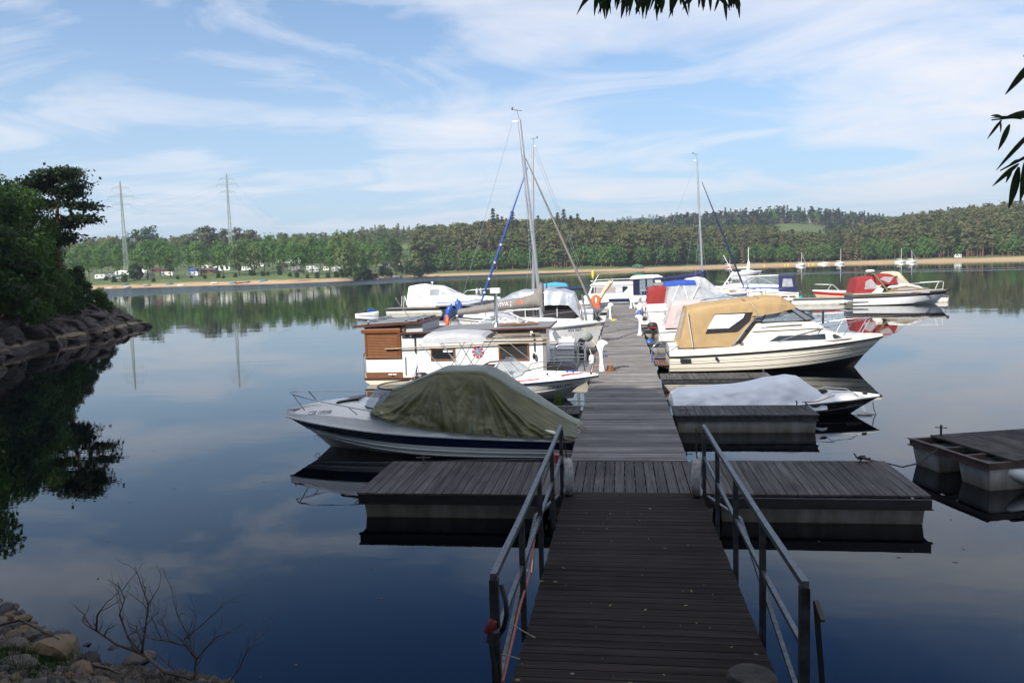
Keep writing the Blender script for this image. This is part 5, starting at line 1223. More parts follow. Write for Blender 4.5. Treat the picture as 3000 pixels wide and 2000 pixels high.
# --- 4. houseboat
def houseboat():
    t=boat('houseboat','white houseboat with brown shutters, solar panels and a lifebuoy emblem',-8.5,25.2,0,'houseboat')
    # hull: barge with raked ends; local x 0..7.5, y 0..2.6
    prof=[(.02,.30),(.0,.10),(.25,-.05),(.6,-.3),(6.9,-.3),(7.4,.0),(7.55,.30)]
    MB().prism(prof,.0,2.6).build('hull',K['cream'],t,0)
    MB().box((-.03,-.035,.17),(6.0,2.64,.235)).build('rub_rail',K['rust'],t,0)
    MB().box((.04,-.012,.235),(1.3,.02,.42)).build('bulwark',K['wood'],t,0)
    cl=cleat_mb(.95,-.01,.30,.06,.28); cl.build('cleat',K['steel'],t)
    w=MB(); w.box((.06,.0,.30),(6.0,2.55,1.70)); wall=w.build('cabin_wall',K['white'],t,0)
    w=MB(); w.box((.05,-.01,.86),(1.28,2.57,1.93)); w.build('wheelhouse',K['varn'],t,0)
    MB().box((1.28,-.002,.9),(1.45,2.5,1.66)).build('wall_panel',K['white'],t,0)
    # shutter
    s=MB(); s.box((.12,-.0125,.94),(1.19,-.011,1.74)); s.build('shutter_gap_shade',K['dark'],t,0); s=MB()  # dark sheet behind the slats paints the shade in their gaps
    for i in range(15): z=.965+i*.0515; s.bar((.13,-.026,z+.014),(1.17,-.026,z+.014),.022,.034)
    s.build('shutter',mat('brown roller shutter',(.27,.115,.05),.45,var=.1),t,0)
    s=MB(); s.box((.05,-.05,.88),(1.28,-.011,.945)); s.box((.05,-.05,.945),(.125,-.011,1.73)); s.box((1.18,-.05,.945),(1.28,-.011,1.73)); bev(s.build('shutter_frame',K['varn'],t,0),.006)
    s=MB(); s.box((-.05,-.09,1.73),(1.30,.02,1.87)); bev(s.build('shutter_box',K['varn'],t,0),.012)
    s=MB(); s.prism([(-.30,1.92),(2.05,2.02),(2.05,2.09),(-.30,1.99)],-.12,2.7); s.build('upper_roof',K['rust'],t,0)
    s=MB(); s.prism([(1.3,1.70),(2.02,1.70),(2.02,2.01),(1.3,1.98)],.05,2.5); s.build('skylight_side',K['lgrey'],t,0)
    s=MB(); s.bar((1.38,.02,1.7),(1.42,.02,2.0),.05,.05); s.build('roof_post',K['wood'],t,0)
    for i,y0 in enumerate((.05,1.0,1.9)):
        p=MB(); p.prism([(-.18,2.02),(1.85,2.11),(1.85,2.145),(-.18,2.055)],y0,y0+.8); sp=p.build('solar_panel',mat('solar cell',(.012,.016,.03),.15) if i==0 else bpy.data.materials['solar cell'],t,0)
        p=MB()
        for x in (.15,1.45): p.box((x,y0-.02,2.03),(x+.06,y0+.82,2.165))
        p.bar((-.18,y0-.01,2.04),(1.85,y0-.01,2.13),.02,.05); p.bar((-.18,y0+.81,2.04),(1.85,y0+.81,2.13),.02,.05); p.build('panel_rail',K['alu'],sp,0)
    r=MB(); r.prism([(1.26,1.70),(6.25,1.80),(6.25,1.835),(1.26,1.74)],-.16,2.72); r.build('roof',mat('grey roof sheet',(.20,.20,.20),.6,var=.15,scale=20,stretch=(4,.3,1),bump=.2),t,0)
    r=MB(); r.prism([(1.22,1.685),(6.27,1.785),(6.27,1.845),(1.22,1.745)],-.19,-.162); r.box((6.252,-.19,1.785),(6.28,2.72,1.845)); r.build('gutter',K['rust'],t,0)
    e=MB(); e.box((6.0,-.006,.30),(6.12,.10,1.78)); e.box((1.45,-.012,1.56),(6.0,.0,1.69)); e.build('corner_trim',K['greyp'],t,0)
    for a,b_,c,d,nm in ((2.28,3.10,.78,1.20,1),(4.55,5.55,.75,1.30,2)):
        f=MB(); f.box((a,-.03,c),(b_,.0,c+.06)); f.box((a,-.03,d-.05),(b_,.0,d)); f.box((a,-.03,c+.06),(a+.055,0,d-.05)); f.box((b_-.055,-.03,c+.06),(b_,0,d-.05)); W_=f.build('window',K['wood'],t,0)
        MB().box((a+.055,-.010,c+.06),(b_-.055,-.004,d-.05)).build('pane',K['glass'],W_,0)
        if nm==2:
            bl=MB()
            for i in range(15): bl.box((a+.06,-.014,c+.08+i*.031),(b_-.06,-.0115,c+.083+i*.031))
            bl.build('blind',mat('bronze blind',(.16,.12,.06),.5),W_,0)
        else: MB().box((a+.42,-.013,c+.28),(b_-.08,-.0115,c+.34)).build('inner_sill',K['white'],W_,0)
    # lifebuoy emblem: flat printed disc
    cx,cz=3.87,1.04; em=MB(); n=32
    def ring(r0,r1,y,mi,a0=0,a1=6.2832):
        k=max(3,int(n*(a1-a0)/6.28)); R=[[(cx+r*math.cos(a0+(a1-a0)*i/k),y,cz+r*math.sin(a0+(a1-a0)*i/k)) for r in (r0,r1)] for i in range(k+1)]; em.loft(R,mi)
    ring(.001,.13,-.006,1); ring(.125,.20,-.008,0)
    for q in range(8): ring(.13,.198,-.0095,2,q*.785+.2,q*.785+.36)
    em.box((cx-.012,-.012,cz-.09),(cx+.012,-.010,cz+.075),3); em.box((cx-.055,-.012,cz+.045),(cx+.055,-.010,cz+.062),2); ring(.072,.092,-.0115,3,3.5,5.9); ring(.014,.026,-.0115,2)
    for i in range(2): pass
    em.box((cx-.10,-.0085,cz-.10),(cx+.10,-.0075,cz-.04),4)
    em.build('lifebuoy_emblem',[mat('emblem red',(.50,.03,.035),.5),mat('emblem blue',(.12,.22,.45),.5),K['white'],mat('emblem gold',(.40,.30,.12),.5),mat('emblem brown',(.25,.17,.12),.5)],t,0)
    c=MB(); c.lathe([(.11,0),(.07,.12),(.06,.14),(.06,1.12)],(4.35,1.0,1.78),16); c.build('chimney',K['steel'],t,50)
    c=MB(); c.box((4.19,.86,2.93),(4.51,1.14,3.10)); c.build('chimney_cap',K['white'],t,0)
    # stern and platform
    p=MB(); p.box((6.0,.1,.30),(7.5,2.5,.36)); p.build('platform',K['greyp'],t,0)
    p=MB(); p.prism([(6.12,.36),(7.0,.36),(6.95,.50),(6.3,.62),(6.12,.62)],.05,1.2); p.build('locker',K['black'],t,20)
    for y in (.15,1.1):
        rail(t,[(6.35,y,.36),(6.35,y,1.10),(6.43,y,1.18),(7.25,y,1.18),(7.33,y,1.10),(7.33,y,.36)],[((7.1,y,.36),(7.1,y,1.17)),((6.35,y,.80),(7.33,y,.80))],.022)
    pl=MB(); pl.tube([(-.06,.2,.2),(-.08,.2,1.0),(-.02,.2,1.06)],.02,6); pl.tube([(-.06,.5,.2),(-.08,.5,.85)],.02,6); pl.build('stern_pipe',K['steel'],t,60)
    an=MB(); an.tube([(1.0,2.2,2.1),(.55,2.2,2.75)],.015,6); an.ball((.54,2.2,2.78),.035); an.build('antenna',K['greyp'],t,60)
    ca=MB(); ca.box((5.62,-.12,1.62),(5.70,-.01,1.72)); ca.ball((5.64,-.10,1.60),.04); ca.box((1.62,-.10,1.60),(1.66,-.01,1.72)); ca.build('lamp',K['white'],t)
    mi=MB(); mi.ball((5.72,-.10,.90),(.05,.06,.11)); mi.tube([(5.8,-.02,.92),(5.70,-.10,.92)],.014,6); mi.build('horn',K['dark'],t,60)
    hk=MB()
    for x in (1.75,5.72): hk.box((x,-.05,1.05),(x+.03,-.005,1.62))
    hk.build('pole_bracket',K['galvd'],t,0)
    g=MB(); g.box((1.40,-.03,.32),(1.425,-.004,.92)); g.build('downpipe',K['alu'],t,0)
houseboat()
GP='wooden boat poles hung along the houseboat wall'
for a,b_,lb in (((-7.75,25.10,1.20),(-2.0,25.10,1.36),'long yellowish wooden pole hung lowest along the houseboat wall'),((-6.0,25.09,1.46),(-2.25,25.09,1.47),'grey wooden pole hung in the middle along the houseboat wall'),((-4.9,25.08,1.58),(-2.6,25.08,1.63),'weathered wooden pole hung topmost along the houseboat wall')):
    mb=MB(); mb.tube([a,Vector(a).lerp(Vector(b_),.5)+Vector((0,0,.012)),b_],.024,8); tag(mb.build('boat_pole',K['pole'],smooth=60),lb,'pole',GP)
mb=MB()
def chair():
    t=thing('garden_chair','white plastic garden chair lying folded on the houseboat roof','chair',(-3.35,26.2,1.92),rad(20))
    f=MB(); 
    for y in (-.22,.22): f.tube([(-.35,y,.32),(.1,y,.10),(.55,y,.0),(.62,y,.05)],.022,8); f.tube([(-.5,y,.12),(-.15,y,.02),(.15,y,-.06)],.02,8); f.tube([(-.1,y,.2),(-.15,y,.02),(.05,y,-.06),(.25,y,.06)],.02,8)
    f.build('frame',K['white'],t,60)
    s=MB(); s.prism([(-.4,.36),(-.36,.36),(.12,.12),(.08,.10)],-.2,.2); s.build('backrest',K['white'],t,0); s=MB(); s.prism([(-.5,.15),(-.48,.17),(-.1,.03),(-.12,.01)],-.2,.2); s.build('seat',K['white'],t,0)
chair()
mb=MB(); mb.tube([(-4.0,25.9,1.87),(-2.7,25.9,1.90)],.04,8); tag(mb.build('log',K['wood'],smooth=60),'brown log lying on the houseboat roof beside the chair','log')
mb=MB(); mb.lathe([(.02,-.26),(.07,-.24),(.10,-.15),(.10,.15),(.07,.24),(.03,.27)],(-1.02,27.6,.36),12); mb.tube([(-1.02,27.6,.62),(-1.1,28,.8)],.008,5); tag(mb.build('fender',K['gel'],smooth=60),'cream fender hanging behind the nearest power pedestal','fender')

# --- 5. cream cruiser under the tan canopy (bow to the right)
def cream_cruiser():
    t=boat('cabin_cruiser','cream cabin cruiser with a tan canvas canopy and dark cabin windows',1.66,28.3)
    h=Hull(7.25,2.5,.56,1.02,.35,.92,(.04,.42),2.15,.93,1.35)
    h.build(t,[K['cream'],K['dark']],[(0,.03,1),(.03,1,0)],[(.22,K['dark'],.008),(.52,K['dark'],.008),(.72,K['cream'],.014)],K['black'],.035)
    d=h.deck(t,K['cream'],.22,.10,.06,.20,.10,hb=.12)
    text_mesh('430 504',.12,t,'registration',K['greyp'],(5.75,0,.83),(1,0,.07),(0,0,1),h.obj,.008,shear=.15)
    S=[(2.35,2.9,1.0,.9,.96,1.62),(3.35,3.7,1.0,.95,.92,1.66),(4.6,4.55,.97,.98,.86,1.66),(5.35,4.95,.90,1.02,.78,1.58),(5.9,5.35,.72,1.06,.60,1.34),(6.1,5.6,.58,1.06,.50,1.22)]
    c=shell(S,.05,True,.06,3).build('cabin',K['cream'],t,30)
    st=MB(); stick(st,[(2.55,1.335),(5.30,1.42),(5.34,1.455),(2.55,1.37)],c,-1,.006,20,1); st.build('stripe',K['dark'],t,60)
    win(t,[(3.3,1.03),(3.62,1.20),(5.45,1.24),(5.75,1.10),(5.75,1.08)],c,-1,'glass',frame='alu')
    # windscreen
    B_=[(3.05,-.90,1.66),(4.55,-.80,1.69),(5.0,0,1.70),(4.55,.80,1.69),(3.05,.90,1.66)]; T_=[(3.3,-.78,2.06),(4.0,-.70,2.12),(4.25,0,2.16),(4.0,.70,2.12),(3.3,.78,2.06)]
    for i in range(4): MB().add([B_[i],B_[i+1],T_[i+1],T_[i]],[(0,1,2,3)]).build('windscreen',K['glass'] if i in (1,2) else K['clear'],t,0)
    f=MB(); f.tube(B_,.022,6); f.tube(T_,.022,6)
    for i in range(5): f.tube([B_[i],T_[i]],.024,6)
    f.build('windscreen_frame',K['black'],t,60)
    w=MB(); w.tube([Vector((3.75+.16*math.cos(a),-.35,1.62+.16*math.sin(a))) for a in np.linspace(0,6.28,14)],.014,5); w.build('steering_wheel',K['black'],t,60)
    # tan canopy: stern tent and top over the windscreen
    C=[(.28,.62,1.06,.86,.92,2.16),(.9,1.1,1.10,.86,.95,2.26),(1.5,2.2,1.10,.88,.95,2.38),(2.05,3.35,1.10,.89,.91,2.47)]
    can=shell(C,.07,True,.14,4).build('canopy',K['tan'],t,180); wrinkle(can,.016,3.2,1,1,lambda p:.8*math.exp(-((p.x-.6-(2.2-p.z)*.1)/.12)**2)*.8)
    C2=[(2.72,3.02,1.045,1.90,.925,2.475),(3.1,3.4,1.03,1.93,.92,2.495),(3.6,3.75,.97,1.99,.89,2.48),(4.0,4.0,.88,2.08,.80,2.36),(4.2,4.22,.80,2.10,.76,2.19)]
    can2=shell(C2,.06,False,.14,4).build('canopy_top',K['tan'],t,180); wrinkle(can2,.012,3.2,5,1)
    # lower front flap of the side panel
    # canopy: big side window with pale curtain and dark triangle
    win(can,[(1.20,1.33),(1.52,1.99),(2.78,2.03),(2.68,1.74),(2.3,1.40),(2.2,1.37)],can,-1,'dark',off=.012,nx=14)
    win(can,[(1.27,1.50),(1.53,1.96),(2.52,1.98),(2.45,1.84),(1.98,1.51)],can,-1,'tarpw',name='curtain',off=.018,nx=14)
    win(can,[(-.75,1.05),(-.72,1.9),(-.25,1.9),(-.25,1.05)],can,-1,'pvc',name='rear_window',off=.012,nx=6) if False else None
    z=MB(); stick(z,[(-.6,1.1),(-.5,2.0),(.5,2.0),(.6,1.1)],can,-1,.012,8,4,0,'x'); z.build('rear_window',K['pvc'],can,60)
    tb=MB(); tb.tube([(.78,-1.14,.88),(.62,-1.02,2.05)],.022,8); tb.build('canopy_pole',K['lgrey'],t,60)
    sm=MB(); sm.tube([(2.45,-.70,2.47),(2.75,-.97,2.30),(2.95,-1.06,1.93),(2.55,-1.06,1.5),(2.12,-1.12,.93)],.012,5); sm.build('seam',K['dark'],can,60)
    rail(t,[(3.6,-1.02,1.02),(4.2,-.98,1.22),(5.2,-.85,1.46),(6.2,-.50,1.62),(6.85,-.16,1.69),(6.95,0,1.70),(6.85,.16,1.69),(6.2,.5,1.62),(5.2,.85,1.46),(4.2,.98,1.22),(3.6,1.02,1.02)],[((5.0,-.88,1.43),(4.85,-.88,1.12)),((6.1,-.53,1.61),(5.85,-.5,1.14)),((6.8,-.17,1.68),(6.5,-.17,1.16)),((5.0,.88,1.43),(4.85,.88,1.12)),((6.1,.53,1.61),(5.85,.5,1.14)),((6.8,.17,1.68),(6.5,.17,1.16))],.016)
    rail(t,[(3.05,-.95,1.50),(3.1,-.99,1.53),(4.35,-.93,1.58),(4.4,-.88,1.55)],(),.018,'alu','grab_rail')
    nl=MB(); nl.box((2.3,-1.17,.98),(2.38,-1.08,1.12)); nl.build('navigation_light',[K['dark']],t)
    v=MB(); v.box((.35,-1.20,.38),(.70,-1.155,.50)); v.build('vent',K['black'],t,0); v=MB(); v.lathe([(.05,-.04),(.05,.04)],(1.55,-1.24,.50),10,0,Matrix.Rotation(rad(90),4,'X')); v.build('outlet',K['black'],t)
    sl=MB(); sl.lathe([(.05,0),(.03,.3),(.05,.42),(.02,.5)],(5.35,.25,1.5),8); sl.build('searchlight',K['dark'],t,60)
    # stern platform, ladder and outdrive
    p=MB(); 
    for i in range(6): p.box((-.55+i*.09,-.75,.22),(-.48+i*.09,.75,.25))
    p.build('swim_platform',K['wood'],t,0)
    rail(t,[(-.05,-.5,.84),(-.35,-.5,1.02),(-.55,-.5,.85),(-.62,-.5,.28)],[((-.05,-.9,.80),(-.30,-.9,.95)),((-.30,-.9,.95),(-.62,-.9,.24)),((0,-.6,.1),(-.55,-.7,.24))],.02,'steel','ladder')
    outboard(t,-.05,.3,-.25,'dark',None,.9)
cream_cruiser()
mb=MB(); mb.tube([(1.95,27.2,.93),(1.6,27.25,.72),(1.2,27.4,.5),(1.08,27.5,.43)],.013,6); mb.tube([(1.9,27.2,.93),(1.5,27.6,.85),(1.15,28.2,.8)],.010,6); mb.tube([(1.05,27.0,.42),(1.08,27.4,.75),(1.1,27.5,.80)],.013,6); tag(mb.build('mooring_rope',K['ropeb'],smooth=60),'blue stern rope of the tan canopied cruiser','rope')
def cyl_buoy(p,r,tube_r,axis,m,name,label,cat,group=None,gap=False):
    mb=MB(); ax=Vector(axis).normalized(); a=ax.cross(Vector((0,0,1))).normalized(); b=Vector((0,0,1))
    mb.tube([Vector(p)+(a*math.cos(q)+b*math.sin(q))*r for q in np.linspace(0,2*math.pi,20,endpoint=False)],tube_r,8,0,True)
    return tag(mb.build(name,m,smooth=60),label,cat,group)
def wires(par,segs,r=.006,name='shroud'):
    for a,b in segs: MB().tube([a,b],r,4).build(name,K['alu'],par,60)
def sailrig(t,mx,zb,top,mr=.055,spr=None,crane=None,vane=True):
    """mast from (mx,zb) to top=(x,z), spreaders, masthead gear"""
    a=Vector((mx,0,zb)); b=Vector((top[0],0,top[1])); m=MB(); m.tube([a,a.lerp(b,.5),b],[mr,mr,mr*.85],10); mo=m.build('mast',K['alu'],t,60)
    if spr:
        p=a.lerp(b,spr); s=MB(); s.tube([p+Vector((-.08,-.75,.05)),p,p+Vector((-.08,.75,.05))],.018,6); s.build('spreader',K['alu'],mo,60)
        for sg in (-1,1): wires(t,[(b-Vector((0,0,.8)),p+Vector((-.08,sg*.75,.05))),(p+Vector((-.08,sg*.75,.05)),Vector((mx-.2,sg*1.0,zb-.55)))],.005)
    if crane: s=MB(); s.bar(b+Vector((.05,0,-.03)),b+Vector((-crane,0,-.06)),.04,.06); s.build('masthead_crane',K['white'],mo,0)
    if vane: s=MB(); s.tube([b,b+Vector((-.1,0,.45))],.008,5); s.tube([b+Vector((-.32,.0,.45)),b+Vector((.12,.05,.40))],.012,5); s.bar(b+Vector((-.32,0,.45)),b+Vector((-.28,0,.56)),.01,.06); s.build('wind_vane',K['black'],mo,60)
    return a,b
def furl(t,a,b,r,m,name='furled_sail'):
    a,b=Vector(a),Vector(b); mb=MB(); n=14; mb.tube([a.lerp(b,i/n) for i in range(n+1)],[r*(.35+.65*min(1,(i/n)*1.8)) if i<n else r*.4 for i in range(n+1)],8); return mb.build(name,m,t,60)
def pulpit(t,x,zd,w,h=.55,L=.9,sgn=1,name='pulpit'):
    pts=[(x-sgn*L,-w,zd),(x-sgn*L,-w,zd+h),(x-sgn*.2,-w*.3,zd+h+.04),(x,0,zd+h+.05),(x-sgn*.2,w*.3,zd+h+.04),(x-sgn*L,w,zd+h),(x-sgn*L,w,zd)]
    rail(t,pts,[((x-sgn*.3,-w*.42,zd),(x-sgn*.22,-w*.33,zd+h)),((x-sgn*.3,w*.42,zd),(x-sgn*.22,w*.33,zd+h))],.014,'steel',name)

def viva():
    t=boat('sailing_boat','white sailing boat with a grey boom cover lettered VIVA 700',-7.45,34.7,0,'sailboat')
    h=Hull(6.75,2.45,.95,1.28,.3,.6,(.05,.25),2.0,.75,1.4)
    h.build(t,[K['white'],K['navy']],[(0,1,0)],[(.90,K['navy'],.018)],K['lgrey'],.03); d=h.deck(t,K['deckw'],.05,.04,.05,.35,.08,hb=.06)
    c=shell([(1.9,2.1,.85,.98,.72,1.42),(3.2,3.2,.82,1.02,.66,1.50),(4.6,4.4,.60,1.15,.45,1.46),(5.3,5.0,.35,1.24,.25,1.36)],.05,True,.08,2).build('cabin',K['white'],t,40)
    win(t,[(2.5,1.2),(2.6,1.36),(4.1,1.40),(4.0,1.24)],c,-1,'glass')
    text_mesh('434 567-',.17,t,'registration',K['ink'],(5.2,0,.92),(1,0,.04),(0,0,1),h.obj,.008)
    text_mesh('2',.30,t,'number',K['ink'],(5.05,0,.55),(1,0,.04),(0,0,1),h.obj,.008)
    a,b=sailrig(t,4.0,1.5,(3.25,10.15),.085,.44,.32)
    R=[]
    for i in range(26):
        f=i/25; x=4.12-3.9*f; zb=2.13-.36*f; hh=.20+.28*(1-f)+.72*math.exp(-(f/.085)**2); w_=.15+.08*(1-f)+.02*math.sin(f*40)
        if f<.05: zb-=.28*(1-f/.05)
        R.append([(x,-w_*.3,zb-.08),(x,-w_,zb+.06),(x,-w_*.8,zb+hh*.55),(x-.0,0,zb+hh),(x,w_*.8,zb+hh*.55),(x,w_,zb+.06),(x,w_*.3,zb-.08)])
    bc=MB().loft(R,0,True,False,True).build('boom_cover',K['grey'],t,180); wrinkle(bc,.012,5,3,1)
    text_mesh('VIVA |',.25,t,'lettering',K['white'],(2.02,-.5,2.06),(1,0,.08),(0,0,1),bc,.02); text_mesh('700',.25,t,'lettering',K['orange'],(2.86,-.5,2.13),(1,0,.08),(0,0,1),bc,.02)
    bm=MB(); bm.tube([(4.0,0,1.92),(.2,0,1.80)],.05,8); bm.build('boom',K['alu'],t,60)
    furl(t,(3.48,0,8.5),(6.45,0,1.5),.058,K['grey'])
    dr=MB(); dr.lathe([(.10,0),(.05,.04),(.05,.10),(.10,.14)],(6.5,0,1.35),10); dr.build('furling_drum',K['black'],t)
    wires(t,[((2.95,0,10.1),(.1,0,1.5)),((2.95,0,10.1),(.1,-.5,1.2)),((3.4,-.05,8.9),(3.75,-1.05,1.1)),((3.4,-.05,7.2),(4.2,-1.05,1.15)),((3.55,0,6.6),(3.7,1.05,1.1)),((3.9,0,9),(6.6,0,1.4))],.006)
    pulpit(t,6.65,1.30,.42); rail(t,[(.05,-.85,1.0),(.05,-.85,1.6),(0,0,1.62),(.05,.85,1.6),(.05,.85,1.0)],[((1.0,-.98,1.0),(1.0,-.98,1.5)),((2.2,-1.08,1.02),(2.2,-1.08,1.52)),((3.6,-1.08,1.1),(3.6,-1.08,1.6))],.014,'steel','pushpit')
    wires(t,[((.05,-.85,1.58),(2.2,-1.08,1.5)),((2.2,-1.08,1.5),(5.7,-.42,1.82))],.005,'guard_wire')
    outboard(t,-.1,.5,.6,'lgrey')
viva()
cyl_buoy((-7.6,34.0,1.45),.26,.075,(1,.35,0),K['orange'],'lifebuoy','orange horseshoe lifebuoy on the stern rail behind the houseboat roof','lifebuoy')
for p,lb,tl in (((-7.75,35.0,1.75),'long blue fender hanging above the orange lifebuoy',.35),((-7.35,35.6,1.95),'short blue fender behind the long blue one',-.2)):
    mb=MB(); M_=Matrix.Rotation(tl,4,'Y'); mb.lathe([(.03,-.42),(.12,-.36),(.16,-.25),(.16,.25),(.12,.36),(.04,.42),(.03,.5)],p,12,0,M_); tag(mb.build('fender',K['blue'],smooth=60),lb,'fender','blue fenders behind the houseboat')
def windscreen_boat():
    t=boat('cabin_boat','white boat with clear windscreen and an outboard under a grey green hood',-1.72,29.9,math.pi)
    h=Hull(6.3,2.3,.70,.95,.3,.8,(.0,.3),2.2,.92,1.3); h.build(t,[K['gel']],[(0,1,0)],[(.35,K['white'],.01)],K['lgrey'],.03); d=h.deck(t,K['gel'],.12,.06,.08,.25,.10,hb=.08)
    c=shell([(.55,.8,1.0,.80,.82,1.26),(1.6,1.6,1.0,.82,.80,1.34),(2.6,2.6,.98,.85,.78,1.30)],.05,True,.08,3).build('cockpit_cover',K['lgrey'],t,180); wrinkle(c,.012,4,1,1)
    s=MB(); s.prism([(.0,.3),(.55,.3),(.9,.8),(1.0,1.0),(.2,1.0)],-1.02,-.96); s.build('side_moulding',K['gel'],t,0)
    B_=[(2.2,1.0,1.02),(3.6,.9,1.10),(4.55,0,1.18),(3.6,-.9,1.10),(2.2,-1.0,1.02)]; T_=[(2.3,.85,1.62),(2.9,.78,1.85),(3.3,0,1.92),(2.9,-.78,1.85),(2.3,-.85,1.62)]
    for i in range(4): MB().add([B_[i],B_[i+1],T_[i+1],T_[i]],[(0,1,2,3)]).build('windscreen',K['clear'],t,0)
    f=MB(); f.tube(B_,.022,6); f.tube(T_,.022,6)
    for i in range(5): f.tube([B_[i],T_[i]],.02,6)
    f.build('windscreen_frame',K['white'],t,60)
    f=MB().loft([[(3.25,y,1.93),(2.9,y*1.05,1.99),(2.2,y*1.1,1.78),(1.35,y*1.1,1.46)] for y in (-.8,-.3,.3,.8)]); f.build('sun_top',K['lgrey'],t,60)
    outboard(t,-.12,.15,.80,'greyg',None,1.0,-.55)
    text_mesh('427',.20,t,'registration',K['ink'],(5.3,0,.72),(-1,0,.04),(0,0,1),h.obj,.008)
    pulpit(t,6.1,.95,.4,.45)
K['greyg']=mat('grey green hood',(.22,.25,.23),.8,bump=.2)
windscreen_boat()
def silver_boat():
    t=boat('motor_cruiser','white motor cruiser with dark cabin glass under a silver tarpaulin',-2.0,42.6,math.pi)
    h=Hull(7.0,2.6,.85,1.15,.3,.9,(.0,.35),2.2,.92,1.3); h.build(t,[K['gel'],K['navy']],[(0,1,0)],[(.8,K['navy'],.02)],K['dark'],.03); h.deck(t,K['gel'],.10,.06,.06,.25,.1,hb=.1)
    c=shell([(.35,.5,1.05,.95,.98,2.2),(2.4,2.3,1.05,1.0,.98,2.3),(3.9,3.1,.95,1.05,.85,2.25)],.04,True,.08,3).build('cabin',K['dark'],t,40)
    for x in (1.3,2.2,3.0): MB().box((x-.03,1.0,1.1),(x+.03,1.09,1.9)).build('pillar',K['lgrey'],t,0)
    s=shell([(.02,.40,1.30,1.00,1.15,2.30),(.7,.75,1.32,1.72,1.15,2.45),(1.6,1.6,1.33,1.75,1.12,2.52),(2.6,2.6,1.33,1.70,1.12,2.50),(3.4,3.3,1.30,1.72,1.05,2.48),(4.3,4.2,1.18,1.66,.6,2.12),(5.0,4.9,1.0,1.55,.25,1.80)],.08,True,.15,5).build('silver_cover',K['tarps'],t,180); wrinkle(s,.035,3.0,2,1,lambda p:.5*math.sin(p.x*9+p.z*2))
    fl_=MB()
    R=[[( .0+.05*math.sin(k*1.1),-1.25+k*.05*0+.0, 0) for k in range(2)]]
    dp=MB().loft([[(.05-.10*math.sin(j*1.7)+.03*k,1.05+.07*math.sin(k*1.3+j),2.2-1.45*k/7) for k in range(8)] for j in range(-3,4)]); 
    dp=MB().loft([[(-.02-.22*(k/9)+.05*math.sin(j*1.9+k*.4),.55+.16*j*.5+.05*math.sin(k),2.25-1.45*k/9) for k in range(10)] for j in range(0,9)]).build('cover_flap',K['tarps'],t,180)
    rail(t,[(3.6,1.12,1.05),(4.5,1.05,1.6),(6.2,.5,1.75),(6.8,0,1.78),(6.2,-.5,1.75),(4.5,-1.05,1.6)],[((5.2,.8,1.1),(5.2,.85,1.68))],.015)
silver_boat()
def blue_jib_boat():
    t=boat('sailing_boat','white sailing boat with a blue furled jib and a straight silver mast',-1.7,50.6,math.pi,'sailboat')
    h=Hull(7.6,2.6,.85,1.15,.3,.9,(.05,.25),2.0,.75,1.4); h.build(t,[K['white'],K['bluec']],[(0,1,0)],[(.85,K['blue'],.02)],K['lgrey'],.03); h.deck(t,K['deckw'],.05,.04,.05,.35,.08,hb=.06)
    shell([(1.9,2.1,.85,.9,.72,1.4),(3.6,3.6,.82,1.0,.66,1.5),(5.2,5.0,.50,1.1,.35,1.4)],.05,True,.08,2).build('cabin',K['white'],t,40)
    sailrig(t,3.85,1.4,(3.62,11.45),.075,.50,.2)
    furl(t,(3.98,0,10.1),(7.35,0,1.4),.066,K['bluec']); mb=MB()
    mb=MB()
    for f in (.55,.68,.80,.9): a=Vector((3.98,0,10.1)).lerp(Vector((7.35,0,1.4)),f); b=Vector((3.98,0,10.1)).lerp(Vector((7.35,0,1.4)),f+.012); mb.tube([a,b],.071,8)
    mb.build('white_wrap',K['white'],t,60)
    mb=MB(); mb.tube([(3.7,0,2.2),(2.2,0,2.3),(.5,0,2.35)],[.16,.13,.10],8); mb.build('boom_cover',K['navyc'],t,60)
    mb=MB(); mb.tube([(-.2,.3,1.2),(-.75,.3,2.15),(-1.05,.3,2.55)],[.10,.13,.16],8); mb.ball((-1.1,.3,2.62),(.2,.16,.14)); mb.build('rolled_awning',K['beige'],t,60)
    rail(t,[(-.05,-.85,.9),(-.05,-.85,1.5),(-.1,0,1.55),(-.05,.85,1.5),(-.05,.85,.9)],[((-.08,.3,.9),(-.1,.3,1.53))],.015,'steel','pushpit'); pulpit(t,7.5,1.15,.42)
    wires(t,[((3.62,0,11.3),(.0,0,1.3)),((3.62,0,11.3),(7.5,0,1.3)),((3.7,0,8),(3.6,1.2,1)),((3.7,0,6.5),(4.4,1.1,1)),((3.7,0,6.5),(3.2,1.1,1))],.007)
blue_jib_boat()
def vest():
    mb=MB(); mb.tube([(.0,0,.0),(-.14,0,.10),(-.17,0,.38),(-.10,0,.52),(0,0,.56),(.10,0,.52),(.17,0,.38),(.14,0,.10),(0,0,0)],[.10,.12,.11,.08,.07,.08,.11,.12,.10],8); mb.box((-.20,-.1,-.16),(-.02,.1,.12)); mb.box((.02,-.1,-.16),(.20,.1,.12))
    o=mb.build('life_vest',K['orange'],smooth=60); p=gy(1746,896,49.8); o.location=p; o.scale=(1.15,1.15,1.15); tag(o,'bright orange life vest hanging on a stern rail beside the jetty','life vest')
vest()
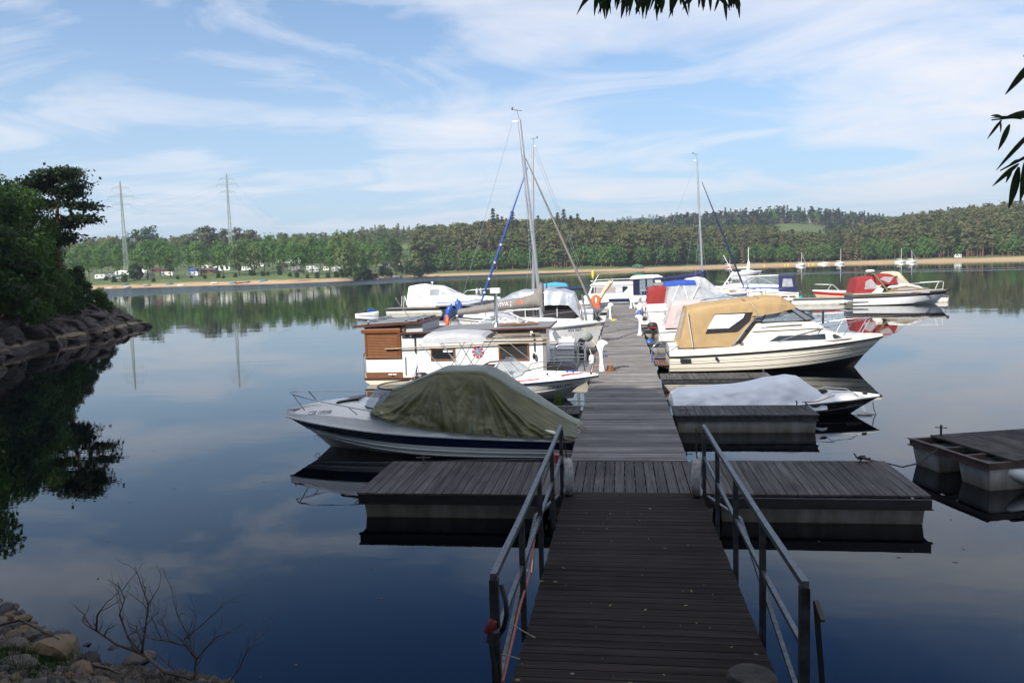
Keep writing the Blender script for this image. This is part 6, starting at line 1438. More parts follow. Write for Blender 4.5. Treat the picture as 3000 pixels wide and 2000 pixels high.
def lblue_boat():
    t=boat('canopy_boat','white boat with a light blue canopy left of the jetty end',-7.0,59.5,0)
    h=Hull(6.2,2.3,.7,1.0,.3,.8,(.0,.3),2.2,.92,1.3); h.build(t,[K['gel']],[(0,1,0)],[(.6,K['blue'],.02)],K['lgrey'],.03); h.deck(t,K['gel'],.1,.06,.1,.25,.1,hb=.08)
    shell([(.8,1.35,1.0,.9,.88,2.35),(2.2,2.2,1.0,.95,.9,2.45),(3.4,3.0,.95,1.0,.85,2.35)],.05,True,.1,2).build('clear_tent',K['pvc'],t,60)
    shell([(1.25,1.3,.92,2.28,.88,2.46),(2.2,2.2,.94,2.30,.9,2.54),(3.15,3.05,.9,2.28,.86,2.44)],.05,True,.1,2).build('canopy',K['lblue'],t,60)
    mb=MB(); mb.box((3.05,-.95,1.0),(3.2,-.85,2.3)); mb.build('canopy_edge',K['lblue'],t,0)
lblue_boat()
mb=MB(); mb.tube([(-5.2,56.5,.0),(-5.2,56.5,2.9)],.05,8); tag(mb.build('mooring_pile',K['galv'],smooth=60),'thin grey post standing in the water left of the light blue canopy','post')
def river_cruiser():
    t=boat('river_cruiser','white box shaped river cruiser across the jetty end with curtained windows',-3.2,71.2,0,'houseboat')
    P=[(0,1.05),(.35,.1),(.5,-.3),(7.0,-.3),(7.3,.2),(7.4,1.0)]
    h_=MB().prism(P,-1.4,1.4).build('hull',K['white'],t,0); bev(h_,.05)
    MB().prism([(2.0,.50),(2.3,.78),(4.0,.78),(4.1,.50)],-1.425,-1.402).build('dark_panel',K['navy'],t,0); MB().prism([(4.9,.50),(4.9,.78),(7.1,.78),(7.2,.50)],-1.425,-1.402).build('dark_panel',K['navy'],t,0)
    c=MB(); c.prism([(.35,1.0),(.75,1.98),(4.4,1.98),(4.4,1.0)],-1.15,1.15); bev(c.build('cabin',K['white'],t,0),.06)
    r=MB(); r.prism([(.55,1.95),(.8,2.16),(1.2,2.24),(4.4,2.24),(4.4,1.95)],-1.25,1.25); bev(r.build('roof',K['white'],t,0),.06)
    w=MB(); w.prism([(.62,1.30),(.82,1.84),(3.9,1.84),(3.9,1.66),(3.5,1.30)],-1.175,-1.152); w.build('window',K['glass'],t,0)
    w=MB(); w.prism([(1.1,1.31),(1.1,1.83),(2.75,1.83),(2.75,1.31)],-1.19,-1.178); w.build('curtain',K['curt'],t,0); w=MB(); w.prism([(2.85,1.33),(2.85,1.82),(3.45,1.82),(3.45,1.33)],-1.19,-1.178); w.build('blind',mat('pale blind',(.55,.53,.58),.8),t,0)
    w=MB(); w.box((.95,-1.2,1.30),(1.0,-1.176,1.86)); w.box((2.78,-1.2,1.30),(2.82,-1.176,1.86)); w.build('mullion',K['white'],t,0)
    b=MB(); b.box((4.45,-1.18,1.0),(6.9,1.18,2.55)); b.build('wheelhouse',K['navy'],t,0)
    b=MB(); b.prism([(4.1,2.42),(4.3,2.66),(4.7,2.76),(6.6,2.76),(6.95,2.6),(7.0,2.5)],-1.3,1.3); bev(b.build('wheelhouse_roof',K['white'],t,0),.05); b=MB(); b.prism([(6.15,2.5),(6.7,2.5),(7.15,1.0),(6.9,1.0)],-1.22,-1.182); b.build('frame',K['white'],t,0)
    for x in (4.95,5.6): MB().box((x,-1.192,1.35),(x+.5,-1.182,2.4)).build('window',K['clear'],t,0)
    rail(t,[(.9,-1.0,2.24),(1.2,-1.0,2.46),(4.3,-1.0,2.50),(4.35,-1.0,2.26)],[((2.6,-1.0,2.24),(2.6,-1.0,2.47))],.025,'white')
    text_mesh('Malin',.22,t,'lettering',K['greyp'],(2.2,-1.402,1.02),(1,0,0),(0,0,1),None,.004,shear=.2)
    mb=MB(); mb.tube([(.9,.2,2.2),(1.35,.2,2.9)],.03,6); mb.lathe([(.03,0),(.16,.05),(.03,.1)],(.75,-.2,2.3),10); mb.build('antenna',K['white'],t,60)
river_cruiser()
def red_canopy_boat():
    t=boat('canopy_boat','white boat with a closed dark red canopy beside the jetty',1.75,54.6,0)
    h=Hull(6.8,2.4,.85,1.1,.3,.9,(.0,.35),2.2,.92,1.3); h.build(t,[K['gel']],[(0,1,0)],[(.4,K['white'],.012)],K['lgrey'],.03); h.deck(t,K['gel'],.12,.06,.08,.25,.1,hb=.1)
    c=shell([(-.02,.15,1.05,.60,.96,2.12),(.7,.75,1.08,.85,1.0,2.24),(1.35,1.35,1.06,.9,.98,2.36)],.05,True,.16,4).build('canopy',K['redc'],t,180); wrinkle(c,.02,3,2,1)
    shell([(1.35,1.35,1.04,.95,.96,2.34),(2.3,1.9,1.0,1.0,.9,2.36),(3.2,2.3,.9,1.05,.7,2.1)],.05,True,.1,2).build('clear_tent',K['pvc'],t,60); shell([(.5,.55,.85,2.26,.80,2.42),(1.5,1.5,.9,2.28,.85,2.46)],.04,True,.05,2).build('grey_top',K['grey'],t,60)
    flag(t,(.15,-.95,1.0)); rail(t,[(-.05,-.6,.9),(-.4,-.6,1.3),(-.5,-.2,1.3),(-.45,.3,.4)],[],.02,'steel','ladder')
    mb=MB(); mb.ball((-.3,-.9,.5),(.12,.12,.2)); mb.build('fender',K['gel'],None,60) if False else None
red_canopy_boat()
def blue_canopy_boat():
    t=boat('sport_cruiser','white sports cruiser with a blue canopy top and clear plastic sides',1.6,46.6,0)
    h=Hull(8.2,2.8,1.05,1.45,.3,1.3,(.0,.5),2.1,.93,1.4); h.build(t,[K['gel'],K['greyp']],[(0,1,0)],[(.5,K['greyp'],.010),(.3,K['gel'],.02)],K['lgrey'],.03); h.deck(t,K['gel'],.12,.10,.12,.30,.12,hb=.1)
    tent=shell([(1.0,1.2,1.18,1.2,1.05,2.55),(2.0,2.0,1.18,1.25,1.08,2.62),(2.9,2.75,1.12,1.3,1.0,2.60),(3.9,3.3,.95,1.45,.6,2.2),(4.7,4.0,.6,1.55,.3,1.75)],.05,True,.1,3).build('clear_tent',K['pvc'],t,60)
    top=shell([(.95,1.0,1.08,2.44,1.02,2.66),(2.0,2.0,1.1,2.48,1.05,2.74),(2.7,2.65,1.05,2.48,1.0,2.70)],.04,True,.06,3).build('canopy',K['bluec'],t,60); wrinkle(top,.008,4,3,1)
    for x0,x1 in ((1.25,1.75),(2.35,2.0),(2.3,2.85)): MB().tube([(x0,-1.17,1.35),(x1,-1.07,2.5)],.03,6).build('canopy_frame',K['white'],t,60)
    for y in (-1.0,1.0): MB().add([(3.2,y,1.5),(4.9,y*.62,1.62),(4.2,y*.55,2.0),(3.1,y*.9,1.95)],[(0,1,2,3)]).build('windscreen',K['clear'],t,0)
    f=MB(); f.tube([(1.2,-1.2,1.35),(2.6,-1.15,1.55),(4.0,-.95,1.95),(4.9,-.62,1.65)],.03,6); f.tube([(3.2,-1.0,1.5),(4.9,-.62,1.62),(5.2,0,1.65),(4.9,.62,1.62)],.025,6); f.build('windscreen_frame',K['lgrey'],t,60)
    rail(t,[(4.2,-1.05,1.72),(5.5,-.85,1.95),(7.3,-.35,2.1),(7.7,0,2.12),(7.3,.35,2.1),(5.5,.85,1.95)],[((5.6,-.83,1.68),(5.6,-.83,1.95)),((6.6,-.5,1.7),(6.6,-.52,2.04))],.016)
    w=MB(); stick(w,[(1.45,.86),(1.45,.93),(2.0,.95),(2.0,.88)],h.obj,-1,.01,4,1); w.build('vent',K['dark'],t,0)
    rail(t,[(-.05,-.5,.9),(-.3,-.5,1.2),(-.45,-.5,.5)],[],.02,'steel','ladder'); p=MB(); p.box((-.55,-1.0,.30),(0,1.0,.38)); bev(p.build('swim_platform',K['gel'],t,0),.03)
    f=MB(); f.tube([(.9,-1.36,1.12),(.95,-1.40,.75)],.008,5); f.lathe([(.02,.12),(.06,.1),(.10,-.08),(.02,-.1)],(.95,-1.42,.62),10,1); f.build('hanging_light',[K['rope'],K['navy']],t)
blue_canopy_boat()
def pink_boat():
    t=boat('small_motorboat','small white motorboat with a faded pink canopy and black outboard',1.75,37.3,0)
    h=Hull(5.2,2.0,.62,.85,.25,.8,(.0,.3),2.2,.92,1.3); h.build(t,[K['gel']],[(0,1,0)],[],K['dark'],.02); h.deck(t,K['gel'],.10,.06,.05,.2,.08,hb=.08)
    c=shell([(.25,.62,.98,.80,.86,1.92),(1.0,1.05,.98,.82,.88,2.0),(1.9,1.85,.95,.85,.85,2.0),(2.6,2.2,.85,.95,.70,1.85)],.05,True,.10,4).build('canopy',K['pink'],t,180); wrinkle(c,.014,3.5,4,1)
    win(t,[(.62,.98),(.85,1.70),(1.55,1.74),(1.55,1.0)],c,-1,'pvc',off=.012,nx=8)
    z=MB(); stick(z,[(-.7,.95),(-.6,1.75),(.6,1.75),(.7,.95)],c,-1,.012,6,3,0,'x'); z.build('rear_window',K['pvc'],c,60)
    outboard(t,-.1,-.1,.42,'black','red',1.05); s=MB(); s.box((.0,-.9,.66),(.35,.9,.78)); bev(s.build('stern_bench',K['white'],t,0),.03)
pink_boat()
def navy_boom_boat():
    t=boat('sailing_boat','white sailing boat with a navy boom cover right of the jetty',1.7,62.8,0,'sailboat')
    h=Hull(8.1,2.7,.95,1.3,.3,.9,(.05,.25),2.0,.75,1.4); h.build(t,[K['white'],K['navy']],[(0,1,0)],[(.85,K['navy'],.02)],K['lgrey'],.03); h.deck(t,K['deckw'],.05,.04,.05,.35,.08,hb=.06)
    c=shell([(3.0,3.2,.95,1.05,.82,1.6),(5.0,5.0,.85,1.15,.66,1.65),(6.4,6.2,.50,1.25,.35,1.5)],.05,True,.08,2).build('cabin',K['white'],t,40)
    s=shell([(3.2,3.4,1.0,1.15,.9,2.5),(4.4,4.3,1.0,1.2,.85,2.62),(5.2,4.85,1.0,1.25,.8,2.5),(6.6,5.9,.85,1.3,.55,1.6)],.05,True,.1,3).build('spray_tent',K['lgrey'],t,180); wrinkle(s,.012,3,2,1)
    win(t,[(3.5,1.6),(3.6,2.1),(4.6,2.15),(5.4,1.65)],s,-1,'pvc',off=.012)
    sailrig(t,4.75,1.65,(4.36,11.6),.075,.47,.25)
    mb=MB(); mb.tube([(4.85,0,2.75),(4.6,0,2.95),(4.2,0,2.78),(2.8,0,2.62),(1.0,0,2.55)],[.14,.24,.19,.15,.10],8); o=mb.build('boom_cover',K['navyc'],t,180); wrinkle(o,.02,5,3,1)
    mb=MB(); mb.tube([(4.75,-.1,2.9),(4.80,-.12,2.3),(4.78,-.1,1.85)],[.16,.17,.10],8); mb.build('sail_bag',K['navyc'],t,60)
    furl(t,(4.72,0,9.9),(7.85,0,1.7),.068,K['navyc']); mb=MB(); mb.tube([(5.9,-.5,1.4),(7.0,-.3,2.95),(6.9,-.25,3.0)],.03,6); mb.build('spinnaker_pole',K['alu'],t,60)
    wires(t,[((4.36,0,11.5),(.2,0,1.4)),((4.45,0,9),(3.4,0,2.7)),((4.5,0,8),(4.4,-1.25,1.1)),((4.5,0,6.8),(5.2,-1.1,1.1)),((4.5,0,6.8),(3.9,-1.2,1.1))],.007); pulpit(t,8.0,1.3,.45)
    rail(t,[(.0,-.9,.95),(.0,-.9,1.55),(-.05,0,1.6),(.0,.9,1.55),(.0,.9,.95)],[],.015,'steel','pushpit')
    mb=MB(); mb.tube([(-.1,-.7,.5),(-.1,-.7,1.75)],.02,6); mb.tube([(-.15,-.9,1.7),(.9,-.9,1.72)],.02,6); mb.build('stern_frame',K['alu'],t,60)
navy_boom_boat()
def blue_white_cruiser():
    t=boat('cabin_cruiser','white cabin cruiser with a square navy blue stern canopy behind the end pontoon',15.1,70.8,math.pi)
    h=Hull(7.2,2.6,.82,1.55,.3,.9,(.05,.5),2.1,.93,1.2); h.build(t,[K['cream']],[(0,1,0)],[(.5,K['greyp'],.012)],K['greyp'],.025); h.deck(t,K['gel'],.10,.06,.06,.25,.10,hb=.1)
    c=shell([(1.3,1.5,1.05,1.0,.98,1.62),(3.5,3.4,1.0,1.1,.9,1.72),(5.6,5.0,.75,1.3,.6,1.78),(6.4,5.8,.4,1.5,.3,1.72)],.05,True,.06,3).build('cabin',K['gel'],t,40)
    st=MB(); stick(st,[(1.5,1.30),(1.5,1.42),(5.9,1.50),(5.9,1.40)],c,1,.008,20,1); st.build('stripe',K['blue'],t,60); win(t,[(3.2,1.12),(3.6,1.40),(5.1,1.44),(5.7,1.25),(5.6,1.16)],c,1,'glass',frame='white',off=.012)
    f=MB(); f.prism([(1.6,2.40),(1.6,2.47),(3.9,2.47),(4.1,2.36)],-.95,.95); bev(f.build('hard_top',K['gel'],t,0),.03)
    for y in (-.9,.9):
        MB().add([(1.6,y,1.65),(3.3,y,1.75),(3.2,y,2.38),(1.6,y,2.38)],[(0,1,2,3)]).build('side_window',K['clear'],t,0); MB().add([(3.3,y,1.75),(4.6,y*.9,1.8),(3.2,y,2.38)],[(0,1,2)]).build('side_window',K['clear'],t,0)
    MB().add([(4.6,-.85,1.8),(4.6,.85,1.8),(3.9,.9,2.4),(3.9,-.9,2.4)],[(0,1,2,3)]).build('windscreen',K['clear'],t,0)
    for y in (-.9,.9):
        f=MB(); f.tube([(4.6,y*.94,1.8),(3.95,y,2.4)],.03,6); f.tube([(4.35,y,1.78),(3.35,y,2.38)],.03,6); f.tube([(1.9,y,1.66),(3.3,y,2.38)],.025,6); f.build('window_frame',K['lgrey'],t,60)
    n=shell([(.05,.35,1.1,.85,.92,2.36),(.9,.9,1.12,.95,.96,2.42),(1.65,1.55,1.08,1.1,.95,2.40)],.05,True,.10,3).build('canopy',K['navyc'],t,60); win(t,[(.42,1.45),(.52,2.12),(1.25,2.14),(1.35,1.45)],n,1,'pvc',off=.012)
    for x in (.3,.95): MB().box((x,1.265,.62),(x+.5,1.30,.67)).build('vent',K['dark'],t,0)
    rail(t,[(3.9,1.05,1.35),(4.6,1.0,1.85),(6.6,.35,2.05),(6.9,0,2.08),(6.6,-.35,2.05)],[((5.4,.8,1.5),(5.6,.7,1.95))],.015); mb=MB(); mb.ball((-.15,.9,.45),(.3,.3,.22)); o=mb.build('stern_buoy',mat('turquoise plastic',(.0,.28,.36),.5),t,60)
    rail(t,[(-.02,.7,.8),(-.2,.7,1.1),(-.5,.7,.3)],[],.025,'steel','ladder')
blue_white_cruiser()
def red_boat():
    t=boat('motor_yacht','white and olive motor yacht with a red canopy moored at the end pontoon',18.0,65.4,0)
    h=Hull(7.35,2.8,.78,.98,.35,.95,(.05,.25),2.3,.93,1.3); h.build(t,[K['white'],K['navy'],K['oliveg']],[(0,.70,0),(.70,.86,1),(.86,1,2)],[],K['navy'],.03)
    d=h.deck(t,K['oliveg'],.16,.05,.02,.10,.06,hb=.1); st=MB(); st.tube([(x,-y+.02,z+.15) for x,y,z in [h.side(q,1) for q in Hull.TS if q<.97]],.03,6); st.build('white_line',K['white'],t,60)
    c=shell([(2.5,2.9,1.2,.9,1.08,1.35),(4.0,4.0,1.05,.95,.9,1.50),(5.4,5.2,.75,1.0,.55,1.30),(6.2,6.0,.4,1.05,.25,1.15)],.05,True,.06,3).build('cabin',K['oliveg'],t,40)
    ctop=shell([(2.6,2.8,1.05,1.34,.95,1.52),(4.0,4.0,.9,1.42,.78,1.64),(5.4,5.2,.5,1.24,.4,1.36)],.05,True,.06,3).build('cabin_top',K['white'],t,40)
    for P in (((3.2,1.13),(3.45,1.32),(4.55,1.30),(4.9,1.16)),): win(t,list(P),c,-1,'curt',frame='dark',off=.012)
    for x0,x1 in ((3.1,4.35),(4.5,5.7)): w=MB(); stick(w,[(x0,.90),(x0+.1,.98),(x1,1.0),(x1-.1,.90)],d,-1,.012,10,1); w.build('porthole',K['curt'],t,60)
    can=shell([(.1,.35,1.2,.95,1.02,2.12),(1.0,1.0,1.22,.98,1.06,2.22),(1.8,1.5,1.2,1.0,1.05,2.28)],.05,True,.10,3).build('canopy',K['redc'],t,60); win(t,[(.85,1.28),(.95,1.9),(1.35,2.08),(1.85,1.5),(1.8,1.32)],can,-1,'pvc',off=.012); 
    c2=shell([(1.8,1.6,1.15,1.55,1.0,2.3),(2.4,2.4,1.05,1.6,.98,2.42),(3.0,2.9,1.0,1.6,.9,2.38),(3.4,3.25,.95,1.62,.8,2.20)],.05,True,.10,3).build('canopy_top',K['redc'],t,60); win(t,[(2.0,2.02),(2.3,2.22),(3.1,2.18),(2.7,1.72)],c2,-1,'pvc',off=.012)
    for y in (-.9,.9): MB().add([(2.8,y,1.5),(4.2,y*.7,1.58),(3.4,y*.8,2.18)],[(0,1,2)]).build('side_screen',K['clear'],t,0)
    MB().add([(4.2,-.65,1.58),(4.2,.65,1.58),(3.4,.75,2.18),(3.4,-.75,2.18)],[(0,1,2,3)]).build('windscreen',K['clear'],t,0)
    for y in (-1.16,1.16): MB().bar((2.7,y,.95),(1.55,y*.95,2.45),.16,.10).build('radar_arch',K['oliveg'],t,0)
    MB().box((1.45,-1.1,2.40),(1.65,1.1,2.48)).build('arch_top',K['oliveg'],t,0); mb=MB(); mb.lathe([(.05,0),(.06,.1),(.34,.14),(.36,.22),(.2,.30)],(1.45,-.5,2.48),14); mb.build('radar',K['white'],t)
    MB().box((-.45,-1.2,.28),(1.1,-1.30,.36)).build('side_step',K['greyp'],t,0); MB().box((-.5,-1.3,.30),(.0,1.3,.38)).build('swim_platform',K['white'],t,0); MB().prism([(1.35,.95),(2.05,.95),(2.25,1.3),(1.75,1.35)],-1.26,-1.2).build('side_panel',K['white'],t,0)
    rail(t,[(4.3,-.8,1.6),(5.5,-.6,1.66),(6.7,-.3,1.70),(7.0,0,1.70),(6.7,.3,1.70),(5.5,.6,1.66)],[((6.3,-.42,1.15),(6.55,-.33,1.69)),((7.0,0,1.1),(7.05,0,1.7))],.018,'white'); mb=MB(); mb.ball((7.4,0,1.08),(.14,.1,.1)); mb.build('anchor',K['dark'],t)
red_boat()
def beige_boat():
    t=boat('canopy_boat','boat with a beige tent canopy behind the red canopied yacht',19.6,70.6,0)
    h=Hull(6.2,2.4,.6,.85,.3,.8,(.0,.3),2.2,.92,1.3); h.build(t,[K['gel']],[(0,1,0)],[],K['lgrey'],.03)
    c=shell([(1.5,2.3,1.1,.8,.8,2.2),(2.8,2.7,1.1,.8,.85,2.44),(3.6,3.4,1.1,.8,.85,2.46),(4.0,3.7,1.1,.8,.8,2.40),(5.3,4.9,.8,.9,.2,1.2)],.05,True,.1,3).build('canopy',K['beige'],t,60); win(t,[(2.35,1.5),(2.7,2.12),(3.5,2.12),(3.3,1.5)],c,-1,'dark',off=.012)
beige_boat()
def small_bow():
    t=boat('open_boat','white open boat with a red stripe left of the red canopied yacht',21.0,71.2,math.pi)
    h=Hull(4.4,1.9,.75,1.0,.2,.6,(.0,.3),2.2,.92,1.3); h.build(t,[K['white'],K['red'],K['beige']],[(0,.6,2),(.6,.9,1),(.9,1,0)],[],K['white'],.03); h.deck(t,K['white'],.05,.05,.03,.2,.05,hb=.06)
    rail(t,[(2.4,.8,1.0),(2.9,.7,1.5),(4.2,.1,1.55),(4.2,-.1,1.55),(2.9,-.7,1.5)],[((3.3,.55,1.05),(3.0,.6,1.5))],.018,'white')
small_bow()
def white_cruiser():
    t=boat('motor_cruiser','white motor cruiser with a white stern canopy behind the left end pontoon',-19.0,70.3,0)
    h=Hull(8.3,2.8,.58,1.0,.35,1.1,(.1,.55),2.2,.93,1.3); h.build(t,[K['white'],K['dark']],[(0,.12,1),(.12,1,0)],[],K['white'],.03); d=h.deck(t,K['white'],.35,.08,.15,.25,.1,hb=.15)
    c=shell([(1.6,2.2,1.15,.95,.98,2.36),(3.0,3.0,1.12,1.0,.9,2.30),(4.2,3.5,1.0,1.1,.85,2.10),(5.3,3.9,.8,1.25,.6,1.9)],.05,True,.08,3).build('cabin',K['white'],t,40)
    win(t,[(1.75,1.5),(1.95,2.06),(2.95,2.04),(2.85,1.5)],c,-1,'clear',frame='lgrey',off=.012); win(t,[(3.0,1.5),(3.1,1.98),(3.9,1.52)],c,-1,'clear',off=.012)
    MB().add([(3.55,-.85,2.08),(3.55,.85,2.08),(4.75,.75,1.50),(4.75,-.75,1.50)],[(0,1,2,3)]).build('windscreen',K['glass'],t,0)
    n=shell([(-.15,.10,1.25,.72,1.0,2.34),(.8,.8,1.26,.75,1.02,2.46),(1.4,1.4,1.22,.80,1.02,2.50),(2.1,2.0,1.18,.95,1.0,2.38)],.05,True,.12,3).build('canopy',K['tarpw'],t,60); win(t,[(.35,1.15),(.95,2.1),(1.3,2.1),(1.25,1.15)],n,-1,'pvc',off=.012)
    for x in (3.6,4.3,5.3,6.3): w=MB(); w.ball((x,0,0),(.20,.02,.09),12); o=w.build('porthole',K['dark'],t,60); y=bvh(d).ray_cast(Vector((x,-9,1.0)),Vector((0,1,0)))[0] or bvh(h.obj).ray_cast(Vector((x,-9,.8)),Vector((0,1,0)))[0]; o.location=(x,y.y-.01 if y else -1.2,.95)
    text_mesh('471 145',.16,t,'registration',K['greyp'],(4.0,0,1.12),(1,0,.03),(0,0,1),d,.008)
    rail(t,[(4.9,-1.0,1.3),(5.4,-.9,1.85),(7.6,-.35,1.95),(8.0,0,1.97),(7.6,.35,1.95),(5.4,.9,1.85)],[((6.3,-.7,1.3),(6.4,-.65,1.9))],.018,'white'); rail(t,[(-.1,-.9,.6),(-.35,-.9,1.5),(-.6,-.9,1.5),(-.7,-.9,-.2)],[((-.65,-.5,.0),(-.5,-.5,1.4))],.025,'white','ladder')
    mb=MB(); mb.lathe([(.04,0),(.05,.15),(.16,.2),(.02,.28)],(2.1,-.2,2.45),10); mb.build('antenna',K['white'],t); f=MB()
    for y in (-.3,.0): f.lathe([(.05,0),(.13,.08),(.13,.4),(.05,.55),(.02,.6)],(6.6+y,-.4+y,1.45),10)
    f.build('deck_fender',K['lgrey'],t,60)
white_cruiser()
def jetski():
    t=thing('jet_ski','white and blue jet ski floating at the left end of the pontoon','jet ski',(-21.9,66.0,-.2),rad(15)); t.scale=(.85,.85,.85)
    R=[]
    for x,w_,zt in ((-1.1,.42,.45),(-.6,.5,.5),(.2,.52,.55),(.8,.40,.62),(1.25,.12,.66)): R.append([(x,-w_,zt*.6),(x,-w_*.7,zt),(x,w_*.7,zt),(x,w_,zt*.6),(x*.95,w_*.7,-.1),(x*.95,-w_*.7,-.1)])
    MB().loft(R,0,True,False,True).build('hull',K['white'],t,40); s=MB(); s.prism([(-.9,.45),(-.85,.72),(-.2,.68),(.05,.80),(.1,.5)],-.2,.2); bev(s.build('seat',K['black'],t),.05); s=MB(); s.prism([(.05,.5),(.2,.95),(.5,.98),(1.0,.66)],-.25,.25); bev(s.build('cowl',K['blue'],t),.05); s=MB(); s.tube([(.2,-.4,1.08),(.35,0,.98),(.2,.4,1.08)],.03,6); s.build('handlebar',K['black'],t,60)
jetski()
def inflatable():
    t=boat('dinghy','blue and white inflatable dinghy lying on the left end pontoon',-15.6,67.2,0); mb=MB()
    mb.tube([(-.2,-.6,.72),(2.6,-.6,.78),(3.6,-.3,.92),(3.8,0,.95),(3.6,.3,.92),(2.6,.6,.78),(-.2,.6,.72)],.19,10); mb.build('tube',K['lgrey'],t,60); mb=MB(); mb.tube([(-.1,-.62,.90),(2.6,-.62,.96),(3.5,-.3,1.10)],.06,8); mb.build('stripe',K['bluec'],t,60); MB().box((-.1,-.5,.55),(2.8,.5,.62)).build('floor',K['greyp'],t,0)
inflatable()
# folded rigging bits at the berths
GF2='round blue fenders along the right jetty edge'
for p,lb in (((1.25,34.2,.36),'round blue fender below the nearer right power pedestal'),((1.3,52.6,.5),'round blue fender by the stern of the red canopied boat')):
    mb=MB(); mb.lathe([(.03,-.2),(.13,-.15),(.19,0),(.13,.15),(.03,.2)],p,12,0,Matrix.Rotation(rad(90),4,'Y')); tag(mb.build('fender',K['blue'],smooth=60),lb,'fender',GF2)
mb=MB(); mb.ball((1.35,54.0,.85),(.2,.2,.3),12); tag(mb.build('fender',K['gel'],smooth=60),'white round fender at the stern of the red canopied boat','fender')
for P,m_,lb in (([(-.85,34.3,1.2),(-1.5,33.5,1.05),(-.92,31.9,.45)],'yellow','yellow bow line of the grey boomed sailing boat'),([(-1.0,34.5,1.1),(-.8,33.4,.6),(-.88,33.0,.42)],'rope','white bow line of the grey boomed sailing boat'),([(1.9,37.0,.7),(1.5,35.6,.55),(1.12,34.3,.42)],'roped','dark stern line of the pink canopied boat'),([(1.7,45.6,.9),(1.4,44.6,.55),(1.1,44.2,.42)],'roper','red stern line of the blue canopied cruiser')):
    mb=MB(); mb.tube(P,.012,5); tag(mb.build('mooring_rope',K[m_],smooth=60),lb,'rope')
# ---------------- far lake and campsite ----------------
def moored(px_,py_,h,label,lean=0,col='white',mast=True,L=6.0,rz=.1,furl_=False,group=None):
    p=gz(px_,py_); t=boat('moored_sailboat' if mast else 'moored_boat',label,p.x-L/2,p.y,rz,'sailboat' if mast else 'motorboat')
    if group: t['group']=group
    hl=Hull(L,L*.34,.7,1.0,.2,.7,(.05,.3),2.0,.8,1.3); hl.build(t,[K[col]],[(0,1,0)]); hl.deck(t,K['white'],.05,.05,.05,.3,.1,hb=.08)
    shell([(L*.3,L*.33,.7,.75,.55,1.3),(L*.55,L*.54,.6,.85,.45,1.35),(L*.75,L*.7,.35,.95,.25,1.2)],.05).build('cabin',K['white'],t,40)
    if mast:
        m=MB(); m.tube([(L*.55,0,1.2),(L*.55-lean,0,h)],.09,6); m.build('mast',K['white'],t,60)
        m=MB(); m.tube([(L*.55,0,2.0),(L*.12,0,2.0)],.14,6); m.build('boom',K['white'],t,60)
        if furl_: furl(t,(L*.55-lean*.9,0,h*.92),(L*.98,0,1.2),.10,K['lgrey'])
    return t
def big_moored():
    t=moored(2190,806,7.2,'white sailing boat moored beyond the cruisers with a yellowish mast',0,'white',True,8.0,.15); 
    m=MB(); m.tube([(.1,0,1.1),(-2.2,0,5.4)],.10,6); m.build('raised_mast',K['white'],t,60); m=MB(); m.tube([(4.3,0,1.6),(4.5,0,3.0),(4.4,0,4.0)],[.5,.38,.1],8); m.build('sail_cover',K['white'],t,60)
big_moored()
moored(2348,779,7.4,'small white sailboat with a double mast moored before the far ridge',.0,'white',True,5.5,.2,True)
moored(2415,774,7,'low white moored boat left of the tallest far mast',0,'white',False,7.5,.1)
moored(2436,772,4.5,'little white sailboat just right of the low white moored boat',0,'white',True,5,.1)
moored(2462,774,9.4,'white sailboat with the tallest far mast on the right',0,'white',True,6,.1)
moored(2497,770,6.2,'small grey hulled sailboat right of the tallest far mast',0,'greyp',True,6.5,.1)
moored(2640,769,8.4,'white sailboat moored left of the pair under the right hill',0,'white',True,6.5,.1); moored(2672,769,7,'white sailboat moored right of the pair under the right hill',.6,'white',True,6,.1,True)
moored(2095,783,0,'low red and white boat beached on the far point',0,'red',False,6,.1); moored(2137,782,5.2,'red hulled sailboat moored by the far point',0,'red',True,7,.1)
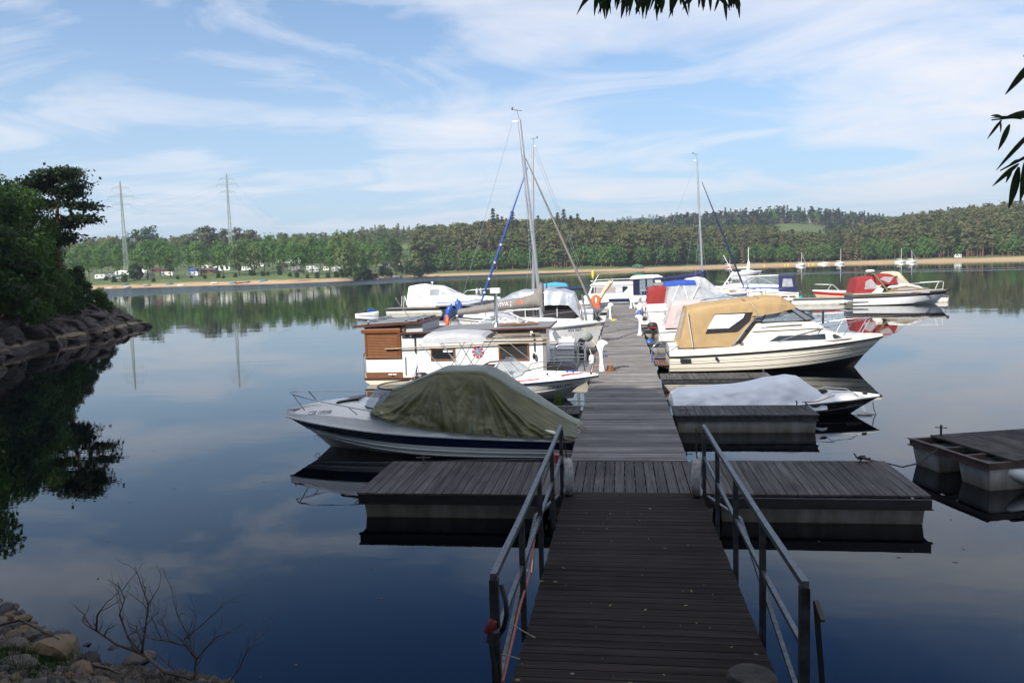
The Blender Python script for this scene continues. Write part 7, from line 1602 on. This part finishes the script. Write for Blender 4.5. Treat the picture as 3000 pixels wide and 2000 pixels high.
# buoys
GBY='small yellow buoys on the lake'
for x,y in ((2300,778),(2309,777),(2370,776),(2382,775),(2240,780),(2395,774)):
    mb=MB(); mb.ball(gz(x,y)+Vector((0,0,.3)),(.55,.55,.6),8,0,6); tag(mb.build('buoy',K['yellow'],smooth=60),'small yellow buoy far out near the right shore','buoy',GBY)
p=gz(1737,803); mb=MB(); mb.lathe([(.6,0),(.6,.9),(.35,1.2),(.1,1.6)],(p.x,p.y,0),10); tag(mb.build('buoy',K['yellow'],smooth=40),'big yellow buoy behind the end of the jetty','buoy')
def box_thing(name,label,cat,p,L,W,H,rz,wallm,roofm,kind='caravan',group=None):
    t=thing(name,label,cat,p,rz,group)
    if kind=='caravan':
        b=MB(); b.prism([(-L/2,.4),(-L/2-.1,1.2),(-L/2+.3,H),(L/2-.3,H),(L/2+.1,1.2),(L/2,.4)],-W/2,W/2); b.build('body',wallm,t,0)
        for x in (-L*.28,L*.22): MB().box((x-.45,-W/2-.02,H*.5),(x+.45,-W/2+.01,H*.78)).build('window',K['glass'],t,0)
        for y in (-W/2,W/2-.2): MB().lathe([(.3,-.1),(.3,.1)],(0,y+.1,.32),10,0,Matrix.Rotation(rad(90),4,'X')).build('wheel',K['black'],t)
        MB().bar((L/2,0,.45),(L/2+1.2,0,.4),.1,.1).build('tow_bar',K['galv'],t,0)
    elif kind=='tent':
        b=MB(); b.prism([(-L/2,0),(-L/2,H*.62),(0,H),(L/2,H*.62),(L/2,0)],-W/2,W/2); b.build('canvas',wallm,t,0); r=MB(); r.prism([(-L/2-.15,H*.60),(-L/2-.15,H*.66),(0,H+.06),(L/2+.15,H*.66),(L/2+.15,H*.60),(0,H)],-W/2-.1,W/2+.1); r.build('roof',roofm,t,0)
        for i in range(3): MB().box((-L/2+L*(i+.3)/3,-W/2-.03,.5),(-L/2+L*(i+.75)/3,-W/2-.005,H*.52)).build('window',K['glass'],t,0)
    elif kind=='cabin':
        b=MB(); b.box((-L/2,-W/2,-.5),(L/2,W/2,H*.66)); b.build('wall',wallm,t,0); r=MB()
        for s in (-1,1): r.add([(-L/2-.4,s*(W/2+.5),H*.60),(L/2+.4,s*(W/2+.5),H*.60),(L/2+.4,0,H),(-L/2-.4,0,H),(-L/2-.4,s*(W/2+.5),H*.66),(L/2+.4,s*(W/2+.5),H*.66),(L/2+.4,0,H+.12),(-L/2-.4,0,H+.12)],[(0,1,2,3),(4,5,6,7),(0,1,5,4),(1,2,6,5),(3,0,4,7)])
        r.build('roof',roofm,t,0); n=max(2,int(L/2.5))
        for i in range(n): MB().box((-L/2+L*(i+.3)/n,-W/2-.04,H*.25),(-L/2+L*(i+.72)/n,-W/2-.005,H*.55)).build('window',K['glass'],t,0)
        MB().box((L/2-1.3,-W/2-.05,.0),(L/2-.5,-W/2-.006,H*.52)).build('door',K['wood'],t,0)
        for s in (-1,1): MB().add([(s*L/2,-W/2,H*.64),(s*L/2,W/2,H*.64),(s*L/2,0,H-.02)],[(0,1,2)]).build('gable',wallm,t,0)
    elif kind=='car':
        b=MB(); b.prism([(-2.1,.3),(-2.1,.85),(-1.2,.95),(2.0,.85),(2.1,.3)],-.85,.85); b.build('body',wallm,t,0); c=MB(); c.prism([(-1.6,.9),(-1.1,1.45),(.5,1.45),(1.2,.9)],-.75,.75); c.build('window',K['glass'],t,0); c=MB(); c.prism([(-1.12,1.42),(-1.05,1.5),(.45,1.5),(.52,1.42)],-.76,.76); c.build('roof',wallm,t,0)
        for x in (-1.3,1.3):
            for y in (-.85,.75): MB().lathe([(.32,-.05),(.32,.12)],(x,y+.05,.32),10,0,Matrix.Rotation(rad(90),4,'X')).build('wheel',K['black'],t)
    return t
CW=K['white']; RR=mat('dark red roof',(.20,.05,.04),.7); DR=mat('dark brown roof',(.09,.06,.06),.7); BT=mat('blue tent cloth',(.05,.12,.35),.8); YT=mat('yellow tent cloth',(.5,.35,.06),.8); GRN=mat('green paint',(.04,.16,.09),.6)
items=[('caravan',567,810,'caravan','white caravan alone above the beach','caravan',6.0,2.3,2.7,.1,CW,CW),('caravan',297,818,'caravan','white caravan at the far left of the campsite','caravan',5.5,2.3,2.6,.1,CW,CW),('caravan',322,816,'caravan','white caravan with a reddish side beside the leftmost caravan','caravan',5,2.3,2.6,.0,K['cream'],RR),
('awning_hut',363,804,'hut','long white hut with a flat red edged roof by the left pylon','tent',9,3,2.8,.1,CW,RR),('awning_hut',420,803,'hut','white awning hut right of the left pylon','tent',6,3,3,.1,CW,CW),('trailer',432,812,'trailer','grey trailer below the white awning hut','caravan',7,2.3,2.2,.1,K['greyp'],CW),('caravan',492,810,'caravan','beige caravan beside an orange hut','caravan',6.5,2.3,2.6,.1,K['cream'],CW),
('orange_hut',490,799,'hut','orange wooden hut among the caravans','cabin',6,3,3,.1,K['varn'],DR),('orange_hut',458,798,'hut','second orange wooden hut further left','cabin',5,3,3,.1,K['varn'],DR),('blue_tent',567,797,'tent','blue and red tent behind the lone caravan','tent',5.5,3,2.8,.0,BT,RR),('white_tent',606,787,'tent','white tent with a yellow side on the meadow','tent',7,3,2.6,.1,CW,YT),
('brown_hut',614,800,'hut','low brown hut beside the white pavilion','cabin',8,3,2.8,.1,K['wood'],DR),('pavilion',654,792,'pavilion','white pavilion with a dark flat roof','tent',10,4,3.6,.1,CW,DR),('caravan',724,794,'caravan','white caravan under the tall pale willow','caravan',5.5,2.3,2.6,.0,CW,CW),('caravan',743,783,'caravan','tall white camper between two trees','caravan',4.5,2.3,3.4,.0,CW,CW),('caravan',765,783,'caravan','white camper right of the tall camper','caravan',5,2.3,2.8,.0,CW,CW),
('grey_tent',828,784,'tent','grey awning beside a dark caravan','tent',6,3,2.8,.1,K['greyp'],DR),('caravan',865,795,'caravan','dark grey caravan near the end of the row','caravan',7,2.3,2.6,.0,K['greyp'],CW),('caravan',912,792,'caravan','white caravan in front of an awning','caravan',5.5,2.3,2.6,.0,CW,CW),('awning_tent',922,796,'tent','grey white awning tent at the row end','tent',6,3,2.8,.0,K['lgrey'],K['lgrey']),('caravan',958,794,'caravan','cream caravan left of a striped awning','caravan',3.5,2.3,2.6,.0,K['cream'],CW),('awning_tent',987,794,'tent','blue white awning tent right of the cream caravan','tent',5.5,3,3,.0,K['lgrey'],CW),
('white_house',505,745,'house','grey house with a dark roof above the campsite','cabin',12,7,6.5,.2,K['white'],DR),('white_house',612,742,'house','white house half hidden by pines above the campsite','cabin',10,7,6,.2,CW,RR),('white_house',908,766,'house','white house with a red roof behind the trees','cabin',10,7,6.5,.2,CW,RR),('white_house',935,765,'house','second white house with a red roof further right','cabin',9,7,6.5,.2,CW,RR),('white_house',555,768,'house','low white house at the top of the meadow','cabin',11,6,4,.2,CW,CW),('long_house',850,770,'house','long white row of cabins behind the trees','cabin',22,5,4,.15,CW,K['lgrey']),
('white_kiosk',1131,781,'hut','small white kiosk on the grass above the cove','cabin',5.5,4,4,.0,CW,K['lgrey']),('white_kiosk',1171,781,'hut','white hut left of the clubhouse','cabin',7,4,4,.0,CW,RR)]
for nm,px_,py_,cat,lb,kind,L,W,H,rz,wm,rm in items: box_thing(nm,lb,cat,on_ground(px_,py_),L*.88,W,H*.88,rz,wm,rm,kind)
for px_,py_,lb,m_ in ((344,818,'silver car parked at the left of the campsite',K['alu']),(635,800,'dark car parked beside the pavilion',K['dark']),(880,797,'black car beside the dark grey caravan',K['black'])): box_thing('parked_car',lb,'car',on_ground(px_,py_),4,1.7,1.5,.2,m_,m_,'car')
def clubhouse():
    p=on_ground(1262,781); t=thing('clubhouse','long clubhouse with a red brown roof and a dark veranda by the cove','building',p,.05)
    MB().box((-16,-3,-1),(-4,5,3.2)).build('wall',CW,t,0); MB().box((-4,-1,-1),(14,5,3.6)).build('veranda_wall',K['dark'],t,0); MB().box((-4,-3.5,-2.0),(14.5,-1,.2)).build('terrace',CW,t,0)
    r=MB(); r.prism([(-10,3.2),(-8,5.6),(14.8,5.6),(15,3.4)],-3.9,5.5); r.build('roof',[RR],t,0)
    for i in range(9): MB().box((-3.8+i*2.1,-3.4,.2),(-3.6+i*2.1,-3.2,3.4)).build('post',K['wood'],t,0)
    MB().box((-4,-3.45,.9),(14.4,-3.38,1.1)).build('railing',K['wood'],t,0)
clubhouse()
def float_hut():
    p=gz(1081,819); t=thing('floating_hut','small orange wooden hut floating at the far bank','houseboat',p,.1)
    MB().box((-6,-2,0),(6,2,.5)).build('raft',K['greyp'],t,0); MB().box((-4.8,-1.6,.5),(4.8,1.6,3.0)).build('wall',K['varn'],t,0); MB().box((-5.2,-2,3.0),(2.0,2,3.25)).build('roof',K['varn'],t,0); MB().box((-5.0,-1.8,3.25),(-1.0,1.8,4.2)).build('upper_cabin',K['wood'],t,0)
    for x in (-2.6,.6,3.2): MB().box((x,-1.63,1.5),(x+1.2,-1.605,2.5)).build('window',K['glass'],t,0)
float_hut()
moored(1149,815,0,'white cruiser moored at the far cove',0,'white',False,8.5,.1); moored(1108,817,0,'white and red open boat beside the floating hut',0,'white',False,6.5,.2)
def raft():
    p=gz(1011,822); t=thing('black_raft','low black raft with a small hut beached on the far bank','raft',p,.1); MB().box((-6,-1.5,0),(6,1.5,.45)).build('deck',K['dark'],t,0); MB().box((-1.5,-1,.45),(1.5,1,1.9)).build('hut',K['dark'],t,0)
raft()
GDG='little boats pulled up on the far sand'
for px_,py_,m_,lb in ((372,843,'white','white dinghy pulled up at the left end of the far beach'),(325,845,'white','pale rowing boat at the water by the headland shrub'),(365,836,'lblue','light blue dinghy on the far beach'),(430,838,'lgrey','grey dinghy on the far beach'),(495,834,'lblue','turquoise dinghy higher on the far beach'),(533,838,'white','white green dinghy below the lone caravan'),(630,831,'gel','pale dinghy on the middle of the far beach'),(684,830,'lblue','turquoise canoe on the far beach'),(700,832,'red','red canoe on the far beach'),(722,829,'greyg','green upturned boat on the far beach'),(772,825,'lblue','blue dinghy under the pale willow'),(1210,811,'yellow','yellow canoe at the edge of the cove'),(1072,823,'lblue','blue dinghy beside the floating hut'),(1170,813,'bluec','dark blue dinghy right of the moored cruiser')):
    p=on_ground(px_,py_); t=boat('dinghy',lb,p.x-1.6,p.y,rng.random()*1.2-.6,'dinghy'); t['group']=GDG; t.location.z=max(p.z-.05,0)
    hl=Hull(3.4,1.5,.55,.75,.1,.4,(.1,.3),2.0,.8,1.3); hl.build(t,[K[m_]],[(0,1,0)]); MB().box((1.0,-.55,.42),(1.3,.55,.46)).build('thwart',K['wood'],t,0)
p=on_ground(2040,776); mb=MB()
def shore_bits():
    for px_,py_,lb,m_ in ((1944,772,'white and red sunshade on the grassy point','red'),):
        p=on_ground(px_,py_); t=thing('sunshade',lb,'sunshade',p); MB().tube([(0,0,0),(0,0,2.2)],.06,6).build('pole',K['alu'],t,60); MB().lathe([(2.4,1.9),(1.2,2.5),(.05,2.9)],(0,0,0),12).build('canopy',[K['white']],t,0)
    p=on_ground(1867,784); box_thing('green_tent','dark green tent on the sand of the far shore','tent',p,6,3,2.2,.0,GRN,GRN,'tent'); p=on_ground(1493,770); box_thing('yellow_sign','small yellow board among the trees on the central shore','board',p,2.5,.3,2.4,.0,YT,YT,'tent')
    p=on_ground(2805,754); box_thing('white_tent','small white tent on the sandy right shore','tent',p,3.5,2.5,2.4,.0,CW,CW,'tent')
shore_bits()
# pylons and cables
K['pyl']=mat('pale green lattice steel',(.42,.47,.42),.6,metal=.2)
def pylon(px_,ytop,d,base_w,label,arms,ybase=None):
    p=at_d(px_,d); r=ray(px_,ytop); H=CAMZ+r[2]/math.hypot(r[0],r[1])*d-p.z
    t=thing('pylon',label,'pylon',p,.25); mb=MB(); n=17; w=lambda f:base_w*(1-f)**1.05+.35
    pz=[H*(1-(1-i/n)**1.25) for i in range(n+1)]
    for i in range(n):
        a,b=pz[i],pz[i+1]; wa,wb=w(a/H)/2,w(b/H)/2; ca=[(-wa,-wa,a),(wa,-wa,a),(wa,wa,a),(-wa,wa,a)]; cb=[(-wb,-wb,b),(wb,-wb,b),(wb,wb,b),(-wb,wb,b)]
        for k in range(4):
            mb.tube([ca[k],cb[k]],.11*H/50,4); mb.tube([ca[k],cb[(k+1)%4]],.055*H/50,4); mb.tube([ca[(k+1)%4],cb[k]],.055*H/50,4); mb.tube([cb[k],cb[(k+1)%4]],.05*H/50,4)
    mb.tube([(0,0,H-.5),(0,0,H+1.5)],.1,4); mb.build('tower',K['pyl'],t,0); tips=[]
    for f,L in arms:
        a=MB(); z=H*f
        for s in (-1,1):
            ww=w(f)/2; tip=(s*L,0,z+.1); 
            for y in (-1,1): a.tube([(s*ww,y*ww,z),tip],.10*H/50,4); a.tube([(s*ww,y*ww,z+H*.025),tip],.08*H/50,4)
            a.tube([tip,(s*L,0,z-1.6)],.09,4); tips.append((s*L,0,z-1.6))
        a.build('cross_arm',K['pyl'],t,0)
    c,sn=math.cos(.25),math.sin(.25); return [Vector((p.x+x*c-y*sn,p.y+x*sn+y*c,p.z+z)) for x,y,z in tips]+[Vector((p.x,p.y,p.z+H))]
T1=pylon(373,533,455,1.7,'left pale green lattice pylon rising above the campsite',((.93,4.2),(.84,6.4),(.755,4.6)))
T2=pylon(682,510,520,2.0,'right pale green lattice pylon rising above the campsite',((.945,4.2),(.885,6.4),(.80,4.6)))
T3=pylon(1007,680,1000,4,'small distant pylon on the left forest ridge',((.93,6.0),(.80,9)))
T4=pylon(1286,648,1000,3.6,'small distant pylon standing right on the forest ridge',((.93,4.2),(.82,5.4)))
T5=pylon(1236,682,700,3.0,'small pale pylon among the dark trees above the meadow',((.93,3.0),(.82,4)))
def cable(a,b,sag):
    mb=MB(); P=[a.lerp(b,i/24)-Vector((0,0,sag*4*(i/24)*(1-i/24))) for i in range(25)]; mb.tube(P,.022,3)
    return tag(mb.build('power_line',K['wire'],smooth=60),'thin power line sagging between the lattice pylons','power line','thin power lines strung from the pylons')
K['wire']=mat('grey wire',(.24,.26,.28),.6)
for i in (0,1,2,3,4,5): cable(T1[i],T2[i] if i<6 else T2[0],7); cable(T2[i],T3[i%4]+Vector((0,0,2)),22)
for i in (0,2,3,4): cable(T1[i],T1[i]+Vector((-330,-170,18+i*2)),16)
for i in (1,3,5): cable(T2[i],Vector((T1[i].x-300,T1[i].y+120,T1[i].z+2)),14)
# air
hz=bpy.data.materials.new('haze air'); hz.use_nodes=True; t_=NT(hz.node_tree); t_.n.clear()
pv=t_.new('ShaderNodeVolumePrincipled'); pv.inputs['Color'].default_value=(.78,.87,1,1); pv.inputs['Density'].default_value=.00022; pv.inputs['Anisotropy'].default_value=.3
t_.l.new(pv.outputs[0],t_.new('ShaderNodeOutputMaterial').inputs['Volume'])
mb=MB(); mb.box((-3200,-80,-8),(3200,3400,160)); hb_=mb.build('haze',hz,smooth=0); tag(hb_,'thin bluish summer haze over the lake','haze',kind='stuff')
